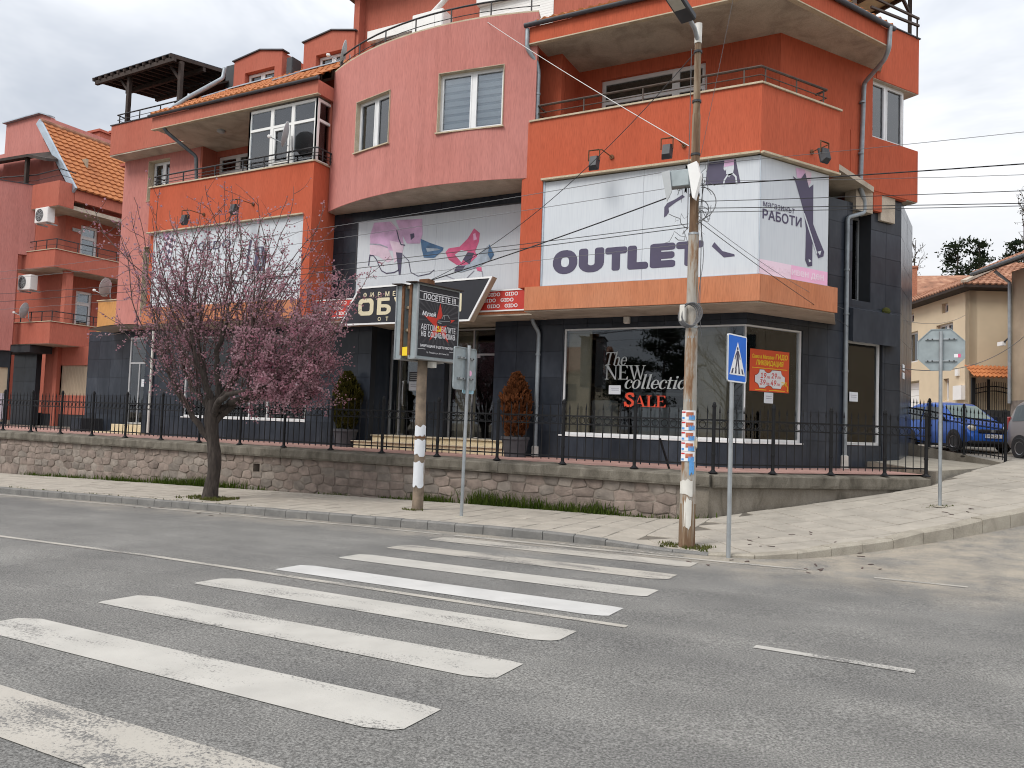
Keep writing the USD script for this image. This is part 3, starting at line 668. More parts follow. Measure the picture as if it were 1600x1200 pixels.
# ---------------------------------------------------------------- iron fences
def fence(name, label, posts, per, base):
    t = thing(name, label, 'fence', base)
    for (x, y, z) in posts:
        obj('fence_post', [lathe([(0, 0), (0.085, 0), (0.085, 0.012), (0.05, 0.035), (0.033, 0.06), (0.033, 0.32), (0.040, 0.33), (0.040, 0.36), (0.033, 0.37), (0.033, 1.19), (0.042, 1.20), (0.042, 1.225), (0.030, 1.23), (0.034, 1.25), (0.018, 1.285), (0, 1.29)], (x, y, z), 12)], 'black_iron', t, smooth=40)
    for (p, q) in zip(posts[:-1], posts[1:]):
        p, q = np.array(p), np.array(q); d = np.hypot(*(q - p)[:2])
        if d > 2.2 or d < 0.3: continue
        for zz, w in ((0.96, 0.03), (0.80, 0.022), (0.155, 0.028)):
            obj('rail', bar(p + (0, 0, zz), q + (0, 0, zz), 0.014, w), 'black_iron', t)
        u = (q - p) / np.linalg.norm(q - p); n_ = max(2, int(round(per * d / 1.48))); rings = []
        for i in range(n_):
            c = p + (q - p) * (i + 0.7) / (n_ + 0.4)
            s = 0.008; lean = RND.uniform(-0.004, 0.004)
            m = bar(c + (0, 0, 0.085), c + (lean, 0, 1.09), 0.016, 0.016)
            tip = trimesh.creation.cone(0.017, 0.13, sections=4); tip.apply_translation(c + (lean, 0, 1.10))
            kn = ball(c + (lean, 0, 1.10), 0.018, 0)
            obj('picket', [m, tip, kn], 'black_iron', t)
            for sg in (0.25, 0.75):
                c2 = p + (q - p) * (i + 0.7 + sg * 0 + 0.5) / (n_ + 0.4)
            a = np.linspace(0, 2 * math.pi, 11)
            if i < n_ - 1: rings.append(tube([c2 + (0, 0, 0.88) + 0.062 * (math.cos(th) * u + math.sin(th) * np.array([0, 0, 1.0])) for th in a], 0.007, 4, False))
        obj('scroll_band', rings, 'black_iron', t)
    return t
fp = [(-3.24 - 1.484 * i, 14.03, 0.795 if i < 18 else 0.79) for i in range(25)][::-1]
fp2 = [tuple(np.array([-3.2, 14.05]) + d * WU) + (0.80,) for d in (1.2, 2.48, 3.73, 4.73)]
IF = fence('iron_fence', 'long black wrought iron fence with spear tips along the stone wall', fp + fp2, 8, (-10, 14.03, 0.8))
obj('brace', bar((-24.1, 14.05, 1.35), (-24.25, 14.35, 0.80), 0.03), 'black_iron', IF)
obj('brace', bar((-4.25, 14.08, 1.38), (-4.15, 14.4, 0.80), 0.03), 'black_iron', IF)
fence('iron_fence', 'short black iron fence beside the ramp in front of the blue car', [(-0.5, 22.72, 1.46), (0.3, 22.27, 1.30), (1.04, 21.86, 1.15), (1.86, 21.41, 1.02)], 16, (1, 22, 1.1))
# ---------------------------------------------------------------- main building
MB = thing('shop_building', 'orange and pink plastered apartment building with dark granite shop floor and curved middle bay', 'building', (-11, 17, 0.8))
F15, F16, F17 = axis(15.0), axis(16.2), axis(17.0)
FC = azf((-2.68, 15.0), 32); FG = azf((-3.12, 16.2), 33); FW = azf((-2.62, 16.74), 33)
def rect(a0, a1, b0, b1): return sbox(min(a0, a1), min(b0, b1), max(a0, a1), max(b0, b1))

def panels(name, f_, poly, pw, ph, thick=0.02, a_off=0.0, b_off=0.0, parent=MB, mat='granite', wall=None, joint='granite_joint', th=0.2):
    wall = obj(name, f_.slab(poly, th, 0.0), joint, parent) if wall is None else wall
    a0, b0, a1, b1 = poly.bounds; i0 = math.floor((a0 - a_off) / pw); j0 = math.floor((b0 - b_off) / ph)
    for i in range(i0, int((a1 - a_off) / pw) + 1):
        for j in range(j0, int((b1 - b_off) / ph) + 1):
            c = sbox(a_off + i * pw, b_off + j * ph, a_off + (i + 1) * pw, b_off + (j + 1) * ph).intersection(poly)
            for g_ in getattr(c, 'geoms', [c]):
                if g_.geom_type != 'Polygon' or g_.area < 0.008: continue
                g_ = g_.buffer(-0.0035, join_style=2)
                if g_.is_empty or g_.geom_type != 'Polygon': continue
                obj('granite_panel', f_.slab(g_, thick, thick + RND.uniform(-0.0015, 0.0015)), mat, wall)
    return wall

def window(parent, f_, a0, a1, b0, b1, c, splits=(0.5,), fw=0.065, transom=None, glass='house_glass', back='glass_curtain', frame='frame_white', gap=0.12, room=0.5, name='window', deep=0.07, slats=False):
    cells = []; xs = [a0] + [a0 + (a1 - a0) * s for s in splits] + [a1]; outer = rect(a0, a1, b0, b1); cut = []
    for i in range(len(xs) - 1):
        l = xs[i] + (fw if i == 0 else fw * 0.9); r = xs[i + 1] - (fw if i == len(xs) - 2 else fw * 0.9)
        if transom is None: cells.append((l, r, b0 + fw, b1 - fw))
        else: cells += [(l, r, b0 + fw, transom - fw * 0.55), (l, r, transom + fw * 0.55, b1 - fw)]
    for q in cells: outer = outer.difference(rect(*q))
    w = obj(name, [f_.slab(outer, deep, c)] + [f_.slab(rect(l - 0.012, r + 0.012, b, t).difference(rect(l + 0.022, r - 0.022, b + 0.022, t - 0.022)), 0.04, c + 0.008) for l, r, b, t in cells if t - b > 0.25 and fw > 0.04], frame, parent)
    for l, r, b, t in cells: obj('pane', f_.box(l - 0.01, r + 0.01, b - 0.01, t + 0.01, c - 0.042, c - 0.036), glass, w)
    if back:
        if slats:
            ms = []
            n_ = int((b1 - b0) / 0.16)
            for i in range(n_):
                z0 = b0 + (b1 - b0) * i / n_; ms.append(f_.slab(rect(a0 + 0.02, a1 - 0.02, z0, z0 + (b1 - b0) / n_ * 0.62), 0.006, c - gap + 0.012))
            obj('blind', ms, 'white_plastic', w); back = 'sign_back'
        obj('curtain', f_.box(a0 + 0.01, a1 - 0.01, b0 + 0.01, b1 - 0.01, c - gap - 0.02, c - gap), back, w)
    else:
        obj('room', room_box(f_, a0 - 0.3, a1 + 0.3, b0 - 0.2, b1 + 0.2, c - 0.25, 2.2), 'dark_room', w)
    return w

def room_box(f_, a0, a1, b0, b1, c, d):
    return [f_.box(a0, a1, b0, b1, c - d - 0.05, c - d), f_.box(a0 - 0.05, a0, b0, b1, c - d, c), f_.box(a1, a1 + 0.05, b0, b1, c - d, c), f_.box(a0, a1, b0 - 0.05, b0, c - d, c), f_.box(a0, a1, b1, b1 + 0.05, c - d, c)]

def part(name, m, mat, **k): return obj(name, m, mat, MB, **k)

# ---- right block: projecting first floor bay with balcony above
part('bay_wall', [F15.slab(rect(-7.65, -2.68, 4.58, 8.30).difference(rect(-7.32, -2.0, 4.58, 6.93)), 0.22), FC.slab(rect(0.0, 2.32, 6.93, 8.30), 0.22)], 'orange_plaster')
part('bay_wall_side', side(-7.652).slab(rect(15.02, 15.9, 4.58, 8.30), 0.2), 'orange_plaster')
part('bay_backing', [F15.box(-7.40, -2.75, 4.5, 6.95, -0.20, -0.09), FC.box(0.16, 2.1, 4.5, 6.95, -0.20, -0.09)], 'dark_room')
part('bay_band', [F15.slab(rect(-7.66, -2.645, 4.06, 4.575), 0.25, 0.045), FC.slab(rect(0.0, 2.26, 4.06, 4.575), 0.25, 0.045)], 'light_orange_plaster')
part('bay_lip', [F15.box(-7.34, -2.69, 6.925, 6.965, -0.1, 0.075), FC.box(0.0, 2.28, 6.925, 6.965, -0.1, 0.075)], 'beige_coping')
part('bay_soffit', prism_z(Polygon([(-7.66, 15.0), (-2.68, 15.0), (-1.50, 16.89), (-1.62, 18.5), (-3.12, 16.24), (-7.66, 16.24)]), 4.03, 4.058), 'soffit_concrete')
part('balcony_coping', [F15.box(-7.70, -2.66, 8.302, 8.338, -0.28, 0.035), FC.box(0.01, 2.36, 8.302, 8.338, -0.28, 0.035)], 'beige_coping')
part('balcony_floor', prism_z(Polygon([(-7.6, 15.2), (-2.8, 15.2), (-1.6, 17.0), (-0.9, 19.3), (-2.0, 19.5), (-7.6, 17.0)]), 7.20, 7.32), 'soffit_concrete')
F1675 = axis(16.75)
part('balcony_back_wall', [F1675.slab(rect(-7.3, -2.62, 7.3, 10.13).difference(rect(-6.72, -4.22, 7.4, 9.82)), 0.22), F15.slab(rect(-8.4, -7.28, 7.3, 10.13), 0.2, -0.72), side(-7.285).slab(rect(15.95, 16.75, 7.3, 10.13), 0.1, 0.0)], 'orange_plaster')
part('corner_wall', FW.slab(rect(0.0, 4.36, 7.22, 10.13).difference(rect(3.07, 4.40, 8.52, 9.93)), 0.22), 'orange_plaster')
part('wing_band', [FW.slab(rect(2.3, 4.78, 7.26, 8.52), 0.25, 0.012), FW.box(4.55, 4.778, 7.262, 8.518, -3.0, -0.23)], 'orange_plaster')
part('wing_band', [FW.slab(rect(3.2, 4.79, 9.94, 11.32), 0.25, 0.012), FW.box(4.56, 4.788, 9.942, 11.318, -3.0, -0.23)], 'orange_plaster')
for q in ((3.0, 4.76, 9.92, 9.938, -2.5, 0.0), (3.95, 4.76, 7.238, 7.255, -2.5, 0.0), (2.55, 3.148, 6.72, 7.25, -0.32, -0.02), (3.452, 3.98, 6.62, 7.25, -0.32, -0.03)): part('wing_soffit', FW.box(*q), 'soffit_concrete')
part('wing_band', FW.box(3.15, 3.45, 6.80, 7.262, -0.3, -0.004), 'orange_plaster')
window(MB, FW, 3.09, 4.36, 8.53, 9.92, -0.10, splits=(0.46,), fw=0.05)
part('wing_return', FW.box(4.34, 4.37, 8.5, 9.95, -3.0, -0.1), 'frame_white')
window(MB, F1675, -6.72, -4.22, 7.4, 9.82, -0.10, splits=(0.72,), fw=0.07, transom=9.30, back=None, glass='clear_glass')
part('roof_soffit', prism_z(Polygon([(-7.74, 14.99), (-2.47, 14.99), (-0.60, 18.3), (-0.9, 20.2), (-1.7, 19.8), (-3.0, 17.0), (-7.74, 17.0)]), 10.125, 10.15), 'soffit_concrete')
FE = F((-2.45, 14.95), (1.9, 3.35)); fel = math.hypot(1.9, 3.35)
part('roof_fascia', [axis(14.95).slab(rect(-7.75, -2.45, 10.10, 10.47), 0.12), FE.slab(rect(0, fel, 10.10, 10.47), 0.12), side(-7.752).slab(rect(14.97, 16.4, 10.10, 10.47), -0.1)], 'orange_plaster')
part('gutter', [tube([(-7.85, 14.88, 10.50), (-2.42, 14.88, 10.50), (-0.48, 18.3, 10.50)], 0.055, 8)], 'fascia_dark', smooth=50)
part('fascia_edge', [axis(14.95).box(-7.76, -2.44, 10.075, 10.10, -0.1, 0.015), FE.box(0, fel, 10.075, 10.10, -0.1, 0.015)], 'beige_coping')

def tile_roof(o, u, up, du, L, rows, w=0.22, row=0.33, amp=0.035, step=0.028, clip=None):
    """wavy clay tiles in stepped courses; o = eave corner, u along the eave, up = direction up the slope"""
    o, u, up = np.array(o, float), np.array(u, float), np.array(up, float); u /= np.linalg.norm(u); up /= np.linalg.norm(up); n = np.cross(u, up)
    nc = max(4, int(L / w) * 4); V, Fc = [], []
    A = np.linspace(0, L, nc + 1)
    for r in range(rows):
        base = len(V); jit = rng.uniform(-0.006, 0.006)
        for (s, h) in ((r * row - 0.02, step + jit), ((r + 1) * row, 0.0)):
            l0, l1 = (0, L) if clip is None else clip(s)
            for a in A:
                a2 = min(max(a, l0), l1); ph = a2 / w * 2 * math.pi
                V.append(o + u * a2 + up * s + n * (h + amp * max(math.sin(ph), -0.35)))
        for i in range(nc): Fc += [(base + i, base + i + 1, base + nc + 2 + i), (base + i, base + nc + 2 + i, base + nc + 1 + i)]
        l = len(V)
        for i in range(nc + 1): V.append(V[base + i] - n * (step + 0.03))
        for i in range(nc): Fc += [(l + i, l + i + 1, base + i + 1), (l + i, base + i + 1, base + i)]
    return trimesh.Trimesh(np.array(V), Fc, process=False)
sl = np.array([0, math.cos(math.radians(27)), math.sin(math.radians(27))])
part('roof_tiles', tile_roof((-7.62, 14.86, 10.53), (1, 0, 0), sl, 0, 5.2, 10, clip=lambda s: (0.32 * s + 0.1, 5.2 - 0.3 * s)), 'roof_tile', kind='stuff')
un = FE.u; upn = np.array([-un[1] * math.cos(math.radians(27)), un[0] * math.cos(math.radians(27)), math.sin(math.radians(27))])
part('roof_tiles', tile_roof((-2.42, 14.88, 10.53), FE.u, upn, 0, fel, 8, clip=lambda s: (0.3 * s, fel)), 'roof_tile', kind='stuff')
part('roof_flashing', [bar((-7.62, 14.9, 10.56), (-6.65, 17.2, 11.75), 0.16, 0.03)], 'flashing')
# terrace railing and pergola on the corner roof
part('roof_railing', [bar(FW.p(2.9, 11.55, 0.05), FW.p(4.72, 11.62, 0.05), 0.05), bar(FW.p(2.9, 11.80, 0.05), FW.p(4.72, 11.80, 0.05), 0.045), bar(FW.p(4.7, 11.3, 0.02), FW.p(4.7, 11.85, 0.02), 0.04)], 'rail_brown')
part('wing_coping', FW.box(3.2, 4.83, 11.32, 11.345, -0.3, 0.04), 'fascia_dark')
PG = thing('roof_pergola', 'dark steel pergola with pale yellow sheet roof on the right roof terrace', 'pergola', tuple(FW.p(4.0, 11.35, -0.8)))
plain('pergola_sheet', (0.62, 0.60, 0.36), 0.5)
pgl = [bar(FW.p(1.9, 12.50, c), FW.p(4.75, 12.50, c), 0.09) for c in (0.0, -1.4, -2.8, -4.1)]
for i in range(4): pgl.append(bar(FW.p(2.3 + i * 0.80, 12.52, 0.15), FW.p(2.3 + i * 0.80, 12.44, -4.2), 0.06, 0.10))
obj('beams', pgl, 'rail_brown', PG)
for a in (2.55, 4.62):
    for c in (-0.12, -2.3): obj('post', bar(FW.p(a, 11.3, c), FW.p(a, 12.5, c), 0.09), 'rail_brown', PG)
obj('brace', [bar(FW.p(4.6, 12.0, -0.12), FW.p(4.0, 12.6, -0.12), 0.06), bar(FW.p(3.9, 11.35, -0.5), FW.p(4.5, 12.6, -1.6), 0.06)], 'rail_brown', PG)
for i in range(3): obj('roof_sheet', lift([tuple(FW.p(1.9 + i * 0.96, 0, 0.2)[:2]), tuple(FW.p(2.85 + i * 0.96, 0, 0.2)[:2]), tuple(FW.p(2.85 + i * 0.96, 0, -4.2)[:2]), tuple(FW.p(1.9 + i * 0.96, 0, -4.2)[:2])], [12.58, 12.58, 12.50, 12.50], 0.02), 'pergola_sheet', PG)

def railing(name, pts, rails, posts, mat, z0, r=0.022):
    """horizontal rails along pts (x,y) at the heights in rails, posts every so often"""
    ms = []; pts = np.array(pts, float); L = LineString(pts)
    for i, zz in enumerate(rails): ms.append(tube([(x, y, zz) for x, y in pts], r if i == 0 else r * 0.45, 6))
    w = obj(name, ms, mat, MB, smooth=40)
    for s_ in posts:
        p = L.interpolate(s_, normalized=True); obj('baluster', bar((p.x, p.y, z0), (p.x, p.y, rails[0]), 0.026), mat, w)
    return w
pr = [(-7.55, 15.12), (-2.72, 15.12), tuple(FC.p(2.0, 0, -0.08)[:2])]
railing('balcony_railing', [(-7.55, 15.5)] + pr + [tuple(FC.p(2.0, 0, -0.35)[:2])], [8.70, 8.53], (0.045, 0.2, 0.38, 0.56, 0.66, 0.72, 0.84, 0.95), 'rail_brown', 8.33, 0.026)

# ---- right block: granite ground floor with the corner shop window
panels('granite_wall', F16, rect(-9.05, -3.10, 0.70, 4.06).difference(rect(-7.22, -3.0, 1.36, 3.79)), 0.60, 0.62, a_off=-9.05, b_off=0.8)
panels('granite_wall', FG, rect(-0.02, 4.38, 0.70, 6.9).difference(unary_union([rect(-0.1, 1.68, 1.36, 3.79), rect(3.13, 4.385, 1.34, 3.74), rect(3.28, 4.5, 4.55, 7.0), rect(-0.1, 1.9, 4.06, 7.0)])), 0.62, 0.62, b_off=0.8)
panels('granite_column', FG, rect(3.93, 5.05, 4.0, 7.24).union(rect(4.40, 5.05, 0.6, 4.1)), 0.56, 0.62, a_off=3.93, b_off=0.8, th=0.45)
FR = azf(tuple(FG.p(5.05, 0, 0.0)[:2]), 5.0)
panels('granite_side_wall', FR, rect(0.0, 2.6, 0.6, 7.24), 0.65, 0.62, b_off=0.8)
part('window_spandrel', [lift([tuple(FG.p(3.10, 0, 0.20)[:2]), tuple(FG.p(4.75, 0, 0.20)[:2]), tuple(FG.p(4.75, 0, -0.05)[:2]), tuple(FG.p(3.10, 0, -0.05)[:2])], [4.42, 4.42, 4.50, 4.50], 0.75), lift([tuple(FG.p(3.12, 0, 0.02)[:2]), tuple(FG.p(4.2, 0, 0.02)[:2]), tuple(FG.p(4.2, 0, -0.2)[:2]), tuple(FG.p(3.12, 0, -0.2)[:2])], [4.66, 4.66, 4.72, 4.72], 0.3)], 'granite')
part('nest', [ball(FG.p(4.45, 4.5, 0.06), 0.10, 1, None)], 'dry_grass')
window(MB, FG, 3.28, 4.0, 4.68, 6.72, -0.30, splits=(), fw=0.05, back='beige_curtain', glass='shop_glass', frame='aluminium', name='side_window')
window(MB, FG, 3.14, 4.38, 1.35, 3.74, -0.05, splits=(), fw=0.045, back='beige_curtain', glass='shop_glass', frame='frame_white', name='side_window', gap=0.3)

# big corner shop window: frame, panes, and the room behind
sw = part('shop_window', [F16.slab(rect(-7.22, -3.13, 1.36, 3.79).difference(rect(-7.18, -3.14, 1.42, 3.755)), 0.07, -0.02), FG.slab(rect(0.02, 1.68, 1.36, 3.79).difference(rect(0.03, 1.63, 1.42, 3.755)), 0.07, -0.02),
     F16.box(-7.28, -3.11, 1.325, 1.36, -0.1, 0.04), FG.box(0.0, 1.72, 1.325, 1.36, -0.1, 0.04)], 'frame_white')
for a0, a1 in ((-7.19, -5.03), (-5.024, -3.135)): obj('pane', F16.box(a0, a1, 1.41, 3.76, -0.062, -0.050), 'shop_glass', sw)
for a0, a1 in ((0.02, 0.62), (0.626, 1.64)): obj('pane', FG.box(a0, a1, 1.41, 3.76, -0.062, -0.050), 'shop_glass', sw)
shop = Polygon([(-7.6, 16.33), (-3.15, 16.33), (-2.2, 17.75), (-3.6, 21.2), (-7.6, 21.2)])
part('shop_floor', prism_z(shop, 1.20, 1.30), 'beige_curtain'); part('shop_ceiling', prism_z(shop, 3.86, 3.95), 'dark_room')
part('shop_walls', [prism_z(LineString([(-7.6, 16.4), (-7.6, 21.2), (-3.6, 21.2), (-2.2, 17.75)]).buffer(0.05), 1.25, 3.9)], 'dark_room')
part('curtain_wall', [F16.box(-7.18, -6.62, 1.38, 3.8, -0.26, -0.20), F16.box(-4.22, -3.55, 1.3, 3.8, -0.5, -0.22), FG.box(1.34, 1.66, 1.38, 3.8, -0.26, -0.2)], 'beige_curtain')
part('shop_fittings', [bevbox((-6.2, 18.6, 1.3), (-4.6, 19.1, 2.1), 0.03), bevbox((-3.9, 17.6, 1.3), (-3.2, 18.0, 2.05), 0.03), bevbox((-6.9, 17.2, 1.3), (-6.4, 17.7, 2.2), 0.02), bx((-7.4, 21.0, 1.9), (-4.4, 21.1, 2.0)), bx((-7.4, 21.0, 2.5), (-4.4, 21.1, 2.58))], 'room_white')

# ---- middle: curved pink bay, billboard wall, entrance
c3 = np.array([(-13.97, 15.58), (-10.55, 14.70), (-7.60, 15.06)])
A_ = np.array([[2 * (c3[1] - c3[0])[0], 2 * (c3[1] - c3[0])[1]], [2 * (c3[2] - c3[0])[0], 2 * (c3[2] - c3[0])[1]]]); b_ = np.array([(c3[1] ** 2).sum() - (c3[0] ** 2).sum(), (c3[2] ** 2).sum() - (c3[0] ** 2).sum()])
CC = np.linalg.solve(A_, b_); CR = np.linalg.norm(c3[0] - CC)
th0, th1 = [math.atan2(*(p - CC)[::-1]) for p in (c3[0], c3[2])]
def arc(s): th = th0 + (th1 - th0 if th1 > th0 else th1 - th0 + 2 * math.pi) * s; return CC + CR * np.array([math.cos(th), math.sin(th)])
NA = 26
def arc_x(xv):   # parameter of the arc at world x
    lo, hi = 0.0, 1.0
    for _ in range(40):
        m_ = (lo + hi) / 2
        if arc(m_)[0] < xv: lo = m_
        else: hi = m_
    return lo
ZB, ZT = 7.05, 10.86
holes = [(arc_x(-12.72), arc_x(-11.44), 8.30, 9.62), (arc_x(-9.97), arc_x(-8.32), 8.28, 9.70)]
cuts = sorted(set([i / NA for i in range(NA + 1)] + [h[0] for h in holes] + [h[1] for h in holes]))
ms = []
def arc_piece(s0, s1, z0, z1, t):
    a, b = arc(s0), arc(s1); na, nb = (CC - a) / CR, (CC - b) / CR
    q = [a, b, b + nb * t, a + na * t]
    return trimesh.Trimesh([(x, y, z) for z in (z0, z1) for x, y in q], [(0, 1, 5), (0, 5, 4), (1, 2, 6), (1, 6, 5), (2, 3, 7), (2, 7, 6), (3, 0, 4), (3, 4, 7), (4, 5, 6), (4, 6, 7), (0, 2, 1), (0, 3, 2)], process=False)
for s0, s1 in zip(cuts[:-1], cuts[1:]):
    if s1 - s0 < 1e-6: continue
    m_ = (s0 + s1) / 2; h = [q for q in holes if q[0] < m_ < q[1]]
    if h: ms += [arc_piece(s0, s1, ZB, h[0][2], 0.24), arc_piece(s0, s1, h[0][3], ZT, 0.24)]
    else: ms.append(arc_piece(s0, s1, ZB, ZT, 0.24))
part('curved_bay', ms, 'pink_plaster')
part('curved_bay_coping', [arc_piece(i / NA - 0.001, (i + 1) / NA + 0.001, ZT, ZT + 0.035, 0.28) for i in range(NA)], 'beige_coping')
sof = Polygon([tuple(arc(i / NA) + (CC - arc(i / NA)) / CR * 0.02) for i in range(NA + 1)] + [(-7.6, 15.95), (-13.97, 15.95)])
part('curved_bay_soffit', prism_z(sof, ZB - 0.012, ZB + 0.012), 'soffit_concrete')
sof2 = Polygon([tuple(arc(i / NA) + (CC - arc(i / NA)) / CR * 0.1) for i in range(NA + 1)] + [(-7.3, 17.3), (-14.0, 17.3)])
part('upper_terrace_floor', prism_z(sof2, 10.2, 10.35), 'soffit_concrete'); part('lower_floor_slab', prism_z(sof2, 7.075, 7.2), 'soffit_concrete')
for (s0, s1, z0, z1), sl_, bk in ((holes[0], False, 'glass_curtain'), (holes[1], True, 'glass_curtain')):
    a, b = arc(s0), arc(s1); fr = F(a, b - a); w_ = float(np.linalg.norm(b - a))
    window(MB, fr, 0.0, w_, z0, z1, -0.10, splits=(0.52,), fw=0.065, back=bk, slats=sl_, gap=0.16)
    part('window_sill', fr.box(-0.03, w_ + 0.03, z0 - 0.03, z0, -0.25, 0.06), 'beige_coping')
    part('window_reveal', [fr.box(0.0, 0.012, z0, z1, -0.22, 0.03), fr.box(w_ - 0.012, w_, z0, z1, -0.22, 0.03), fr.box(0, w_, z1 - 0.012, z1, -0.22, 0.035)], 'beige_coping')
F159 = axis(15.90)
panels('granite_wall', F159, rect(-13.99, -7.60, 4.1, 7.04).difference(rect(-13.16, -8.05, 4.66, 6.78)), 0.62, 0.62, b_off=4.1)
part('entrance_soffit', [bx((-14.3, 15.35, 4.02), (-7.66, 17.4, 4.06))], 'soffit_concrete')
part('entrance_beam', [bx((-13.98, 15.34, 4.06), (-7.665, 15.5, 4.22))], 'light_orange_plaster')
panels('granite_wall', F16, rect(-14.42, -12.78, 0.70, 4.02), 0.6, 0.62, a_off=-14.42, b_off=0.8)
panels('granite_pier', axis(16.82), rect(-11.50, -10.86, 0.9, 4.02), 0.64, 0.62, a_off=-11.50, b_off=0.8, th=0.4)
part('entrance_cheek', side(-12.79).box(16.2, 17.4, 0.8, 4.02, -0.2, 0.0), 'granite'); part('entrance_cheek', bx((-9.06, 16.22, 0.8), (-8.9, 17.4, 4.02)), 'granite')
for nm, a0, a1, split, dr in (('entrance_left', -12.75, -11.52, -12.42, (-12.36, -11.62)), ('entrance_right', -10.84, -9.10, -10.12, (-10.02, -9.16))):
    e = part('entrance', [F17.slab(rect(a0, a1, 1.12, 3.98).difference(unary_union([rect(a0 + 0.045, split - 0.02, 1.16, 3.94), rect(split + 0.02, a1 - 0.045, 1.16, 3.28), rect(split + 0.02, a1 - 0.045, 3.33, 3.94)])), 0.06, 0.0)], 'aluminium')
    obj('side_pane', F17.box(a0 + 0.03, split, 1.15, 3.95, -0.04, -0.03), 'shop_glass', e)
    obj('transom_pane', F17.box(split, a1 - 0.03, 3.32, 3.95, -0.04, -0.03), 'shop_glass', e)
    obj('glass_door', F17.box(dr[0], dr[1], 1.14, 3.26, -0.035, -0.022), 'shop_glass', e)
    hx = dr[0] + 0.10 if nm == 'entrance_left' else dr[1] - 0.14
    obj('handle', tube([F17.p(hx, 1.95, 0.0), F17.p(hx, 1.95, 0.05), F17.p(hx, 2.02, 0.065), F17.p(hx, 2.55, 0.065), F17.p(hx, 2.62, 0.05), F17.p(hx, 2.62, 0.0)], 0.016, 8), 'satin_steel', e, smooth=50)
    obj('hinge', [F17.box(dr[0] - 0.01, dr[0] + 0.10, 1.13, 1.19, -0.05, 0.0), F17.box(dr[0] - 0.01, dr[0] + 0.10, 3.22, 3.28, -0.05, 0.0)], 'satin_steel', e)
    obj('room', room_box(F17, a0 - 0.4, a1 + 0.4, 1.05, 4.0, -0.4, 3.0), 'dark_room', e)
    obj('curtain', F17.box(a0 + 0.03, split - 0.03 if nm == 'entrance_left' else split - 0.08, 1.15, 3.95, -0.36, -0.30), 'beige_curtain', e)
st = part('steps', [bevbox((-12.95, 15.78, 0.70), (-8.40, 16.95, 0.965), 0.012), bevbox((-12.55, 16.08, 0.960), (-8.66, 16.99, 1.125), 0.012)], 'step_stone')
for i in range(11): obj('step_tread', [bevbox((-12.98 + i * 0.42, 15.74, 0.966), (-12.985 + (i + 1) * 0.42, 16.10, 0.992), 0.006)], 'beige_coping', st)
for i in range(9): obj('step_tread', [bevbox((-12.58 + i * 0.437, 16.04, 1.126), (-12.585 + (i + 1) * 0.437, 16.95, 1.152), 0.006)], 'beige_coping', st)

# third floor behind the curved terrace
F173 = axis(17.3)
part('upper_wall', F173.slab(rect(-14.65, -7.0, 10.2, 15.2).difference(unary_union([rect(-14.1, -12.1, 10.9, 12.55), rect(-10.5, -8.3, 10.9, 12.9)])), 0.25), 'red_plaster')
part('upper_wall_side', side(-14.652).slab(rect(17.05, 23, 10.2, 15.2), -0.2), 'red_plaster')
part('upper_eave', [bx((-15.1, 16.7, 14.05), (-6.5, 17.6, 14.2))], 'fascia_dark')
window(MB, F173, -14.1, -12.1, 10.9, 12.55, -0.1, splits=(0.5,), back=None)
window(MB, F173, -10.5, -8.3, 10.9, 12.9, -0.1, splits=(0.4,), back=None)
def shutter(a0, a1, b0, b1):
    m = [F173.box(a0, a1, b0 + (b1 - b0) * i / 14, b0 + (b1 - b0) * (i + 0.93) / 14, 0.0, 0.022) for i in range(14)]
    part('roller_shutter', m, 'white_plastic'); part('shutter_box', F173.box(a0 - 0.03, a1 + 0.03, b1, b1 + 0.24, 0.0, 0.16), 'white_plastic')
shutter(-10.5, -8.3, 11.8, 12.75); part('shutter_box', F173.box(-14.2, -12.2, 12.5, 12.8, 0.0, 0.16), 'white_plastic')
hr = [tuple(arc(i / 14) + (CC - arc(i / 14)) / CR * 0.14) for i in range(15)]
railing('upper_railing', hr, [11.30, 11.08], [0.02, 0.17, 0.34, 0.5, 0.66, 0.82, 0.97], 'rail_black', 10.88)

# ---- left block
part('bay_wall', [F15.slab(rect(-20.45, -14.0, 6.88, 8.25), 0.22), F15.slab(rect(-14.28, -14.0, 4.15, 6.88), 0.22), F15.slab(rect(-20.45, -20.22, 4.62, 6.88), 0.22, -0.1)], 'orange_plaster')
part('bay_wall_side', [side(-13.998).slab(rect(15.02, 15.95, 4.10, 8.25), 0.2, 0.0)], 'orange_plaster')
part('bay_band', F15.slab(rect(-20.46, -14.29, 4.13, 4.615), 0.25, 0.04), 'light_orange_plaster')
part('bay_backing', F15.box(-20.4, -14.25, 4.6, 6.9, -0.24, -0.11), 'dark_room')
part('bay_lip', F15.box(-20.47, -14.28, 6.865, 6.90, -0.12, 0.05), 'beige_coping')
part('bay_soffit', prism_z(Polygon([(-20.45, 15.0), (-14.0, 15.0), (-14.0, 16.24), (-20.45, 16.24)]), 4.09, 4.128), 'soffit_concrete')
part('balcony_coping', [F15.box(-20.5, -13.97, 8.252, 8.288, -0.28, 0.035), bx((-14.24, 15.29, 8.252), (-13.965, 15.7, 8.288))], 'beige_coping')
part('balcony_floor', bx((-20.45, 15.2, 7.1), (-14.0, 17.3, 7.25)), 'soffit_concrete')
F172 = axis(17.2)
part('balcony_back_wall', [F172.slab(rect(-20.40, -13.95, 7.2, 10.1).difference(rect(-20.2, -18.5, 7.4, 9.9)), 0.2), side(-20.36).slab(rect(16.65, 17.2, 7.2, 10.1), -0.1), side(-14.02).slab(rect(15.6, 17.2, 7.2, 10.1), 0.1, 0)], 'red_plaster')
window(MB, F172, -20.2, -18.5, 7.4, 9.9, -0.08, splits=(0.5,), fw=0.08, transom=9.35, back=None)
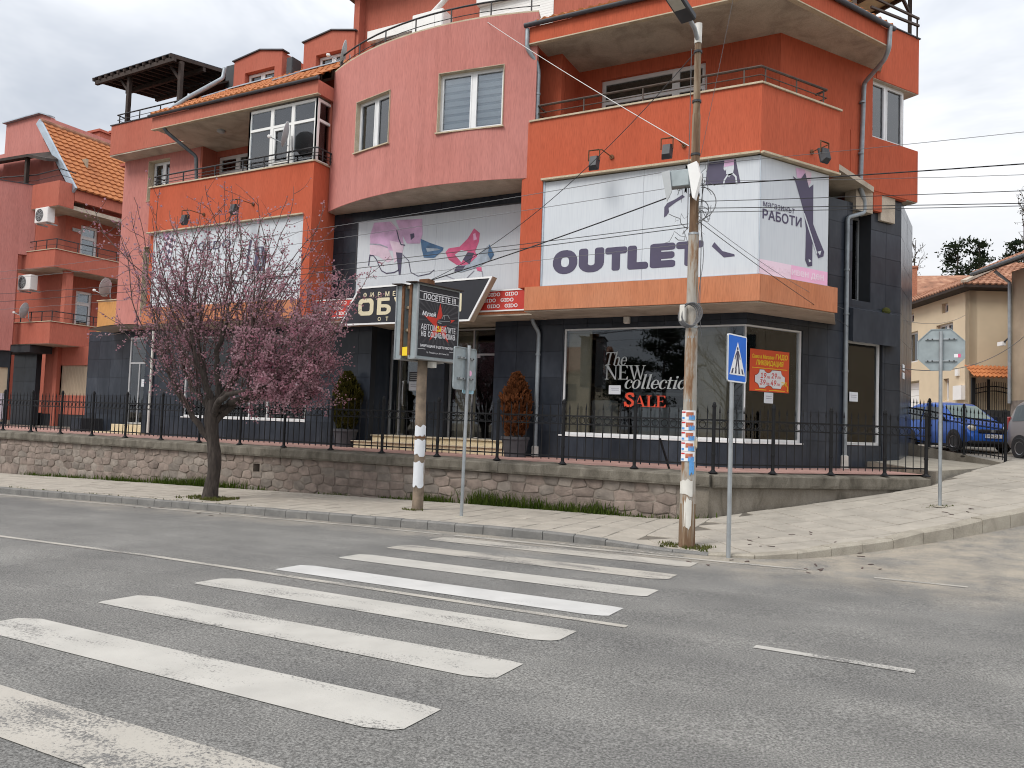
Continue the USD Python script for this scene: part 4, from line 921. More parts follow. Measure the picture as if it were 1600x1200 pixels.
part('roof_soffit', prism_z(Polygon([(-20.5, 15.02), (-13.98, 15.02), (-13.98, 15.62), (-14.0, 17.2), (-20.5, 17.2)]), 10.085, 10.11), 'soffit_concrete')
part('roof_fascia', [axis(14.97).slab(rect(-20.52, -13.96, 10.06, 10.42), 0.12), side(-13.958).slab(rect(14.99, 15.62, 10.06, 10.42), 0.1)], 'salmon_plaster')
part('roof_edge', [axis(14.97).box(-20.53, -13.95, 10.04, 10.06, -0.1, 0.015)], 'beige_coping')
part('gutter', tube([(-20.6, 14.9, 10.45), (-13.9, 14.9, 10.45)], 0.05, 8), 'fascia_dark', smooth=50)
sl35 = np.array([0, math.cos(math.radians(35)), math.sin(math.radians(35))])
part('roof_tiles', tile_roof((-20.45, 14.87, 10.48), (1, 0, 0), sl35, 0, 6.5, 16, w=0.21, clip=lambda s: (0.22 * s, 6.5)), 'roof_tile', kind='stuff')
part('ceiling_lamp', lathe([(0, 0), (0.12, 0), (0.12, -0.05), (0.08, -0.08), (0, -0.08)], (-18.6, 15.9, 10.085), 14), 'grey_plastic')
# glazed balcony
F151 = axis(15.1)
gl = part('glazed_balcony', [F151.slab(rect(-16.56, -14.06, 8.29, 10.0).difference(unary_union([rect(-16.48, -15.74, 8.36, 9.40), rect(-16.48, -15.74, 9.47, 9.93), rect(-15.63, -14.98, 8.36, 9.40), rect(-15.63, -14.98, 9.47, 9.93), rect(-14.87, -14.16, 8.36, 9.40), rect(-14.87, -14.16, 9.47, 9.93)])), 0.07, 0.0),
     F151.slab(rect(-15.60, -15.01, 8.39, 9.37).difference(rect(-15.54, -15.07, 8.45, 9.31)), 0.04, 0.015), side(-14.055).slab(rect(15.1, 15.78, 8.29, 10.0).difference(unary_union([rect(15.19, 15.70, 8.36, 9.40), rect(15.19, 15.70, 9.47, 9.93)])), 0.07, 0.0), side(-16.50).slab(rect(15.1, 17.2, 8.29, 10.0).difference(rect(15.2, 17.1, 8.4, 9.9)), 0.06, 0)], 'white_plastic')
for q in ((-16.5, -15.72, 8.34, 9.42), (-16.5, -15.72, 9.45, 9.95), (-15.65, -14.96, 8.34, 9.42), (-15.65, -14.96, 9.45, 9.95), (-14.89, -14.14, 8.34, 9.42), (-14.89, -14.14, 9.45, 9.95)): obj('pane', F151.box(*q, -0.045, -0.038), 'house_glass', gl)
obj('pane', side(-14.055).box(15.17, 15.72, 8.34, 9.95, -0.045, -0.038), 'house_glass', gl)
obj('curtain', [F151.box(-16.5, -14.15, 8.31, 9.98, -0.26, -0.22)], 'glass_curtain', gl)
railing('balcony_railing', [(-20.35, 15.4), (-20.35, 15.05), (-14.02, 14.96), (-13.9, 15.0), (-13.9, 15.65)], [8.60, 8.47, 8.38], (0.03, 0.06, 0.22, 0.4, 0.55, 0.66, 0.78, 0.9, 0.94, 0.98), 'rail_black', 8.285)
# ground floor of the left block
panels('granite_wall', F16, rect(-21.80, -14.42, 0.66, 4.10).difference(rect(-19.97, -14.98, 1.44, 3.88)), 0.62, 0.62, a_off=-21.8, b_off=0.8)
w2 = part('shop_window', [F16.slab(rect(-19.96, -14.99, 1.44, 3.88).difference(unary_union([rect(-19.92, -17.2, 1.49, 3.84), rect(-17.16, -16.52, 1.49, 3.84), rect(-16.46, -15.03, 1.49, 3.84)])), 0.07, -0.02), F16.box(-20.0, -14.96, 1.405, 1.44, -0.1, 0.035)], 'frame_white')
for q in ((-19.94, -17.18), (-17.17, -16.50), (-16.47, -15.02)): obj('pane', F16.box(q[0], q[1], 1.47, 3.86, -0.06, -0.052), 'shop_glass', w2)
obj('window_film', [F16.box(-19.9, -16.7, 1.47, 3.86, -0.16, -0.13)], 'room_white', w2)
obj('curtain', [F16.box(-16.68, -16.1, 1.47, 3.86, -0.3, -0.25)], 'beige_curtain', w2)
obj('room', room_box(F16, -20.1, -14.8, 1.3, 3.95, -0.35, 3.0), 'dark_room', w2)
F1665, F167 = axis(16.65), axis(16.70)
part('pink_wall', F1665.slab(rect(-24.10, -20.35, 4.24, 10.1).difference(unary_union([rect(-22.85, -21.80, 8.55, 9.92), rect(-22.85, -21.75, 4.72, 7.02)])), 0.25), 'pink_plaster')
part('pink_wall_side', side(-24.102).slab(rect(16.66, 24, 4.24, 10.1), -0.2), 'pink_plaster')
for q in ((-22.85, -21.80, 8.55, 9.92), (-22.85, -21.75, 4.72, 7.02)): part('window_reveal', [F1665.box(q[0], q[0] + 0.012, q[2], q[3], -0.25, 0.012), F1665.box(q[0], q[1], q[3] - 0.012, q[3], -0.25, 0.012), F1665.box(q[0] - 0.02, q[1] + 0.02, q[2], q[2] + 0.014, -0.25, 0.03)], 'beige_coping')
window(MB, F1665, -22.82, -21.80, 8.56, 9.90, -0.20, splits=(0.5,), fw=0.06)
window(MB, F1665, -22.82, -21.75, 4.74, 7.0, -0.20, splits=(), fw=0.05, back=None, frame='aluminium')
part('yellow_wall', [axis(16.9).slab(rect(-25.45, -24.0, 4.24, 5.35), 0.3), side(-25.452).slab(rect(16.92, 24, 4.24, 5.35), -0.2)], 'yellow_plaster')
part('yellow_coping', [axis(16.9).box(-25.5, -24.1, 5.35, 5.385, -0.32, 0.03)], 'beige_coping')
panels('granite_wall', F167, rect(-25.50, -21.78, 0.6, 4.24).difference(rect(-23.20, -22.10, 0.9, 4.02)), 0.62, 0.62, a_off=-25.5, b_off=0.8)
panels('granite_pier', axis(15.9), rect(-25.0, -24.45, 0.6, 1.25), 0.6, 0.66, a_off=-25.0, b_off=0.6, th=0.75)
part('granite_side_wall', side(-25.50).slab(rect(16.71, 24, 0.6, 4.24), -0.2), 'granite')
d2 = part('side_door', [axis(16.6).slab(rect(-23.15, -22.12, 1.12, 3.98).difference(unary_union([rect(-23.09, -22.66, 1.18, 3.1), rect(-22.61, -22.18, 1.18, 3.1), rect(-23.09, -22.18, 3.16, 3.92)])), 0.06, 0)], 'aluminium')
for q in ((-23.1, -22.65, 1.17, 3.12), (-22.62, -22.17, 1.17, 3.12), (-23.1, -22.17, 3.15, 3.93)): obj('pane', axis(16.6).box(*q, -0.04, -0.03), 'house_glass', d2)
obj('room', room_box(axis(16.6), -23.2, -22.08, 1.1, 4.0, -0.12, 1.0), 'dark_room', d2)
obj('curtain', [axis(16.6).box(-23.02, -22.8, 1.2, 3.9, -0.12, -0.1), axis(16.6).box(-22.5, -22.3, 1.2, 3.9, -0.12, -0.1)], 'room_white', d2)
part('door_reveal', [axis(16.74).box(-23.32, -23.16, 1.1, 4.02, -0.02, 0.03)], 'dark_room')
s2 = part('steps', [bevbox((-24.0, 15.95, 0.62), (-21.6, 16.68, 0.86), 0.012)], 'step_stone')
obj('upper_step', bevbox((-23.45, 16.25, 0.86), (-21.72, 16.69, 1.10), 0.012), 'step_stone', s2)
aw = [(-24.2 + 2.4 * i / 8, 4.10 + 0.20 * math.sin(math.pi * (0.15 + 0.5 * i / 8))) for i in range(9)]
V = [(x, y, z) for y in (15.75, 16.68) for x, z in aw]; Fc = []
for i in range(8): Fc += [(i, i + 1, i + 10), (i, i + 10, i + 9)]
m = trimesh.Trimesh(V, Fc, process=False); m2 = m.copy(); m2.vertices = m2.vertices - (0, 0, 0.02); m2.invert()
part('door_awning', [m, m2], 'awning', smooth=True)
part('terrace_parapet', [axis(16.1).slab(rect(-24.14, -20.5, 10.12, 11.13), 0.25), side(-24.142).slab(rect(16.12, 22, 10.12, 11.13), -0.2)], 'red_plaster')
part('terrace_soffit', bx((-24.14, 16.11, 10.08), (-20.5, 16.9, 10.118)), 'soffit_concrete')
part('terrace_coping', axis(16.1).box(-24.18, -20.5, 11.132, 11.16, -0.28, 0.03), 'fascia_dark')
railing('terrace_railing', [(-24.0, 16.9), (-24.0, 16.2), (-20.6, 16.2)], [11.52, 11.35], (0.02, 0.2, 0.45, 0.7, 0.95), 'rail_black', 11.15)
# dormers and chimney on the left roof
for (x0, x1, zt, yf) in ((-19.45, -17.38, 12.86, 17.0), (-16.5, -14.55, 12.88, 17.0)):
    fd = axis(yf); c = (x0 + x1) / 2 + 0.1
    pol = Polygon([(x0, 11.3), (x1, 11.3), (x1, zt - 0.06), (c, zt + 0.14), (x0, zt - 0.02)]).difference(rect(x0 + 0.5, x1 - 0.3, 11.5, 12.38))
    dm = part('dormer', [fd.slab(pol, 0.2), fd.slab(Polygon([(x0, 11.3), (x1, 11.3), (x1, zt - 0.06), (c, zt + 0.14), (x0, zt - 0.02)]), 0.1, -2.4), side(x1).slab(rect(yf + 0.02, yf + 2.4, 11.3, zt - 0.07), 0.15, -0.01), side(x0 + 0.15).slab(rect(yf + 0.02, yf + 2.4, 11.3, zt - 0.03), 0.15, 0.0)], 'red_plaster')
    obj('dormer_coping', [bar(fd.p(x0 - 0.06, zt, -0.1), fd.p(c, zt + 0.16, -0.1), 0.3, 0.035), bar(fd.p(c, zt + 0.16, -0.1), fd.p(x1 + 0.06, zt - 0.04, -0.1), 0.3, 0.035)], 'fascia_dark', dm)
    window(MB, fd, x0 + 0.52, x1 - 0.32, 11.6, 12.36, -0.16, splits=(0.5,), fw=0.06, back=None, name='dormer_window')
    part('roof_flashing', [bar((x0 - 0.1, 15.9, 11.26), (x0 + 0.5, 17.0, 12.02), 0.12, 0.03), bar((x0 + 0.6, 16.3, 11.55), (x1 - 0.3, 16.95, 11.98), 0.14, 0.03)], 'flashing')
part('chimney', bevbox((-20.3, 17.4, 11.2), (-19.75, 18.0, 13.05), 0.02), 'dark_metal'); part('chimney', bevbox((-17.2, 17.0, 11.5), (-16.95, 17.4, 12.55), 0.02), 'dark_metal')
# rear body so that the building is closed
part('rear_walls', [bx((-25.4, 23.8, 0.5), (-1.0, 24.0, 10.2)), bx((-25.4, 17.35, 10.3), (-2.4, 24.0, 10.4)), bx((-1.6, 20.5, 0.5), (-1.4, 24, 10.2)), bx((-15, 22.9, 10.2), (-6.5, 23.1, 15.2)), bx((-15, 17.3, 15.0), (-6.5, 23.1, 15.2)), bx((-7.0, 17.3, 10.2), (-6.8, 23, 15.2))], 'red_plaster')

# downpipes
def downpipe(pts, mat='zinc_pipe', r=0.05, clips=()):
    P_ = [np.array(p, float) for p in pts]; out = [P_[0]]
    for i in range(1, len(P_) - 1):
        d0, d1 = P_[i - 1] - P_[i], P_[i + 1] - P_[i]; e = 0.07
        out += [P_[i] + d0 / np.linalg.norm(d0) * e, P_[i] + (d0 / np.linalg.norm(d0) + d1 / np.linalg.norm(d1)) * e * 0.28, P_[i] + d1 / np.linalg.norm(d1) * e]
    out.append(P_[-1])
    ms = [tube(out, r, 10)]
    for c in clips: ms.append(lathe([(r + 0.003, -0.02), (r + 0.012, -0.02), (r + 0.012, 0.02), (r + 0.003, 0.02)], c, 12))
    return part('downpipe', ms, mat, smooth=45)
wp = lambda t, z, c=0.07: tuple(FW.p(t, z, c))
downpipe([(-0.56, 18.12, 10.48), (-0.575, 18.13, 10.02), (-0.66, 18.3, 9.86), wp(2.66, 9.66), wp(2.58, 7.45), wp(2.58, 7.22), wp(2.85, 6.98, -0.03), wp(2.86, 6.7, -0.03), tuple(FG.p(3.03, 6.5, 0.07)), tuple(FG.p(3.03, 0.86, 0.07))], 'zinc_pipe', 0.05, [wp(2.6, 9.2), wp(2.58, 8.0), tuple(FG.p(3.03, 5.3, 0.07)), tuple(FG.p(3.03, 4.3, 0.07)), tuple(FG.p(3.03, 3.0, 0.07))])
part('downpipe_foot', lathe([(0, 0), (0.085, 0), (0.08, 0.28), (0.05, 0.30)], tuple(FG.p(3.03, 0.82, 0.07)), 12), 'grimy_white')
downpipe([(-7.80, 14.93, 10.44), (-7.80, 14.94, 10.0), (-7.63, 15.12, 9.72), (-7.60, 15.16, 9.5), (-7.60, 15.16, 8.32)], 'zinc_pipe', 0.05, [(-7.6, 15.16, 9.0)])
downpipe([(-7.95, 15.9, 4.3), (-7.95, 16.0, 3.95), (-7.84, 16.12, 3.72), (-7.84, 16.12, 0.86)], 'zinc_pipe', 0.05, [(-7.84, 16.12, 3.2), (-7.84, 16.12, 2.0)])
part('downpipe_foot', lathe([(0, 0), (0.085, 0), (0.08, 0.22), (0.05, 0.24)], (-7.84, 16.12, 0.83), 12), 'grimy_white')
downpipe([(-20.0, 15.0, 10.06), (-20.0, 15.1, 9.95), (-19.45, 15.75, 9.35), (-19.4, 15.8, 8.3)], 'dark_pipe', 0.055)
downpipe([(-19.9, 15.0, 10.55), (-19.7, 15.6, 11.2), (-19.65, 16.75, 12.25), (-19.65, 16.8, 12.6)], 'zinc_pipe', 0.06)
downpipe([(-21.4, 16.12, 4.1), (-21.4, 16.12, 0.85)], 'grimy_white', 0.04)
part('wall_lamp', bevbox((-5.75, 16.05, 3.86), (-5.62, 16.18, 4.02), 0.02), 'grimy_white')

# wooden canopy on the left roof terrace
WC = thing('roof_canopy', 'dark timber canopy on posts over the left roof terrace', 'canopy', (-23.3, 17.3, 11.15))
cq = [(-25.25, 16.1), (-21.35, 16.1), (-21.1, 18.6), (-25.2, 18.6)]; cz = [12.93, 13.02, 13.38, 13.28]
obj('roof_sheet', lift(cq, [z + 0.10 for z in cz], 0.025), 'canopy_sheet', WC)
for i in range(13):
    t = i / 12.0; a = np.array([-25.25 + 3.9 * t, 16.05, 12.93 + 0.09 * t]); b = np.array([-25.2 + 4.1 * t, 18.6, 13.28 + 0.1 * t])
    obj('rafter', bar(a, b, 0.07, 0.11), 'old_wood', WC)
for (y, z0) in ((16.15, 12.85), (17.3, 13.0), (18.5, 13.2)): obj('beam', bar((-25.2, y, z0 - 0.02), (-21.2, y, z0 + 0.06), 0.10, 0.14), 'old_wood', WC)
for p in ((-23.62, 16.3), (-21.2, 16.4), (-23.5, 18.4), (-21.1, 18.4)):
    obj('post', bar((p[0], p[1], 11.0), (p[0], p[1], 12.9 + 0.12 * (p[1] - 16.2)), 0.12), 'old_wood', WC)
    obj('brace', bar((p[0], p[1], 12.3), (p[0] - 0.5, p[1], 12.85), 0.07), 'old_wood', WC)
obj('back_boarding', bx((-23.6, 18.66, 11.0), (-19.9, 18.72, 13.3)), 'old_wood', WC)
obj('lean_to', lift([(-21.9, 17.0), (-20.2, 17.0), (-19.9, 18.6), (-21.9, 18.6)], [11.9, 12.3, 13.25, 13.2], 0.06), 'old_wood', WC)
# ---------------------------------------------------------------- billboards and shop signs
def decal(f_, poly, layer, mat, name, parent, base=0.0):
    if isinstance(poly, list): poly = Polygon(poly)
    if not poly.is_valid: poly = poly.buffer(0)
    c = base + 0.0022 * layer
    return obj(name, f_.slab(poly, 0.0018, c + 0.0018), mat, parent)
def line(pts, w): return LineString(pts).buffer(w / 2, cap_style=2)
def txt(s, x0, x1, z0, z1, **k): return at(text_poly(s, x1 - x0, z1 - z0, **k), x0, z0)

# left billboard
LB = thing('billboard', 'white shop billboard with a checked boot and the word GIDO behind the blossoming tree', 'billboard', (-17.2, 15.05, 4.62), 'billboards on the shop building')
for a0, a1 in ((-20.2, -17.24), (-17.235, -14.29)): obj('billboard_panel', F15.box(a0, a1, 4.622, 6.862, -0.10, -0.06), 'billboard_sheet', LB)
obj('edge_trim', [F15.box(-20.225, -20.2, 4.62, 6.864, -0.1, -0.045), F15.box(-20.2, -14.29, 4.616, 4.632, -0.1, -0.05)], 'aluminium', LB)
B_ = -0.06
decal(F15, [(-19.83, 6.81), (-19.49, 6.84), (-19.51, 6.72), (-19.75, 6.67)], 1, 'print_mauve', 'printed_leg', LB, B_)
boot = Polygon([(-19.52, 6.82), (-19.23, 6.65), (-19.37, 6.35), (-19.44, 5.93), (-19.39, 5.79), (-19.68, 5.83), (-19.63, 6.13), (-19.80, 6.38), (-19.98, 6.04), (-19.80, 6.48)])
decal(F15, boot, 2, 'print_light', 'printed_boot', LB, B_)
chk = unary_union([affinity.rotate(rect(-19.9 + i * 0.115, -19.9 + (i + 1) * 0.115, 5.7 + j * 0.13, 5.7 + (j + 1) * 0.13), 24, origin=(-19.5, 6.2)) for i in range(-3, 10) for j in range(-3, 12) if (i + j) % 2]).intersection(boot)
decal(F15, chk, 3, 'vinyl_ink', 'printed_checks', LB, B_)
decal(F15, line([(-19.93, 6.02), (-19.80, 6.42), (-19.62, 6.5)], 0.03), 3, 'vinyl_ink', 'printed_heel', LB, B_)
decal(F15, txt('GIDO', -18.30, -16.97, 6.19, 6.44, grow=0.015), 1, 'vinyl_ink', 'lettering', LB, B_)
for p in ([(-16.26, 6.34), (-16.15, 6.37), (-16.21, 6.07), (-16.27, 5.54), (-16.38, 5.46)], [(-16.01, 6.14), (-15.74, 6.14), (-15.57, 5.84), (-15.66, 5.46), (-16.08, 5.48), (-16.02, 5.83)], [(-18.86, 5.52), (-18.77, 5.65), (-18.73, 5.18), (-18.82, 5.09)]):
    decal(F15, p, 1, 'vinyl_ink', 'printed_boot', LB, B_)
decal(F15, [(-15.9, 6.1), (-15.8, 6.1), (-15.72, 5.6), (-15.85, 5.6)], 2, 'print_steel', 'printed_shine', LB, B_)

# middle billboard
MBB = thing('billboard', 'white shop billboard with pink and blue high heeled shoes above the shoe shop sign', 'billboard', (-10.6, 15.9, 4.66), 'billboards on the shop building')
Fm = F159
for a0, a1 in ((-13.14, -10.66), (-10.655, -8.07)): obj('billboard_panel', Fm.box(a0, a1, 4.66, 6.76, -0.02, 0.04), 'billboard_sheet', MBB)
obj('edge_trim', [Fm.slab(rect(-13.17, -8.04, 4.63, 6.79).difference(rect(-13.14, -8.07, 4.66, 6.76)), 0.08, 0.06)], 'fascia_dark', MBB)
C_ = 0.04
decal(Fm, [(-12.62, 6.70), (-12.07, 6.68), (-11.70, 6.33), (-11.63, 5.99), (-11.83, 5.88), (-12.14, 5.94), (-12.72, 6.16), (-12.74, 6.37)], 1, 'print_mauve', 'printed_leg', MBB, C_)
decal(Fm, [(-12.73, 6.16), (-12.14, 5.99), (-11.97, 5.68), (-12.12, 5.61), (-12.44, 5.80), (-12.71, 5.86)], 2, 'print_lilac', 'printed_foot', MBB, C_)
decal(Fm, line([(-12.73, 6.14), (-12.4, 6.10), (-12.14, 6.0)], 0.035), 3, 'print_grey', 'printed_strap', MBB, C_)
decal(Fm, [(-11.92, 6.70), (-11.10, 6.66), (-11.07, 6.27), (-11.14, 6.03), (-11.54, 6.06), (-11.75, 6.37)], 2, 'print_mauve', 'printed_leg', MBB, C_)
decal(Fm, [(-12.10, 6.19), (-11.64, 6.07), (-11.67, 5.78), (-11.91, 5.59), (-11.98, 5.93)], 3, 'print_lilac', 'printed_foot', MBB, C_)
decal(Fm, [(-11.45, 6.30), (-11.33, 6.31), (-11.31, 6.21), (-11.42, 6.14)], 3, 'vinyl_ink', 'printed_toe', MBB, C_)
decal(Fm, line([(-11.88, 6.45), (-11.80, 6.2), (-11.72, 6.05), (-11.6, 6.02)], 0.03), 4, 'vinyl_ink', 'printed_strap', MBB, C_)
decal(Fm, line([(-12.1, 6.68), (-11.85, 6.45), (-11.76, 6.2)], 0.02), 4, 'print_lilac', 'printed_crease', MBB, C_)
for p, w in (([(-12.71, 5.84), (-12.60, 5.83), (-12.49, 5.72), (-12.40, 5.55), (-12.31, 5.41), (-12.15, 5.33), (-11.90, 5.34), (-11.75, 5.40)], 0.025), ([(-12.71, 5.86), (-12.74, 5.57)], 0.03), ([(-11.65, 5.78), (-11.46, 5.61), (-11.42, 5.45), (-11.38, 5.31), (-11.15, 5.20), (-10.81, 5.24), (-10.67, 5.33)], 0.018)):
    decal(Fm, line(p, w), 4, 'vinyl_ink', 'printed_sole', MBB, C_)
decal(Fm, [(-11.87, 5.86), (-11.67, 5.83), (-11.70, 5.27), (-11.75, 5.27)], 4, 'vinyl_ink', 'printed_heel', MBB, C_)
decal(Fm, [(-11.12, 6.15), (-10.85, 6.03), (-10.42, 5.87), (-10.44, 5.80), (-10.69, 5.63), (-11.00, 5.66), (-11.08, 5.90)], 3, 'print_blue', 'printed_shoe', MBB, C_)
decal(Fm, [(-10.95, 5.9), (-10.6, 5.86), (-10.5, 5.82), (-10.9, 5.8)], 4, 'print_steel', 'printed_shine', MBB, C_)
decal(Fm, [(-9.56, 6.28), (-9.39, 6.15), (-9.41, 5.93), (-9.51, 5.69), (-9.95, 5.86), (-9.73, 6.04)], 1, 'print_pink', 'printed_shoe', MBB, C_)
decal(Fm, [(-9.58, 6.14), (-9.52, 6.16), (-9.47, 6.0), (-9.56, 5.98)], 2, 'print_rose', 'printed_shine', MBB, C_)
decal(Fm, [(-10.36, 5.75), (-10.27, 5.84), (-9.90, 5.86), (-9.49, 5.68), (-9.44, 5.58), (-9.74, 5.37), (-10.02, 5.41), (-10.26, 5.56)], 2, 'print_pink', 'printed_shoe', MBB, C_)
decal(Fm, [(-10.08, 5.67), (-9.90, 5.77), (-9.71, 5.72), (-9.88, 5.46)], 3, 'billboard_sheet', 'printed_lining', MBB, C_)
decal(Fm, [(-9.84, 5.53), (-9.71, 5.70), (-9.53, 5.67), (-9.65, 5.40)], 4, 'vinyl_ink', 'printed_lining', MBB, C_)
decal(Fm, [(-9.11, 5.85), (-8.97, 5.59), (-9.08, 5.46), (-9.43, 5.31), (-9.87, 5.22), (-10.08, 5.25), (-10.02, 5.37), (-9.65, 5.40), (-9.31, 5.69)], 5, 'print_steel', 'printed_shoe', MBB, C_)
decal(Fm, [(-9.11, 5.85), (-8.97, 5.59), (-9.06, 5.47), (-9.14, 5.6)], 6, 'print_blue', 'printed_shoe', MBB, C_)
decal(Fm, [(-10.08, 5.25), (-10.02, 5.37), (-9.75, 5.38), (-9.87, 5.24)], 6, 'vinyl_ink', 'printed_lining', MBB, C_)
decal(Fm, [(-9.47, 5.31), (-9.31, 5.31), (-9.30, 5.20), (-9.42, 5.23)], 4, 'print_pink', 'printed_toe', MBB, C_)
for p in ([(-10.34, 5.17), (-10.05, 5.06)], [(-9.29, 5.22), (-9.26, 5.06)], [(-9.73, 5.05), (-9.51, 5.24)]): decal(Fm, line(p, 0.018), 4, 'print_grey', 'printed_heel', MBB, C_)

# corner billboard (front face and chamfered face)
RB = thing('billboard', 'large white corner billboard with the word OUTLET over the shop window', 'billboard', (-4, 15.05, 4.6), 'billboards on the shop building')
for f_, a0, a1 in ((F15, -7.28, -5.02), (F15, -5.014, -2.69), (FC, 0.01, 2.05)): obj('billboard_panel', f_.box(a0, a1, 4.60, 6.90, -0.09, -0.04), 'billboard_sheet', RB)
obj('edge_trim', [F15.box(-7.32, -7.28, 4.58, 6.92, -0.09, -0.02), F15.box(-7.3, -2.69, 4.578, 4.60, -0.09, -0.02), FC.box(0.0, 2.06, 4.578, 4.60, -0.09, -0.02), F15.box(-2.689, -2.681, 4.6, 6.9, -0.09, -0.037)], 'flashing', RB)
D_ = -0.04
letters = 'OUTLET'; lx = [(-7.03, -6.53), (-6.50, -6.00), (-5.98, -5.56), (-5.55, -5.16), (-5.13, -4.67), (-4.66, -4.18)]
lx = [(-7.03 + (a + 7.03) * 1.15, -7.03 + (b + 7.03) * 1.15) for a, b in lx]
for ch, (a0, a1) in zip(letters, lx):
    g_ = text_poly(ch, None, 1.0, bold=True, grow=0.10).buffer(-0.002); b_ = g_.bounds; hh = 0.52 if ch in 'OU' else 0.50
    g_ = affinity.affine_transform(g_, [(a1 - a0) / (b_[2] - b_[0]), 0, 0, hh / (b_[3] - b_[1]), -b_[0] * (a1 - a0) / (b_[2] - b_[0]) + a0, -b_[1] * hh / (b_[3] - b_[1]) + 4.83])
    decal(F15, g_, 1, 'vinyl_ink', 'letter', RB, D_)
skirt = Polygon([(-3.71, 6.88), (-3.16, 6.88), (-3.06, 6.40), (-3.13, 6.39), (-3.60, 6.42), (-3.74, 6.45), (-3.72, 6.76)])
decal(F15, skirt, 1, 'vinyl_ink', 'printed_skirt', RB, D_)
decal(F15, [(-3.38, 6.88), (-3.19, 6.88), (-3.19, 6.69), (-3.21, 6.60), (-3.27, 6.56), (-3.28, 6.53), (-3.31, 6.59), (-3.34, 6.61), (-3.34, 6.71), (-3.36, 6.67), (-3.39, 6.71)], 2, 'billboard_sheet', 'printed_hand', RB, D_)
decal(F15, [(-3.38, 6.88), (-3.19, 6.88), (-3.19, 6.77), (-3.38, 6.75)], 3, 'print_mauve', 'printed_sleeve', RB, D_)
decal(F15, line([(-3.39, 6.37), (-3.37, 6.49), (-3.31, 6.58), (-3.21, 6.60), (-3.15, 6.53), (-3.13, 6.38)], 0.03), 2, 'billboard_sheet', 'printed_strap', RB, D_)
decal(F15, [(-4.57, 5.86), (-4.57, 6.07), (-4.51, 6.15), (-4.35, 6.21), (-4.20, 6.29), (-4.15, 6.24), (-4.33, 6.15), (-4.48, 6.05), (-4.47, 5.96), (-4.52, 5.89)], 1, 'vinyl_ink', 'printed_leg', RB, D_)
decal(F15, [(-3.59, 5.19), (-3.54, 5.27), (-3.38, 5.08), (-3.15, 5.00), (-3.14, 4.96), (-3.35, 4.95)], 1, 'vinyl_ink', 'printed_shoe', RB, D_)
decal(FC, [(0.96, 6.67), (1.07, 6.64), (1.19, 6.66), (1.32, 6.81), (1.43, 6.55), (1.49, 6.45), (1.57, 6.22), (1.58, 5.81), (1.70, 5.62), (1.93, 5.29), (1.91, 5.19), (1.75, 5.13), (1.70, 5.22), (1.57, 5.45), (1.57, 5.07), (1.57, 4.95), (1.44, 4.92), (1.36, 5.04), (1.37, 5.66), (1.31, 5.98), (1.18, 6.27), (1.05, 6.55)], 2, 'vinyl_ink', 'printed_trousers', RB, D_)
decal(FC, [(1.45, 6.53), (1.57, 6.62), (1.58, 6.03), (1.45, 6.01)], 1, 'vinyl_ink', 'printed_trousers', RB, D_)
decal(FC, [(1.04, 6.86), (1.30, 6.87), (1.32, 6.81), (1.19, 6.67), (1.08, 6.67)], 1, 'print_mauve', 'printed_shirt', RB, D_)
decal(FC, [(1.30, 6.87), (1.51, 6.85), (1.50, 6.64), (1.43, 6.55)], 1, 'print_lilac', 'printed_shirt', RB, D_)
decal(FC, line([(1.30, 5.98), (1.54, 5.53), (1.70, 5.22)], 0.035), 3, 'billboard_sheet', 'printed_gap', RB, D_)
decal(FC, [(1.72, 5.26), (1.84, 5.30), (1.80, 5.20)], 3, 'billboard_sheet', 'printed_shine', RB, D_)
decal(FC, [(1.46, 5.08), (1.54, 5.04), (1.47, 5.01)], 3, 'billboard_sheet', 'printed_shine', RB, D_)
decal(FC, txt('магазинът', 0.13, 1.03, 5.92, 6.02, slant=4), 1, 'vinyl_ink', 'lettering', RB, D_)
decal(FC, txt('РАБОТИ', 0.12, 1.24, 5.68, 5.88, bold=True), 1, 'vinyl_ink', 'lettering', RB, D_)
decal(FC, rect(0.02, 0.95, 4.603, 4.885), 1, 'faded_rose', 'printed_strip', RB, D_); decal(FC, rect(0.95, 2.045, 4.603, 4.885), 1, 'print_rose', 'printed_strip', RB, D_)
decal(FC, txt('без почивен ден', 0.13, 1.93, 4.66, 4.84, bold=True), 2, 'faded_rose', 'lettering', RB, D_)

# red strip sign and black sign board of the shoe shop
RS = thing('red_sign', 'long red sign strip with rows of small white GIDO words behind the black board', 'sign', (-11, 15.3, 4.1))
F153 = axis(15.30)
obj('sign_panel', [F153.box(-13.96, -7.68, 4.14, 4.60, -0.05, 0.0)], 'sign_red', RS)
obj('frame', [F153.slab(rect(-13.98, -7.66, 4.12, 4.62).difference(rect(-13.95, -7.69, 4.15, 4.59)), 0.05, 0.012)], 'sign_white', RS)
gid = text_poly('GIDO', 0.33, 0.085, bold=True)
for a0, a1 in ((-13.9, -12.45), (-8.95, -7.75)):
    row = []
    for j in range(3):
        a = a0 + (0.05 if j % 2 else 0.16)
        while a + 0.33 < a1:
            row.append(at(gid, a, 4.20 + j * 0.135)); a += 0.46
    decal(F153, unary_union(row), 1, 'sign_white', 'lettering', RS)
BS = thing('shoe_shop_sign', 'black slanted sign board with cream Cyrillic lettering over the shop entrance', 'sign', (-10.6, 14.95, 3.9))
F149 = axis(14.96)
par = Polygon([(-12.84, 3.88), (-9.06, 3.88), (-8.50, 4.86), (-12.28, 4.80)])
obj('sign_board', F149.slab(par.buffer(-0.02, join_style=2), 0.22, 0.0), 'sign_black', BS)
obj('frame', F149.slab(par.buffer(0.012, join_style=2).difference(par.buffer(-0.03, join_style=2)), 0.03, 0.012), 'sign_white', BS)
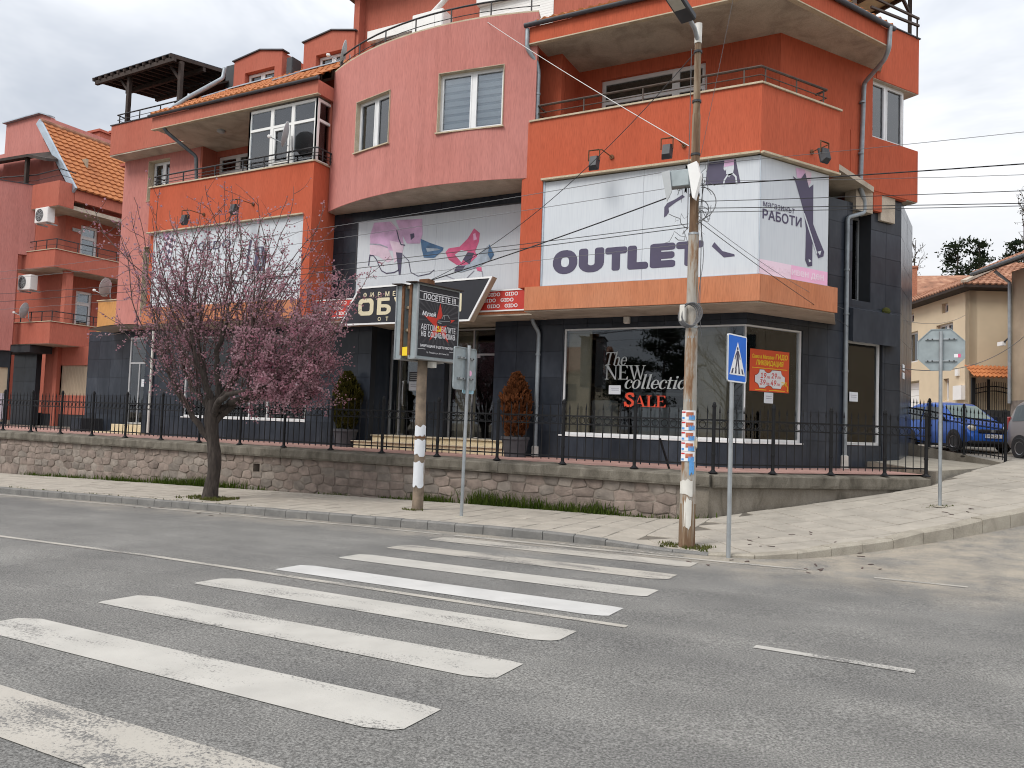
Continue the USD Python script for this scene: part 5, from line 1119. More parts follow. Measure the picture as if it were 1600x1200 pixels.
obj('side_trim', F149.slab(par.buffer(0.008, join_style=2).difference(par.buffer(-0.02, join_style=2)), 0.2, -0.02), 'tan_plaster', BS)
for i, c in enumerate('ФИРМЕНИ'): decal(F149, at(text_poly(c, None, 0.12, bold=True), -12.14 + i * 0.225, 4.55), 1, 'sign_cream', 'letter', BS)
bx_ = [(-12.28, -11.72), (-11.60, -11.06), (-10.95, -10.43), (-10.32, -9.84), (-9.76, -9.28)]
xs_ = [-12.28, -11.60, -10.95, -10.36, -9.80, -9.28]
xs_ = [-12.28, -11.70, -11.20, -10.70, -10.20, -9.70]
for c, a in zip('ОБУВКИ', xs_):
    g_ = text_poly(c, 0.42, 0.42, bold=True, grow=0.02)
    if c == 'О': g_ = rect(0, 0.47, 0, 0.42).buffer(-0.12).buffer(0.12).difference(rect(0.11, 0.36, 0.10, 0.32).buffer(-0.06).buffer(0.06))
    decal(F149, at(g_, a, 4.10), 1, 'sign_cream', 'letter', BS)
for c, a in (('О', -11.66), ('Т', -11.425), ('П', -10.955), ('Л', -9.42)): decal(F149, at(text_poly(c, None, 0.10, bold=True), a, 3.95), 1, 'sign_cream', 'letter', BS)
obj('bracket', bx((-12.0, 15.0, 4.3), (-11.95, 15.3, 4.34)), 'dark_metal', BS); obj('bracket', bx((-9.3, 15.0, 4.3), (-9.25, 15.3, 4.34)), 'dark_metal', BS)

# serif window lettering
def el(cx, cy, rx, ry): return affinity.scale(Point(cx, cy).buffer(1.0, 24), rx, ry)
def R_(a, b, c, d): return sbox(a, c, b, d)
def glyph(ch):
    if ch == 'T': return unary_union([R_(0, .8, .93, 1), R_(.33, .48, .02, .97), R_(.2, .6, 0, .045), Polygon([(0, 1), (.0, .8), (.03, .8), (.12, .95)]), Polygon([(.8, 1), (.8, .8), (.77, .8), (.68, .95)])]), .78
    if ch == 'N': return unary_union([R_(.12, .18, 0, .98), R_(.78, .84, 0, 1), Polygon([(.04, 1), (.25, 1), (.86, 0), (.74, 0)]), R_(.02, .28, 0, .045), R_(.66, .96, .955, 1), R_(-.02, .2, .955, 1)]), .98
    if ch == 'E': return unary_union([R_(.12, .28, 0, 1), R_(.02, .72, .955, 1), R_(.02, .75, 0, .045), R_(.2, .56, .49, .535), Polygon([(.72, 1), (.72, .78), (.69, .78), (.58, .96)]), Polygon([(.75, 0), (.75, .24), (.72, .24), (.6, .04)]), R_(.53, .56, .4, .63)]), .8
    if ch == 'W': return unary_union([Polygon([(.06, 1), (.24, 1), (.48, .0), (.40, .0)]), Polygon([(.40, 0), (.48, 0), (.66, .8), (.60, .8)]), Polygon([(.5, 1), (.68, 1), (.93, 0), (.85, 0)]), Polygon([(.85, 0), (.93, 0), (1.16, 1), (1.10, 1)]), R_(-.02, .34, .955, 1), R_(.42, .78, .955, 1), R_(1.0, 1.26, .955, 1)]), 1.26
    if ch == 'h': return unary_union([R_(.1, .23, 0, 1.0), Polygon([(0, .97), (.23, 1.05), (.23, .95)]), el(.36, .36, .22, .28).difference(el(.34, .33, .12, .24)).difference(R_(0, .23, -1, 2)).intersection(R_(.2, .6, .3, .7)), R_(.45, .58, .04, .4), R_(.45, .66, 0, .06)]), .68
    if ch == 'e': return unary_union([el(.27, .31, .27, .33).difference(el(.29, .31, .13, .29)), R_(.12, .5, .29, .34)]).difference(R_(.3, .7, .16, .285)), .56
    if ch == 'c': return el(.27, .31, .27, .33).difference(el(.31, .31, .15, .29)).difference(R_(.36, .7, .14, .44)).union(el(.43, .47, .06, .07)), .52
    if ch == 'o': return el(.29, .31, .29, .33).difference(el(.29, .31, .14, .29)), .62
    if ch == 'l': return unary_union([R_(.1, .24, 0.02, 1.0), Polygon([(0, .97), (.24, 1.06), (.24, .95)]), R_(.1, .36, 0, .06)]), .36
    if ch == 't': return unary_union([R_(.1, .23, .03, .82), R_(0, .38, .56, .62), R_(.1, .36, 0, .07)]), .4
    if ch == 'i': return unary_union([R_(.1, .24, .02, .6), Polygon([(0, .57), (.24, .65), (.24, .55)]), R_(.1, .34, 0, .06), el(.2, .82, .085, .085)]), .36
    if ch == 'n': return unary_union([R_(.08, .21, 0, .6), Polygon([(-.02, .57), (.21, .65), (.21, .55)]), el(.34, .36, .22, .28).difference(el(.32, .33, .12, .24)).intersection(R_(.18, .6, .3, .7)), R_(.43, .56, .04, .4), R_(.43, .64, 0, .06)]), .66
    if ch == 'S': return LineString([(.56, .78), (.48, .92), (.32, .95), (.16, .88), (.13, .73), (.25, .59), (.42, .49), (.55, .36), (.54, .17), (.40, .055), (.24, .05), (.1, .14), (.05, .27)]).buffer(.085).union(R_(.54, .6, .7, 1.0)).union(R_(.0, .06, 0, .3)), .68
    if ch == 'A': return unary_union([Polygon([(.06, 0), (.12, 0), (.40, .9), (.38, 1.0)]), Polygon([(.36, 1), (.46, 1), (.80, 0), (.60, 0)]), R_(.2, .62, .28, .34), R_(-.02, .24, 0, .05), R_(.5, .9, 0, .05)]), .92
    if ch == 'L': return unary_union([R_(.12, .30, 0, 1), R_(.02, .42, .95, 1), R_(.02, .72, 0, .05), Polygon([(.72, 0), (.72, .28), (.68, .28), (.56, .04)])]), .76
def word(s, x0, x1, z0, h, slant=0, scales=None):
    x, gs = 0.0, []
    for i, ch in enumerate(s):
        g_, w_ = glyph(ch); k_ = (scales[i] if scales else 1.0)
        gs.append(affinity.translate(affinity.scale(g_, k_, k_, origin=(0, 0)), x, 0)); x += w_ * k_ * 0.98
    u_ = unary_union(gs)
    if slant: u_ = affinity.skew(u_, xs=slant, origin=(0, 0))
    b = u_.bounds; sx = (x1 - x0) / (b[2] - b[0])
    return affinity.affine_transform(u_, [sx, 0, 0, h, x0 - b[0] * sx, z0])
SL = thing('window_lettering', 'pale grey serif words The NEW collection on the corner shop window', 'lettering', (-5.5, 16.2, 2.4))
decal(F16, word('The', -6.20, -5.70, 2.955, 0.29, 14), 0, 'lettering_grey', 'word', SL, -0.047)
decal(F16, word('NEW', -6.22, -5.26, 2.63, 0.32), 0, 'lettering_grey', 'word', SL, -0.047)
decal(F16, word('collection', -5.74, -4.15, 2.43, 0.31, 14), 0, 'lettering_grey', 'word', SL, -0.047)
SS = thing('sale_lettering', 'red serif word SALE on the corner shop window', 'lettering', (-5.3, 16.2, 2.0))
decal(F16, word('SALE', -5.75, -4.80, 2.03, 0.25, 0, [1.22, 1, 1, 1]), 0, 'lettering_red', 'word', SS, -0.047)

# paper notices and the orange sale poster behind the glass
def notice(f_, a0, a1, b0, b1, c, label):
    t = thing('paper_notice', label, 'notice', tuple(f_.p(a0, b0, c)), 'white paper notices in the shop windows')
    obj('sheet', f_.box(a0, a1, b0, b1, c, c + 0.0015), 'paper', t)
    ls = [rect(a0 + (a1 - a0) * 0.16 + RND.uniform(0, .02), a1 - (a1 - a0) * 0.16, b0 + (b1 - b0) * q, b0 + (b1 - b0) * (q + 0.07)) for q in (0.62, 0.42)]
    obj('print_lines', f_.slab(unary_union(ls), 0.001, c + 0.0028), 'print_grey', t)
notice(F16, -6.11, -5.83, 2.30, 2.50, -0.047, 'white paper notice beside the word NEW on the corner shop window')
notice(FG, 0.60, 0.87, 2.18, 2.405, -0.047, 'white paper notice hanging below the orange sale poster')
notice(FG, 3.30, 3.60, 2.34, 2.555, -0.03, 'white paper notice in the narrow side window behind the right fence posts')
notice(F17, -12.12, -11.82, 2.36, 2.60, -0.02, 'white paper notice on the left glass entrance door')
notice(F16, -15.62, -15.34, 2.34, 2.55, -0.046, 'white paper notice in the left shop window behind the tree')
notice(axis(16.6), -22.53, -22.25, 2.35, 2.6, -0.025, 'white paper notice on the narrow side door under the awning')
ON = thing('opening_hours', 'black opening hours plate on the left glass door', 'notice', (-12.0, 17, 2.6)); obj('plate', F17.slab(rect(-12.12, -11.82, 2.62, 2.86), 0.002, -0.018), 'poster_grey', ON)
obj('print_lines', F17.slab(unary_union([rect(-12.09, -11.85, 2.65 + i * 0.05, 2.672 + i * 0.05) for i in range(4)]), 0.001, -0.0165), 'lettering_grey', ON)
OP = thing('sale_poster', 'square orange sale poster with white star shape and prices on the corner window', 'poster', tuple(FG.p(0.75, 2.42, 0)))
obj('sheet', FG.box(0.17, 1.34, 2.42, 3.30, -0.047, -0.045), 'poster_orange', OP)
E_ = -0.045
decal(FG, txt('Само в Магазин', 0.23, 0.88, 3.11, 3.195, slant=8, bold=True), 1, 'poster_yellow', 'lettering', OP, E_)
decal(FG, txt('ГИДО', 0.92, 1.29, 3.10, 3.235, slant=6, bold=True), 1, 'poster_yellow', 'lettering', OP, E_)
decal(FG, txt('ЛИКВИДАЦИЯ', 0.34, 1.16, 2.95, 3.08, slant=6, bold=True), 1, 'poster_yellow', 'lettering', OP, E_)
decal(FG, unary_union([rect(0.23, 1.28, 2.905, 2.918), rect(0.33, 0.66, 2.447, 2.462), rect(0.74, 1.22, 2.447, 2.462)]), 1, 'poster_yellow', 'printed_line', OP, E_)
starp = rect(0.32, 1.21, 2.50, 2.88).difference(unary_union([el(0.70, 2.93, 0.13, 0.115), el(0.73, 2.44, 0.14, 0.115), el(0.30, 2.87, 0.15, 0.12), el(0.30, 2.49, 0.15, 0.12), el(1.24, 2.87, 0.15, 0.12), el(1.24, 2.49, 0.15, 0.12)])).buffer(-0.01).buffer(0.01)
decal(FG, starp.buffer(0.008), 1, 'poster_black', 'printed_outline', OP, E_); decal(FG, starp, 2, 'poster_white', 'printed_star', OP, E_)
for s_, a, b in (('19', 0.48, 2.70), ('29', 0.80, 2.71), ('39', 0.46, 2.56), ('49', 0.78, 2.56)):
    decal(FG, txt(s_, a, a + 0.17, b, b + 0.115, bold=True, slant=6), 3, 'poster_red', 'lettering', OP, E_); decal(FG, txt('лв', a + 0.18, a + 0.28, b, b + 0.05), 3, 'poster_red', 'lettering', OP, E_)
decal(FG, txt('ТУК', 1.10, 1.28, 2.56, 2.65, bold=True, slant=8), 3, 'poster_yellow', 'lettering', OP, E_)
decal(FG, unary_union([line([(1.27, 2.57), (1.30, 2.53), (1.295, 2.47)], 0.018), Polygon([(1.265, 2.48), (1.325, 2.48), (1.295, 2.44)])]), 3, 'poster_yellow', 'printed_arrow', OP, E_)
HN = thing('house_number', 'small white plates on the edge of the granite corner column', 'plate', tuple(FR.p(0.2, 3.3, 0)))
obj('plate', [FR.box(0.5, 0.9, 3.2, 3.35, 0.022, 0.03), FR.box(0.5, 0.9, 3.0, 3.15, 0.022, 0.03)], 'paper', HN)

# floodlights: arm from the wall, bracket, tilted lamp
def floodlight(label, loc):
    t = thing('floodlight', label, 'floodlight', loc, 'floodlights above the billboards'); o = np.array(loc, float)
    def L(p): return o + np.array(p, float)
    obj('wall_plate', lathe([(0, 0), (0.05, 0), (0.05, 0.02), (0, 0.02)], (0, 0, 0), 12).apply_transform(trimesh.transformations.rotation_matrix(math.pi / 2, (1, 0, 0))).apply_translation(o), 'rust', t)
    obj('arm', tube([L((0, 0, 0)), L((-0.05, -0.45, 0.015)), L((-0.34, -0.47, 0.02))], 0.012, 6), 'rust', t)
    obj('bracket', [tube([L((-0.33, -0.47, -0.2)), L((-0.33, -0.47, 0.0)), L((-0.32, -0.47, 0.02)), L((-0.10, -0.47, 0.02)), L((-0.09, -0.47, 0.0)), L((-0.09, -0.47, -0.2))], 0.013, 6)], 'rust', t)
    b = trimesh.convex.convex_hull(np.array([(x * sx, y, z * sx) for (y, sx) in ((-0.07, 0.72), (0.03, 1.0), (0.06, 1.0)) for x in (-0.105, 0.105) for z in (-0.15, 0.15)]))
    b.apply_transform(trimesh.transformations.rotation_matrix(math.radians(-14), (1, 0, 0))); b.apply_translation(L((-0.21, -0.47, -0.24)))
    lm = obj('lamp_body', b, 'dark_metal', t)
    gl_ = bx((-0.09, 0.061, -0.135), (0.09, 0.064, 0.135)); gl_.apply_transform(trimesh.transformations.rotation_matrix(math.radians(-14), (1, 0, 0))); gl_.apply_translation(L((-0.21, -0.47, -0.24)))
    obj('glass', gl_, 'lamp_glass', lm)
    return t
fl = floodlight('floodlight above the left half of the OUTLET billboard', (-5.72, 14.99, 7.25))
copy_of(fl, (-4.18, 14.99, 7.28), 0, 'floodlight beside the tall lamp pole above the OUTLET billboard')
copy_of(fl, (-18.05, 14.99, 7.22), 0, 'floodlight above the word GIDO on the left billboard')
copy_of(fl, (-16.12, 14.99, 7.32), 0, 'floodlight among the top twigs of the blossoming tree')
copy_of(fl, tuple(FC.p(1.45, 7.25, 0.01)), 58, 'floodlight on a long arm above the chamfered corner billboard')

# satellite dishes
def dish(label, loc, r=0.34, turn=0):
    t = thing('satellite_dish', label, 'satellite dish', loc, 'satellite dishes on the balconies'); o = np.array(loc, float); RZ = trimesh.transformations.rotation_matrix(math.radians(0), (0, 0, 1))
    prof = [(0.001, -0.0)] + [(r * q, 0.22 * r * q * q) for q in (0.3, 0.55, 0.8, 1.0)] + [(r * 0.99, 0.22 * r + 0.012)] + [(r * q, 0.22 * r * q * q + 0.012) for q in (0.7, 0.3)] + [(0.001, 0.012)]
    m = lathe(prof, (0, 0, 0), 22); m.apply_transform(trimesh.transformations.rotation_matrix(math.radians(-78), (0, 1, 0))); m.apply_transform(RZ); m.apply_translation(o + (0, 0, 0.42))
    obj('dish', m, 'grey_plastic', t, smooth=50)
    obj('arm', tube([o + (0.02, 0, 0.12), o + (-0.42, -0.02, 0.30)], 0.013, 6), 'galvanised', t)
    obj('receiver', [bevbox(o + (-0.52, -0.04, 0.29), o + (-0.42, 0.04, 0.37), 0.02)], 'white_plastic', t)
    obj('mast', tube([o + (0.10, 0, 0.40), o + (0.12, 0, 0.1), o + (0.12, 0.12, 0.0)], 0.018, 6), 'galvanised', t)
    return t
ds = dish('satellite dish in front of the white glazed balcony', (-14.75, 14.78, 8.56))
UsdGeom.Xformable(ds).AddRotateZOp().Set(38.0)
copy_of(ds, (-13.75, 15.75, 11.0), 38, 'satellite dish beside the roof dormer next to the curved bay')
copy_of(ds, (-25.0, 16.9, 5.38), 24, 'satellite dish on the yellow wall above the side door awning')
copy_of(ds, (-33.0, 18.75, 5.15), 34, 'satellite dish on the lowest balcony of the left building')

# air conditioners
def ac(label, loc, rotz=0):
    t = thing('air_conditioner', label, 'air conditioner', loc, 'air conditioners on the left building'); o = np.array(loc, float)
    c = obj('casing', bevbox(o + (-0.45, -0.16, -0.32), o + (0.45, 0.16, 0.32), 0.02), 'white_plastic', t)
    fd = axis(o[1] - 0.16)
    obj('fan_opening', fd.slab(el(o[0] - 0.12, o[2], 0.26, 0.26), 0.006, 0.004), 'car_black', t)
    obj('fan_guard', [fd.slab(el(o[0] - 0.12, o[2], rr, rr).difference(el(o[0] - 0.12, o[2], rr - 0.012, rr - 0.012)), 0.005, 0.012) for rr in (0.27, 0.21, 0.15, 0.09)] + [fd.slab(affinity.rotate(rect(o[0] - 0.39, o[0] + 0.15, o[2] - 0.006, o[2] + 0.006), a, origin=(o[0] - 0.12, o[2])), 0.004, 0.014) for a in (0, 45, 90, 135)], 'grey_plastic', t)
    obj('bracket', [bx(o + (-0.36, -0.12, -0.38), o + (-0.32, 0.35, -0.33)), bx(o + (0.30, -0.12, -0.38), o + (0.34, 0.35, -0.33))], 'galvanised', t)
    return t
a1 = ac('air conditioner under the top balcony of the left building', (-32.55, 19.0, 9.62))
copy_of(a1, (-33.45, 19.0, 6.82), 0, 'air conditioner under the middle balcony of the left building')
BC = thing('boiler_cabinet', 'white metal cabinet with a flue pipe behind the curved roof railing', 'cabinet', (-11.9, 16.9, 11.0))
obj('cabinet', bevbox((-12.2, 16.55, 10.6), (-11.2, 17.05, 12.55), 0.03), 'white_plastic', BC); obj('door', bevbox((-12.1, 16.535, 10.8), (-11.45, 16.56, 12.4), 0.008), 'white_plastic', BC)
obj('flue', [rod((-11.7, 16.8, 12.62), (-10.9, 16.5, 12.85), 0.07, 12), rod((-11.0, 16.54, 12.82), (-10.85, 16.48, 12.87), 0.085, 12)], 'white_plastic', BC, smooth=40)

# potted thujas by the entrance
def potted(label, loc, mat, h, w, seed):
    r = np.random.default_rng(seed); t = thing('potted_thuja', label, 'potted shrub', loc, 'potted thujas by the shop entrance'); o = np.array(loc, float)
    obj('pot', lathe([(0, 0), (0.24, 0), (0.31, 0.40), (0.33, 0.40), (0.33, 0.46), (0.28, 0.46), (0.27, 0.42), (0, 0.42)], o, 18), 'old_pot', t, smooth=35)
    obj('stem', rod(o + (0, 0, 0.4), o + (0, 0, 1.0), 0.035, 7), 'bark', t)
    V, Fc = [], []
    for i in range(2600):
        q = r.random() ** 0.85; z = 0.46 + q * h
        prof_ = w * (0.72 + 0.5 * math.sin(min(q * 2.2, 1.9))) * (1 - max(0, q - 0.62) / 0.42) ** 0.8
        th = r.random() * 2 * math.pi; lump = 0.85 + 0.3 * float(meshkit.noise(np.array([math.cos(th) * 2 + seed, math.sin(th) * 2, z * 3.0])))
        rr = max(0.02, prof_) * lump * (1 - 0.45 * r.random() ** 2.2)
        c = o + (rr * math.cos(th), rr * math.sin(th), z)
        d = np.array([math.cos(th) * 0.45, math.sin(th) * 0.45, 1.0]) + r.normal(0, 0.25, 3); d /= np.linalg.norm(d)
        s_ = np.cross(d, r.normal(size=3)); s_ /= np.linalg.norm(s_); l = r.uniform(0.05, 0.12); k = len(V)
        V += [c - s_ * l * 0.28, c + s_ * l * 0.28, c + d * l + s_ * l * 0.14, c + d * l * 0.9 - s_ * l * 0.2]; Fc += [(k, k + 1, k + 2), (k, k + 2, k + 3)]
    obj('foliage', trimesh.Trimesh(np.array(V), Fc, process=False), mat, t)
    return t
potted('green columnar thuja in a dark pot left of the entrance steps', (-13.25, 15.85, 0.81), 'thuja_green', 1.45, 0.30, 3)
potted('dead brown thuja in a dark pot right of the entrance steps', (-8.1, 15.6, 0.81), 'thuja_dead', 1.40, 0.27, 9)
# ---------------------------------------------------------------- building on the left
NB = thing('neighbour_building', 'pink and red apartment building with stacked balconies and steep orange tile roof at far left', 'building', (-33, 20, 0.8))
def npart(name, m, mat, **k): return obj(name, m, mat, NB, **k)
FN = azf((-33.35, 19.1), 32); F189 = axis(18.9); SX = side(-31.497)
npart('curved_wall', [FN.slab(rect(-16, 0.0, 8.0, 11.02), 0.3), FN.slab(rect(-16, -0.55, 4.15, 8.0), 0.3), FN.slab(rect(-16, -0.6, 3.9, 4.15), 0.3)], 'pink_plaster')
npart('wall_coping', FN.box(-16, 0.02, 11.02, 11.05, -0.3, 0.03), 'fascia_dark')
npart('balcony_parapet', [F189.slab(rect(-33.4, -31.5, 9.95, 11.0), 0.2), SX.slab(rect(18.91, 19.55, 9.95, 11.0), 0.2)], 'red_plaster')
npart('eave_band', [SX.slab(rect(19.56, 26, 10.32, 10.80), 0.2, 0.02)], 'salmon_plaster')
for zb, zt, x0 in ((7.38, 8.12, -34.6), (4.20, 5.10, -34.6)):
    npart('balcony_parapet', [F189.slab(rect(x0, -31.5, zb, zt), 0.2), SX.slab(rect(18.91, 26, zb, zt), 0.2)], 'red_plaster')
    npart('balcony_soffit', bx((x0, 18.92, zb - 0.02), (-31.52, 26, zb + 0.15)), 'soffit_concrete')
    npart('balcony_coping', [F189.box(x0 - 0.03, -31.47, zt, zt + 0.03, -0.24, 0.03), SX.box(18.9, 26, zt, zt + 0.03, -0.24, 0.03)], 'beige_coping')
    w = npart('balcony_railing', [tube([(x0 + 0.1, 18.98, zt + q), (-31.58, 18.98, zt + q), (-31.58, 26, zt + q)], r_, 6) for q, r_ in ((0.45, 0.022), (0.22, 0.010))], 'rail_black')
    for p in [(x0 + 0.1 + i * 0.75, 18.98) for i in range(4)] + [(-31.58, 19.0 + i * 0.9) for i in range(4)]: obj('baluster', bar((p[0], p[1], zt), (p[0], p[1], zt + 0.45), 0.03), 'rail_black', w)
npart('balcony_soffit', bx((-33.4, 18.92, 9.93), (-31.52, 26, 10.1)), 'soffit_concrete')
SW = side(-32.7); F20 = axis(20.0)
npart('back_wall', [SW.slab(rect(20.03, 27, 0.6, 10.3).difference(unary_union([rect(20.7, 21.5, 7.5, 9.68), rect(20.66, 21.42, 4.35, 6.75)])), 0.25), F20.slab(rect(-36, -32.704, 4.2, 10.3), 0.25)], 'red_plaster')
window(NB, SW, 20.7, 21.5, 7.5, 9.68, -0.08, splits=(), transom=9.15, fw=0.09, back=None, name='balcony_door')
window(NB, SW, 20.66, 21.42, 4.35, 6.75, -0.08, splits=(), transom=6.2, fw=0.09, back=None, name='balcony_door')
npart('pillar', bx((-31.95, 19.55, 5.1), (-31.68, 19.85, 7.4)), 'salmon_plaster')
npart('vent', SW.box(20.3, 20.75, 9.3, 9.45, 0.0, 0.05), 'grey_plastic')
npart('shop_front', [FN.slab(rect(-3.2, -0.6, 0.7, 3.9).difference(rect(-2.6, -0.65, 0.9, 3.2)), 0.3, -0.5)], 'granite')
npart('shop_blind', [FN.box(-1.15, -0.66, 0.9, 3.2, -0.62, -0.58)], 'cream_plaster'); npart('shop_poster', [FN.box(-2.6, -0.70, 1.0, 2.1, -0.56, -0.54)], 'print_light'); npart('shop_inside', [FN.box(-3.0, -0.6, 0.7, 3.9, -1.2, -1.1)], 'dark_room')
panels('granite_column', axis(19.85), rect(-35.55, -33.85, 0.6, 4.2), 0.85, 0.62, a_off=-35.55, b_off=0.8, parent=NB)
npart('dark_beam', bx((-36.2, 18.95, 3.86), (-32.9, 19.9, 4.16)), 'dark_metal')
npart('garage_wall', [axis(20.2).slab(rect(-33.85, -27.4, 1.30, 4.2).difference(rect(-32.7, -29.6, 2.12, 3.4)), 0.2)], 'red_plaster')
npart('garage_shutter', [axis(20.2).box(-32.7 + i * 0.10, -32.7 + (i + 0.92) * 0.10, 2.12, 3.4, -0.10, -0.06) for i in range(31)], 'tan_plaster')
npart('plinth', bx((-34.2, 20.22, 0.5), (-27.4, 20.5, 1.32)), 'dark_metal')
npart('roof_tiles', tile_roof((-31.35, 19.55, 10.82), (0, 1, 0), (-0.647, 0, 0.762), 0, 7.0, 15, w=0.30, row=0.29, amp=0.03, step=0.05), 'roof_tile', kind='stuff')
npart('roof_ridge', tube([(-34.2, 19.5, 14.14), (-34.2, 26.6, 14.14)], 0.13, 8), 'old_roof_tile', smooth=40)
npart('verge_flashing', [bar((-31.4, 19.48, 10.72), (-34.3, 19.48, 14.12), 0.10, 0.30)], 'flashing')
npart('gable_wall', [axis(19.75).slab(Polygon([(-31.8, 10.4), (-34.4, 13.5), (-34.4, 10.4)]), 0.2), axis(20.2).slab(Polygon([(-38.15, 11), (-34.65, 11), (-34.65, 14.65), (-35.35, 14.90), (-38.15, 14.86)]), 0.2), side(-34.67).slab(rect(20.22, 24, 11, 14.6), 0.2), axis(20.3).slab(rect(-42, -38.1, 11, 13.5), 0.2)], 'pink_plaster')
npart('gable_coping', [bar((-38.25, 20.2, 14.89), (-35.35, 20.2, 14.93), 0.3, 0.05), bar((-35.35, 20.2, 14.93), (-34.6, 20.2, 14.68), 0.3, 0.05)], 'flashing')
npart('terrace_room', [axis(20.6).box(-41, -32.5, 10.2, 12.6, -0.1, 0.0)], 'brown_plaster')
for a in (-37.4, -36.2, -35.0, -34.2): npart('terrace_window', axis(20.6).box(a, a + 0.8, 10.4, 12.3, 0.0, 0.04), 'car_glass')
npart('terrace_canopy', [lift([(-40, 18.7), (-33.6, 18.7), (-33.4, 20.1), (-40, 20.1)], [12.55, 12.32, 12.9, 13.1], 0.12), lift([(-33.6, 18.7), (-32.35, 18.75), (-32.6, 19.4), (-33.4, 19.6)], [12.32, 12.0, 12.2, 12.7], 0.12), bar((-33.9, 18.9, 11), (-33.9, 18.9, 12.4), 0.14)], 'old_wood')
npart('terrace_railing', [tube([(-40, 18.0, 11.6), (-33.45, 19.05, 11.5), (-31.55, 18.95, 11.5), (-31.55, 19.6, 11.5)], 0.025, 6), tube([(-40, 18.0, 11.3), (-33.45, 19.05, 11.25), (-31.55, 18.95, 11.25), (-31.55, 19.6, 11.25)], 0.012, 6)], 'rail_black')
for (x, z, w_) in ((-37.9, 15.7, 1.0), (-36.0, 15.45, 0.9)): npart('chimney', [bx((x, 24, 13), (x + w_, 24.8, z)), bx((x - 0.08, 23.92, z), (x + w_ + 0.08, 24.88, z + 0.12))], 'red_plaster')
npart('rear_body', [bx((-48, 26, 0.5), (-32.7, 26.3, 14)), bx((-48, 20.8, 0.5), (-47.8, 26, 14))], 'red_plaster')

# ---------------------------------------------------------------- houses on the side street
KC = (1.83, 35.0)
CH = thing('cream_house', 'cream plastered house with brown tiled hip roof behind the blue car', 'house', (1.83, 35.0, 1.4))
FCL, FCR = azf(KC, 180 - 24.6), azf(KC, 65.4)
wins = [(-5.27, -4.69, 6.85, 7.28), (-2.17, -1.64, 6.85, 7.27), (-2.63, -1.25, 5.2, 6.40), (-5.38, -4.29, 5.0, 6.40), (-2.0, -1.55, 3.15, 4.08)]
gar = (-5.9, -4.14, 1.4, 4.15)
obj('wall', [FCL.slab(rect(-14, 0, 0.8, 7.6).difference(unary_union([rect(*q) for q in wins] + [rect(*gar)])), 0.3), FCR.slab(rect(0.0, 6, 0.8, 7.6), 0.3)], 'cream_plaster', CH)
for q in wins: window(CH, FCL, *q, -0.15, splits=(0.5,) if q[1] - q[0] > 1.2 else (), fw=0.06, back='dark_room', name='window')
gd = obj('garage_door', [FCL.box(gar[0], gar[1], 1.4 + i * 0.30, 1.4 + i * 0.30 + 0.285, -0.32, -0.27) for i in range(9)], 'white_plastic', CH)
obj('meter_box', [bevbox(FCL.p(-0.92, 3.13, 0.0) - (0, 0, 0), FCL.p(-0.92, 3.13, 0.0) + (0.01, 0.01, 0.01), 0.001), FCL.box(-0.92, -0.28, 3.15, 3.72, 0.0, 0.16)], 'white_plastic', CH)
obj('meter_box', FCL.box(-0.93, -0.70, 4.13, 4.40, 0.0, 0.08), 'white_plastic', CH)
E0 = np.array([*FCL.p(0.25, 0, 0.45)[:2]]); un_, n1 = -FCL.u[:2], FCL.n[:2]; ur_ = FCR.u[:2]
eL = np.array(KC) + n1 * 0.45 + FCR.n[:2] * 0.45
far_ = eL - FCL.u[:2] * 15
eR = eL + ur_ * 8.0
t26 = math.tan(math.radians(24))
upL = np.array([-n1[0], -n1[1], 0]) * math.cos(math.radians(24)) + np.array([0, 0, math.sin(math.radians(24))])
upR = np.array([-FCR.n[0], -FCR.n[1], 0]) * math.cos(math.radians(24)) + np.array([0, 0, math.sin(math.radians(24))])
obj('roof_tiles', tile_roof((far_[0], far_[1], 7.66), (FCL.u[0], FCL.u[1], 0), upL, 0, 15.0, 13, w=0.23, row=0.33, clip=lambda s: (0.0, 15.0 - 0.91 * s)), 'old_roof_tile', CH, kind='stuff')
obj('roof_tiles', tile_roof((eL[0], eL[1], 7.66), (ur_[0], ur_[1], 0), upR, 0, 8.0, 13, w=0.23, row=0.33, clip=lambda s: (0.91 * s, 8.0)), 'old_roof_tile', CH, kind='stuff')
obj('eave', [lift([tuple(far_), tuple(eL), tuple(np.array(KC)), tuple(np.array(KC) - FCL.u[:2] * 14)], [7.68, 7.68, 7.62, 7.62], 0.16), lift([tuple(eL), tuple(eR), tuple(np.array(KC) + ur_ * 7), tuple(KC)], [7.68, 7.68, 7.62, 7.62], 0.16)], 'old_wood', CH)
obj('roof_hip', bar((eL[0], eL[1], 7.74), tuple(np.array([*eL, 7.74]) + (upL * 4.2) - np.array([FCL.u[0], FCL.u[1], 0]) * 4.2 * 0.91), 0.22, 0.10), 'soffit_concrete', CH)
obj('downpipe', rod(FCR.p(1.62, 2.9, 0.12), FCR.p(1.62, 7.5, 0.12), 0.06), 'zinc_pipe', CH)
HS = thing('beige_house', 'beige house across the side street mirrored in the chamfered shop window', 'house', (14, 22, 0))
obj('wall', bx((10.5, 13, -0.5), (18, 30, 7.4)), 'cream_plaster', HS); obj('roof', lift([(10, 12.5), (14.2, 12.5), (14.2, 30.5), (10, 30.5)], [7.4, 9.8, 9.8, 7.4], 0.2), 'old_roof_tile', HS)
for y in (15, 18.5, 22, 25.5): obj('window', bx((10.47, y, 3.9), (10.52, y + 1.3, 5.3)), 'car_glass', HS)
GT = thing('garden_gate', 'black iron garden gate under a small orange tile canopy beside the cream house', 'gate', tuple(FCR.p(0.85, 1.6, 0.3)))
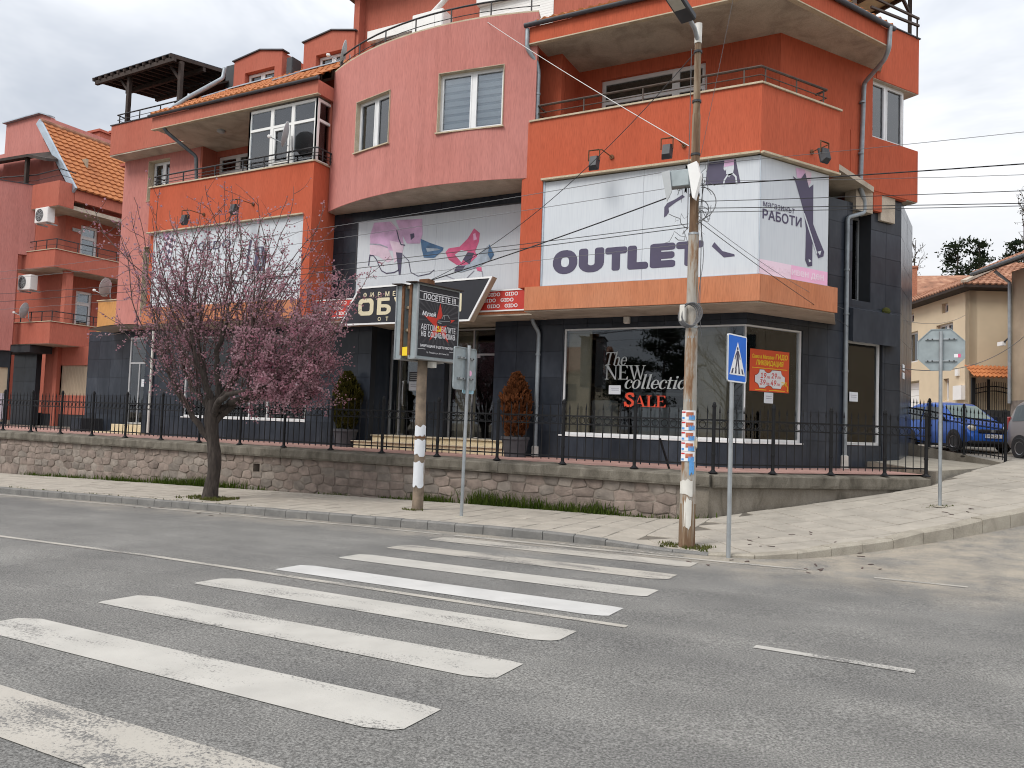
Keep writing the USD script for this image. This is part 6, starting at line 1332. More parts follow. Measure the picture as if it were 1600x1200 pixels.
gf = F(tuple(FCR.p(0, 0, 0.25)[:2]), FCR.u[:2])
obj('gate_post', [gf.box(-0.02, 0.12, 1.4, 4.0, -0.1, 0.0)], 'black_iron', GT); obj('gate_post', gf.box(0.58, 0.66, 1.4, 3.95, -0.06, 0.0), 'black_iron', GT)
for i in range(17):
    a = 0.16 + i * 0.085
    if 0.55 < a < 0.69: continue
    obj('gate_bar', bar(gf.p(a, 1.7, -0.03), gf.p(a, 3.75 + 0.12 * math.sin(math.pi * (a - 0.1) / 1.5), -0.03), 0.02), 'black_iron', GT)
for z in (3.38, 3.56): obj('gate_rail', tube([gf.p(0.12 + 1.4 * t, z + 0.12 * math.sin(math.pi * t), -0.03) for t in np.linspace(0, 1, 8)], 0.022, 6), 'black_iron', GT)
obj('canopy_tiles', tile_roof(gf.p(-0.25, 4.0, 0.55), gf.u, -gf.n * 0.82 + np.array([0, 0, 0.57]), 0, 1.95, 3, w=0.16, row=0.28, amp=0.045), 'roof_tile', GT, kind='stuff')
obj('back_panel', gf.box(0.1, 1.6, 1.3, 4.1, -1.3, -1.2), 'tan_plaster', GT); obj('base_wall', gf.box(0.1, 1.9, 1.2, 2.75, 0.02, 0.10), 'dark_metal', GT)
TH = thing('tan_house', 'old tan plastered house with overhanging tiled roof at the right edge', 'house', (6, 29, 1.4))
FT = azf((4.0, 30.0), 180 - 24.6)
obj('wall', [FT.slab(rect(-2.45, 6, 0.8, 7.6), 0.3), F(tuple(FT.p(-2.45, 0, 0)[:2]), -FT.n[:2]).slab(rect(0, 5, 0.8, 7.6), -0.02)], 'brown_plaster', TH)
obj('stone_base', FT.box(-2.46, 3, 0.8, 3.0, -0.1, 0.03), 'stone_grey', TH)
obj('roof_tiles', tile_roof(tuple(FT.p(-3.6, 7.78, 0.75)), (FT.u[0], FT.u[1], 0), upL, 0, 9.6, 12, w=0.23, row=0.33), 'old_roof_tile', TH, kind='stuff')
obj('eave', lift([tuple(FT.p(-3.6, 0, 0.75)[:2]), tuple(FT.p(6, 0, 0.75)[:2]), tuple(FT.p(6, 0, -1.2)[:2]), tuple(FT.p(-3.6, 0, -1.2)[:2])], [7.78, 7.78, 8.5, 8.5], 0.14), 'old_wood', TH)
obj('gutter', rod(FT.p(-3.6, 7.72, 0.80), FT.p(6, 7.72, 0.80), 0.07), 'dark_pipe', TH)
obj('downpipe', tube([FT.p(-2.42, 7.6, 0.6), FT.p(-2.40, 7.2, 0.1), FT.p(-2.40, 2.9, 0.1)], 0.06, 8), 'zinc_pipe', TH)
SC = thing('security_camera', 'small white security camera on the downpipe of the tan house', 'camera', tuple(FT.p(-2.45, 5.0, 0.1)))
obj('housing', FT.box(-2.95, -2.62, 4.98, 5.12, 0.1, 0.22), 'white_plastic', SC); obj('arm', bar(FT.p(-2.62, 5.1, 0.16), FT.p(-2.4, 5.3, 0.05), 0.04), 'dark_metal', SC)
LH = thing('low_house', 'low house with rusty roof and brick chimney beyond the granite column', 'house', (0.5, 48, 1.5))
obj('wall', bx((-4, 46, 1), (3.5, 53, 8.2)), 'cream_plaster', LH)
obj('roof', lift([(-4.5, 45.5), (4.0, 45.5), (4.0, 50), (-4.5, 50)], [8.6, 8.3, 10.8, 11.2], 0.15), 'old_roof_tile', LH)
obj('chimney', [bx((-0.55, 45.6, 7.5), (0.0, 46.3, 10.6)), bx((-0.6, 45.55, 10.6), (0.05, 46.35, 10.7))], 'brick_red', LH)
rock = trimesh.creation.icosphere(4, 1.0); rock.vertices *= (60, 14, 9)
rock.vertices += (np.asarray(meshkit.fbm(rock.vertices * 0.08, 4))[:, None] - 0.5) * 4; rock.apply_translation((15, 112, 4.5)); obj('hill', rock, 'hill_cover', kind='structure', smooth=True)

# ---------------------------------------------------------------- signs, posts and the tall pole
def zw(x, y): return float(zroad(x, y) + hside(x, y))
def rounded(a0, a1, b0, b1, r): return rect(a0 + r, a1 - r, b0 + r, b1 - r).buffer(r, 6)
def post(t, x, y, z1, lean=(0, 0), r=0.03, mat='galvanised', foot=True):
    z0 = zw(x, y); obj('post', tube([(x, y, z0 - 0.05), (x + lean[0], y + lean[1], z1)], r, 14), mat, t, smooth=50)
    if foot: obj('footing', lathe([(0, 0.0), (0.11, 0.0), (0.10, 0.012), (r, 0.02)], (x, y, z0 - 0.004), 12), 'dusty_kerb', t)
PS = thing('crossing_sign', 'blue pedestrian crossing sign on a grey post near the tall pole', 'traffic sign', (-2.24, 10.7, zw(-2.24, 10.7)))
post(PS, -2.24, 10.7, 2.86, foot=False)
FB = azf((-2.24, 10.7), 15.4); pl = rounded(-0.22, 0.33, 2.23, 2.885, 0.035)
FB = F(tuple(FB.p(0, 0, 0.045)[:2]), FB.u[:2])
plate = obj('plate', FB.slab(pl, 0.018, 0.0), 'galvanised', PS)
obj('border', FB.slab(pl.difference(pl.buffer(-0.018)), 0.002, 0.003), 'sign_white', plate); obj('blue_field', FB.slab(pl.buffer(-0.018), 0.002, 0.0022), 'sign_blue', plate)
obj('white_triangle', FB.slab(Polygon([(-0.165, 2.33), (0.285, 2.33), (0.06, 2.785)]), 0.002, 0.0042), 'sign_white', plate)
man = unary_union([el(0.055, 2.695, 0.020, 0.024), Polygon([(0.030, 2.665), (0.085, 2.665), (0.092, 2.56), (0.024, 2.56)]), line([(0.04, 2.65), (0.0, 2.60), (-0.02, 2.545)], 0.02), line([(0.08, 2.65), (0.11, 2.60), (0.13, 2.55)], 0.02), line([(0.045, 2.57), (0.03, 2.49), (0.005, 2.41)], 0.032), line([(0.07, 2.57), (0.085, 2.48), (0.105, 2.41)], 0.032)] + [Polygon([(0.06 + (k - 1.5) * 0.095 + (k - 1.5) * 0.012 - 0.022, 2.35), (0.06 + (k - 1.5) * 0.095 + (k - 1.5) * 0.012 + 0.022, 2.35), (0.06 + (k - 1.5) * 0.085 + 0.018, 2.42), (0.06 + (k - 1.5) * 0.085 - 0.018, 2.42)]) for k in range(4)])
obj('pictogram', FB.slab(man, 0.002, 0.006), 'ink', plate)
for z in (2.36, 2.72): obj('bracket', FB.box(-0.12, 0.2, z, z + 0.03, -0.05, -0.018), 'galvanised', PS)
BS2 = thing('crossing_sign', 'grey back of a square traffic sign on a leaning post before the entrance', 'traffic sign', (-6.97, 11.5, zw(-6.97, 11.5)))
post(BS2, -6.97, 11.5, 2.90, (0.03, 0.0))
FB2 = azf((-6.95, 11.5), 4.3); FB2 = F(tuple(FB2.p(0, 0, -0.05)[:2]), FB2.u[:2]); pl = rounded(-0.36, 0.31, 2.12, 2.86, 0.05)
plate = obj('plate', [FB2.slab(pl, 0.012, 0.0), FB2.slab(pl.difference(pl.buffer(-0.014)), 0.02, 0.012)], 'sign_back', BS2)
for z in (2.30, 2.66): obj('bracket', FB2.box(-0.25, 0.22, z, z + 0.032, 0.0, 0.028), 'galvanised', plate)
for z in (2.316, 2.676):
    obj('bolt', [ball(FB2.p(a, z, 0.03), 0.014, 0) for a in (-0.22, -0.1, 0.1, 0.19)], 'dark_metal', plate)
obj('sticker', FB2.slab(el(0.15, 2.42, 0.045, 0.05), 0.001, 0.002), 'print_rose', plate)
FB3 = F(tuple(FB2.p(0, 0, -0.06)[:2]), FB2.u[:2]); obj('second_plate', FB3.slab(rounded(0.02, 0.36, 2.06, 2.75, 0.04), 0.012, 0.0), 'light_blue', BS2)
ST = thing('stop_sign', 'grey back of an octagonal stop sign on a post at the corner pavement', 'traffic sign', (0.37, 15.2, zw(0.37, 15.2)))
zs = zw(0.37, 15.2); post(ST, 0.37, 15.2, 3.42)
FS = azf((0.37, 15.2), 92); octo = affinity.rotate(Point(-0.0, 3.105).buffer(0.395, 2), 22.5, origin=(0.0, 3.105))
FSb = F(tuple(FS.p(0, 0, -0.05)[:2]), FS.u[:2])
plate = obj('plate', [FSb.slab(octo, 0.012, 0.0), FSb.slab(octo.difference(octo.buffer(-0.012)), 0.02, 0.012)], 'sign_back', ST)
for z in (2.90, 3.28): obj('bracket', FSb.box(-0.24, 0.24, z, z + 0.022, 0, 0.028), 'galvanised', plate)
for z in (2.911, 3.291): obj('bolt', [ball(FSb.p(a, z, 0.03), 0.013, 0) for a in (-0.2, -0.13, 0.13, 0.2)], 'dark_metal', plate)
obj('sticker', [FSb.slab(rect(0.20, 0.30, 2.97, 3.03), 0.001, 0.002)], 'poster_white', plate); obj('sticker', [FSb.slab(rect(0.26, 0.30, 2.97, 3.03), 0.001, 0.0035)], 'print_pink', plate)

# advertising box on a wooden post
AD = thing('advertising_sign', 'two rusty back to back advertising boxes with a dark museum poster on a wooden post', 'advertising sign', (-8.2, 12.0, zw(-8.2, 12.0)))
FA = azf((-8.2, 12.0), 15.5); z0 = zw(-8.2, 12.0)
pz = np.linspace(z0 - 0.1, 4.15, 14)
obj('post', tube([(-8.22 + 0.012 * math.sin(z * 2.1), 11.97 + 0.01 * math.cos(z * 1.7), z) for z in pz], 0.105 - 0.004 * (pz - z0), 12), 'post_wood', AD, smooth=60)
obj('post_cap', bevbox((-8.32, 11.86, 4.12), (-8.10, 12.08, 4.22), 0.01), 'rust', AD)
for c0, c1 in ((0.11, 0.31), (-0.31, -0.11)):
    obj('box', [FA.box(-0.48, 0.54, 2.70, 4.06, c0, c1)], 'sign_back', AD)
    sgn = 1 if c0 > 0 else -1
    obj('box_frame', [FA.box(-0.50, -0.478, 2.68, 4.08, c0 - 0.01, c0 + 0.02), FA.box(-0.50, -0.478, 2.68, 4.08, c1 - 0.02, c1 + 0.01), FA.box(-0.5, 0.56, 2.675, 2.70, c0 - 0.01, c1 + 0.01)], 'galvanised', AD)
    obj('rust_edge', [FA.box(-0.505, -0.475, 2.75, 4.05, (c0 if sgn > 0 else c1) - 0.03, (c0 if sgn > 0 else c1) + 0.03)], 'rust', AD)
    obj('box_roof', [lift([tuple(FA.p(-0.58, 0, c0 - 0.05)[:2]), tuple(FA.p(0.60, 0, c0 - 0.05)[:2]), tuple(FA.p(0.60, 0, c1 + 0.05)[:2]), tuple(FA.p(-0.58, 0, c1 + 0.05)[:2])], [4.10, 4.10, 4.075, 4.075], 0.018)], 'old_wood', AD)
obj('cross_bar', [FA.box(-0.42, 0.5, z, z + 0.05, -0.11, 0.11) for z in (2.72, 3.2, 3.62, 4.0)], 'brown_plaster', AD)
obj('back_sheet', FA.box(-0.15, -0.13, 2.75, 4.0, -0.108, 0.108), 'tan_plaster', AD)
obj('junction_box', FA.box(-0.50, -0.40, 2.74, 2.90, -0.07, 0.09), 'poster_yellow', AD)
obj('junction_box', FA.box(-0.02, 0.08, 2.55, 2.66, 0.10, 0.24), 'grimy_white', AD)
ps = obj('poster', FA.box(-0.455, 0.515, 2.735, 4.03, 0.311, 0.314), 'poster_black', AD)
P_ = 0.314
def pd(poly, layer, mat, name): return obj(name, FA.slab(poly if not isinstance(poly, list) else Polygon(poly), 0.0012, P_ + 0.0016 * layer), mat, ps)
rays = [Polygon([(0.02, 3.42), (0.02 + 1.2 * math.cos(a), 3.42 + 1.2 * math.sin(a)), (0.02 + 1.2 * math.cos(a + 0.07), 3.42 + 1.2 * math.sin(a + 0.07))]) for a in np.arange(0, 2 * math.pi, 0.21)]
pd(unary_union(rays).intersection(rect(-0.45, 0.51, 2.98, 3.74)), 1, 'poster_grey', 'printed_rays')
pd(unary_union([rect(-0.455, 0.515, 3.915, 3.925), rect(-0.455, 0.515, 3.765, 3.775), rect(-0.455, -0.27, 2.865, 2.872), rect(0.32, 0.515, 2.865, 2.872)]), 1, 'poster_white', 'printed_line')
pd(txt('ПОСЕТЕТЕ !!!', -0.36, 0.44, 3.79, 3.895, bold=True), 1, 'poster_white', 'lettering')
sc_ = (0.05, 3.36); star_ = Polygon([(sc_[0] + (0.40 if k % 2 == 0 else 0.135) * math.sin(k * math.pi / 5), sc_[1] + (0.40 if k % 2 == 0 else 0.135) * math.cos(k * math.pi / 5) * 1.0) for k in range(10)])
pd(star_, 2, 'sign_red', 'printed_star')
car_ = unary_union([Polygon([(-0.03, 3.37), (0.0, 3.44), (0.08, 3.47), (0.12, 3.56), (0.22, 3.58), (0.30, 3.52), (0.33, 3.45), (0.31, 3.38), (0.1, 3.33)]), el(0.03, 3.36, 0.035, 0.04), el(0.24, 3.38, 0.03, 0.035)])
pd(car_, 3, 'poster_black', 'printed_car'); pd(unary_union([line([(0.10, 3.47), (0.14, 3.545), (0.24, 3.56), (0.29, 3.50)], 0.008), line([(0.0, 3.42), (0.12, 3.43), (0.30, 3.44)], 0.007), line([(0.0, 3.39), (0.09, 3.385)], 0.012), line([(0.16, 3.54), (0.17, 3.46)], 0.007)]), 4, 'lettering_grey', 'printed_outline')
pd(txt('Музей', -0.38, -0.05, 3.46, 3.57, slant=12, bold=True), 4, 'poster_white', 'lettering')
pd(txt('АВТОМ', -0.40, -0.02, 3.22, 3.33), 4, 'poster_white', 'lettering'); pd(txt('БИЛИТЕ', 0.10, 0.45, 3.22, 3.325), 4, 'poster_white', 'lettering')
pd(txt('на социализма', -0.39, 0.44, 3.07, 3.20), 4, 'poster_white', 'lettering')
sick = Point(0.035, 3.275).buffer(0.055, 12).difference(Point(0.022, 3.29).buffer(0.046, 12)).union(line([(0.0, 3.31), (0.075, 3.225)], 0.016)).union(line([(-0.015, 3.29), (0.025, 3.325)], 0.022)).union(line([(-0.005, 3.235), (-0.025, 3.215)], 0.016))
pd(sick, 5, 'poster_yellow', 'printed_emblem')
pd(txt('ЗАВРЪЩАНЕ В ДЕТСТВОТО', -0.40, 0.40, 2.90, 2.955, bold=True), 1, 'poster_white', 'lettering')
pd(txt('гр. Пещера, ул. М. Такев 58', -0.24, 0.30, 2.795, 2.83), 1, 'poster_white', 'lettering')
FP = azf((-8.22, 11.97), 117)          # papers stuck to the side of the post seen from the crossing
def stuck(parent, x, y, r, z0, z1, phi0, phi1, mat, name='poster_scrap', ragged=0.0):
    n = 7; th = np.linspace(math.radians(phi0), math.radians(phi1), n); V, Fc = [], []
    for k, z in enumerate((z0, z1)):
        for i, t in enumerate(th):
            V.append((x + r * math.cos(t), y + r * math.sin(t), z + (RND.uniform(-ragged, ragged) if ragged else 0)))
    for i in range(n - 1): Fc += [(i, i + 1, n + i + 1), (i, n + i + 1, n + i)]
    return obj(name, trimesh.Trimesh(V, Fc, process=False), mat, parent, smooth=True)
for zc, h_ in ((1.36, 0.18), (1.06, 0.30), (0.56, 0.46)):
    stuck(AD, -8.22, 11.97, 0.112, zc - h_ / 2, zc + h_ / 2, -120, 10, 'paper', 'notice_sheet', 0.035)
stuck(AD, -8.22, 11.97, 0.114, 1.235, 1.265, -115, 0, 'rust', 'wire_band')

# tall street pole with lamp, boxes, cable coils and posters
PX, PY = -2.90, 11.03
TP = thing('lamp_pole', 'tall rusty street pole with lamp head, cable boxes and torn posters', 'street lamp', (PX, PY, zw(PX, PY)))
zb = zw(PX, PY)
secs = [(zb - 0.05, 0.112), (1.0, 0.106), (1.02, 0.100), (2.0, 0.094), (3.0, 0.088), (3.02, 0.083), (4.0, 0.078), (4.4, 0.076), (4.42, 0.068), (6.2, 0.060), (6.22, 0.052), (7.45, 0.046)]
low = [s_ for s_ in secs if s_[0] <= 3.02]; mid = [s_ for s_ in secs if 3.02 <= s_[0] <= 4.42]; top = [s_ for s_ in secs if s_[0] >= 4.42]
for sec, mt in ((low, 'pole_paint'), (mid, 'pole_paint'), (top, 'pole_rust')): obj('pole_section', tube([(PX, PY, z) for z, r in sec], [r for z, r in sec], 16), mt, TP, smooth=60)
obj('pole_base', tube([(PX, PY, zb - 0.05), (PX, PY, zb + 0.62)], [0.122, 0.115], 8), 'pole_rust', TP)
obj('pole_top', tube([(PX, PY, 7.28), (PX, PY, 7.58)], 0.055, 12), 'grimy_white', TP, smooth=60)
for z in (1.98, 2.9, 3.05, 4.42, 5.0, 5.6, 6.4, 7.15): obj('band', lathe([(0.045, -0.016), (0.094 - 0.006 * z + 0.012, -0.016), (0.094 - 0.006 * z + 0.012, 0.016), (0.045, 0.016)], (PX, PY, z), 14), 'dark_metal' if z > 4.5 else 'galvanised', TP)
obj('lamp_arm', tube([(PX, PY - 0.02, 7.32), (PX - 0.015, PY - 0.16, 7.44), (PX - 0.05, PY - 0.46, 7.50)], 0.032, 10), 'galvanised', TP, smooth=50)
la, lb = np.array([PX - 0.045, PY - 0.40, 7.475]), np.array([PX - 0.16, PY - 1.05, 7.62])
def oriented(half, a, b, up=(0, 0, 1), bev=0.015):
    m = bevbox(-np.array(half), half, bev); t = (b - a) / np.linalg.norm(b - a); x = np.cross(t, up); x /= np.linalg.norm(x); y = np.cross(x, t)
    M_ = np.eye(4); M_[:3, 0], M_[:3, 1], M_[:3, 2], M_[:3, 3] = x, t, y, (a + b) / 2; m.apply_transform(M_); return m
lh = obj('lamp_head', oriented((0.115, 0.36, 0.05), la, lb), 'dark_metal', TP)
obj('lamp_lens', oriented((0.085, 0.20, 0.006), la + (lb - la) * 0.30 - (0, 0, 0.055), lb + (lb - la) * 0.12 - (0, 0, 0.055), bev=0.003), 'lamp_glass', lh)
obj('cable_box', [bevbox((PX - 0.10, PY - 0.16, 5.02), (PX - 0.40 + 0.3, PY - 0.06, 5.42), 0.01)], 'grey_plastic', TP)
def fin(pts, y, th): return trimesh.creation.extrude_polygon(Polygon(pts), th, engine='earcut').apply_transform(np.array([[1, 0, 0, 0], [0, 0, -1, y], [0, 1, 0, 0], [0, 0, 0, 1.0]]))
obj('box_panel', [bevbox((PX - 0.36, PY - 0.26, 5.08), (PX - 0.02, PY - 0.10, 5.32), 0.008)], 'sign_back', TP)
obj('box_panel', [fin([(PX - 0.42, 5.30), (PX - 0.30, 5.32), (PX - 0.26, 5.0), (PX - 0.33, 4.86)], PY - 0.27, 0.02)], 'grey_plastic', TP)
obj('box_panel', [fin([(PX - 0.02, 5.34), (PX + 0.11, 5.38), (PX + 0.17, 5.16), (PX + 0.09, 4.84), (PX + 0.06, 4.86)], PY - 0.24, 0.12)], 'white_plastic', TP)
rr = np.random.default_rng(5); curl = []
for k in range(16):
    z = rr.uniform(4.2, 5.5); sx = rr.choice([-1, 1]); a0 = np.array([PX + sx * 0.07, PY - 0.05, z]); pts = [a0]
    for i in range(6): pts.append(pts[-1] + np.array([sx * rr.uniform(-0.02, 0.09), rr.uniform(-0.04, 0.02), rr.uniform(-0.12, 0.10)]))
    curl.append(tube(np.array(pts), rr.uniform(0.003, 0.006), 4))
for z, r_, x in ((4.75, 0.16, 0.16), (4.85, 0.24, 0.22)):
    a = np.linspace(-1.4, 1.5, 12); curl.append(tube([(PX + x * 0.4 + r_ * math.cos(t), PY - 0.06, z + r_ * math.sin(t)) for t in a], 0.007, 5))
curl.append(tube([(PX + 0.12, PY - 0.03, z) for z in np.linspace(3.3, 5.3, 12)] , 0.006, 4)); curl.append(tube([(PX + 0.13 + 0.03 * math.sin(z * 5), PY - 0.04, z) for z in np.linspace(2.9, 5.2, 16)], 0.005, 4))
curl.append(tube([(PX - 0.085, PY - 0.04, z) for z in np.linspace(4.5, 7.2, 12)], 0.006, 4))
obj('loose_cables', curl, 'cable_grey', TP)
ring_ = []
for k in range(6):
    a = np.linspace(0, 2 * math.pi, 22); c = np.array([PX + 0.015 * k - 0.03, PY - 0.12 - 0.008 * k, 3.20 + 0.01 * (k % 3)]); ax = 0.135 + 0.006 * (k % 3)
    ring_.append(tube([c + (ax * math.cos(t), 0.01 * math.sin(3 * t), 0.165 * math.sin(t)) for t in a], 0.008, 5))
obj('cable_coil', ring_, 'cable_grey', TP); obj('box', bevbox((PX - 0.14, PY - 0.16, 3.12), (PX - 0.06, PY - 0.06, 3.36), 0.01), 'grimy_white', TP)
for i in range(5):
    z1 = 1.84 - i * 0.148
    s_ = stuck(TP, PX, PY, 0.1115, z1 - 0.142, z1, -150, -25, 'poster_white', 'pasted_poster', 0.004)
    b = BASE[str(TP.GetPath())]
    def patch(p0, p1, q0, q1, mat):
        n = 5; th = np.linspace(math.radians(p0), math.radians(p1), n); V = [(PX + 0.1128 * math.cos(t), PY + 0.1128 * math.sin(t), z) for z in (z1 - 0.142 + 0.142 * q0, z1 - 0.142 + 0.142 * q1) for t in th]
        Fc = []
        for i_ in range(n - 1): Fc += [(i_, i_ + 1, n + i_ + 1), (i_, n + i_ + 1, n + i_)]
        obj('print', trimesh.Trimesh(V, Fc, process=False), mat, s_)
    patch(-145, -105, 0.72, 0.86, 'poster_red'); patch(-80, -32, 0.04, 0.5, 'sticker_blue'); patch(-100, -45, 0.35, 0.8, 'sticker_brown'); patch(-140, -112, 0.1, 0.3, 'sticker_blue')
stuck(TP, PX, PY, 0.113, 0.93, 1.12, -70, -30, 'sticker_blue', 'poster_scrap', 0.03); stuck(TP, PX, PY, 0.1145, 0.62, 0.84, -150, -40, 'grimy_white', 'notice_sheet', 0.03); stuck(TP, PX, PY, 0.116, 0.20, 0.56, -100, -45, 'grimy_white', 'poster_scrap', 0.06)
stuck(TP, PX, PY, 0.118, 1.30, 1.42, -35, 5, 'cream_plaster', 'poster_scrap', 0.03)

# ---------------------------------------------------------------- overhead cables
def cable(a, b, sag, r, mat, label):
    a, b = np.array(a, float), np.array(b, float); n = 26; t = np.linspace(0, 1, n)
    P_ = a + (b - a) * t[:, None]; P_[:, 2] -= sag * 4 * t * (1 - t)
    o = obj('overhead_cable', tube(P_, r * 0.68, 5), mat, None, smooth=True); data(o, label, 'cable', 'overhead cables at the lamp pole')
L_ = (PX - 0.06, PY)
cable((PX - 0.07, PY, 5.42), (-42, 15.5, 6.6), 0.35, 0.008, 'cable_grey', 'uppermost thin cable from the pole boxes to the far left')
cable((PX - 0.3, PY - 0.1, 5.12), (-42, 14.5, 6.2), 0.4, 0.007, 'cable_grey', 'thin cable from the grey pole box to the left building')
cable((PX - 0.08, PY, 4.58), (-42, 12.5, 5.6), 0.5, 0.009, 'cable_black', 'dark cable crossing the letters of the OUTLET billboard to the left')
cable((PX - 0.08, PY, 4.53), (-42, 12.0, 5.1), 0.5, 0.010, 'cable_black', 'lower dark cable running left past the tree crown')
cable((PX - 0.08, PY, 4.28), (-42, 11.0, 4.4), 0.35, 0.006, 'cable_grey', 'lowest thin cable running left below the white billboards')
cable((PX - 0.35, PY - 0.1, 4.98), (-8.2, 12.0, 4.2), 0.03, 0.016, 'cable_black', 'thick black cable sloping from the pole box to the advertising sign')
cable((PX, PY, 7.2), (-8.15, 12.0, 4.22), 0.42, 0.009, 'cable_black', 'black cable hanging from the pole top to the advertising sign')
cable((-9.0, 14.95, 10.95), (PX - 0.1, PY, 5.75), 0.05, 0.010, 'cable_white', 'white line from the curved roof railing down to the pole')
cable((PX + 0.05, PY, 5.14), (24, 16.5, 6.4), 0.25, 0.014, 'cable_black', 'thick black cable from the pole box to the right edge')
cable((PX + 0.06, PY, 4.90), (24, 16.0, 5.05), 0.2, 0.008, 'cable_black', 'upper cable of the bundle leaving the pole to the right')
cable((PX + 0.06, PY, 4.80), (24, 16.4, 4.70), 0.22, 0.009, 'cable_black', 'middle cable of the bundle leaving the pole to the right')
cable((PX + 0.06, PY, 4.74), (24, 16.2, 4.55), 0.16, 0.008, 'cable_black', 'lowest cable of the bundle leaving the pole to the right')
cable((PX - 0.1, PY, 5.45), (24, 18.0, 8.35), 0.35, 0.006, 'cable_grey', 'thin cable rising across the chamfered billboard to the upper right')
cable((PX + 0.1, PY, 5.2), (24, 18.0, 7.4), 0.8, 0.006, 'cable_grey', 'thin sagging cable rising to the right beside the orange wing')
cable((PX + 0.07, PY, 4.60), tuple(FG.p(3.2, 4.0, 0.05)), 0.05, 0.008, 'cable_black', 'dark cable from the pole down across the pink strip to the granite wall')
cable((PX + 0.07, PY, 4.68), tuple(FG.p(3.0, 4.4, 0.05)), 0.12, 0.006, 'cable_grey', 'thin cable from the pole down to the granite wall')
cable((PX + 0.08, PY, 5.6), (-1.6, 9.5, 9.6), 0.06, 0.005, 'cable_grey', 'thin wire rising steeply from the pole to the right of the lamp')
cable(tuple(FG.p(5.0, 4.35, 0.1)), tuple(FCL.p(-0.1, 6.5, 0.1)), 0.2, 0.010, 'cable_grey', 'cable from the granite column to the cream house wall')
cable(tuple(FG.p(5.0, 3.2, 0.1)), tuple(FT.p(-1.5, 5.2, 0.1)), 0.45, 0.016, 'cable_grey', 'thick grey cable passing behind the stop sign to the tan house')
# ---------------------------------------------------------------- blossoming tree on the pavement
TX, TY = -12.95, 11.3; TZ = zw(TX, TY)
BT = thing('blossom_tree', 'plum tree with bare dark branches and pink blossom in front of the left shop window', 'tree', (TX, TY, TZ))
tr = np.random.default_rng(21)
SR, DR = np.array([0.885, 0.465, 0.0]), np.array([-0.465, 0.885, 0.0])
def TP_(s_, z, d=0.0): return np.array([TX, TY, TZ]) + SR * s_ + DR * d + np.array([0, 0, z])
def smooth_line(pts, n):
    pts = np.array(pts, float); t = np.linspace(0, 1, len(pts)); q = np.linspace(0, 1, n)
    from scipy.interpolate import CubicSpline
    return CubicSpline(t, pts)(q)
trunk = smooth_line([TP_(0.0, -0.1), TP_(0.03, 0.35), TP_(0.05, 0.8), TP_(-0.02, 1.3), TP_(-0.06, 1.72), TP_(-0.02, 2.1)], 16)
tw = np.interp(np.linspace(0, 1, 16), [0, 0.05, 0.12, 0.5, 0.8, 1], [0.215, 0.165, 0.138, 0.125, 0.135, 0.085])
m = tube(trunk, tw, 18)
v = np.asarray(m.vertices); v += (np.asarray(meshkit.noise(v * np.array([14, 14, 3.0])))[:, None] - 0.5) * 0.030; m.vertices = v
obj('trunk', m, 'bark', BT, smooth=70)
limbs_def = [
    [(-0.05, 1.2, 0), (-0.30, 1.55, -0.1), (-0.62, 2.05, -0.2), (-0.85, 2.5, -0.25), (-1.1, 3.1, -0.3)],
    [(0.0, 1.35, 0), (-0.20, 1.9, 0.15), (-0.34, 2.5, 0.3), (-0.55, 3.1, 0.4), (-0.6, 3.7, 0.5)],
    [(-0.04, 1.9, 0), (0.03, 2.4, 0.05), (-0.05, 3.0, 0.1), (0.1, 3.6, 0.1), (0.05, 4.2, 0.15)],
    [(-0.02, 1.75, 0), (0.22, 2.15, -0.1), (0.52, 2.6, -0.25), (0.70, 3.2, -0.3), (0.95, 3.9, -0.4)],
    [(0.0, 1.55, 0), (0.35, 1.95, 0.1), (0.85, 2.25, 0.2), (1.35, 2.4, 0.2), (1.8, 2.75, 0.2), (2.1, 3.0, 0.2)],
    [(0.1, 1.8, 0), (0.45, 2.1, 0.3), (0.95, 2.5, 0.55), (1.4, 3.0, 0.7), (1.8, 3.6, 0.8)],
    [(0.0, 1.7, 0), (0.25, 2.05, -0.35), (0.65, 2.2, -0.6), (1.2, 2.3, -0.75), (1.75, 2.4, -0.8)],
    [(-0.05, 1.65, 0), (-0.35, 1.95, 0.35), (-0.75, 2.3, 0.6), (-1.05, 2.8, 0.75)],
    [(0.02, 2.0, 0), (0.2, 2.6, 0.35), (0.3, 3.2, 0.6), (0.55, 3.8, 0.7)],
    [(-0.05, 2.0, 0), (-0.2, 2.6, -0.3), (-0.35, 3.2, -0.5), (-0.35, 3.9, -0.5)],
    [(0.3, 2.0, 0), (0.8, 2.1, -0.3), (1.3, 2.15, -0.3), (1.75, 2.05, -0.25), (2.05, 2.15, -0.2)]]
tubes_limb, tubes_twig, bl = [], [], []
def grow(p, d, L, r, lvl):
    n = max(4, int(L / 0.16)); pts = [p]; d = d / np.linalg.norm(d)
    for i in range(n):
        d = d + tr.normal(0, 0.10 if lvl == 1 else 0.16, 3) + np.array([0, 0, 0.055 if lvl == 1 else 0.045]); d /= np.linalg.norm(d); pts.append(pts[-1] + d * L / n)
    pts = np.array(pts); tubes_twig.append(tube(pts, np.linspace(r, r * 0.35, len(pts)), 5 if lvl == 1 else 4, False))
    return pts
def bloom(pts, dens, spread=0.035):
    seg = np.linalg.norm(np.diff(pts, axis=0), axis=1).sum(); k = tr.poisson(seg * dens)
    for _ in range(k):
        t = tr.random() ** 0.8 * (len(pts) - 1); i = min(int(t), len(pts) - 2); bl.append(pts[i] + (pts[i + 1] - pts[i]) * (t - i) + tr.normal(0, spread, 3))
lcs = []
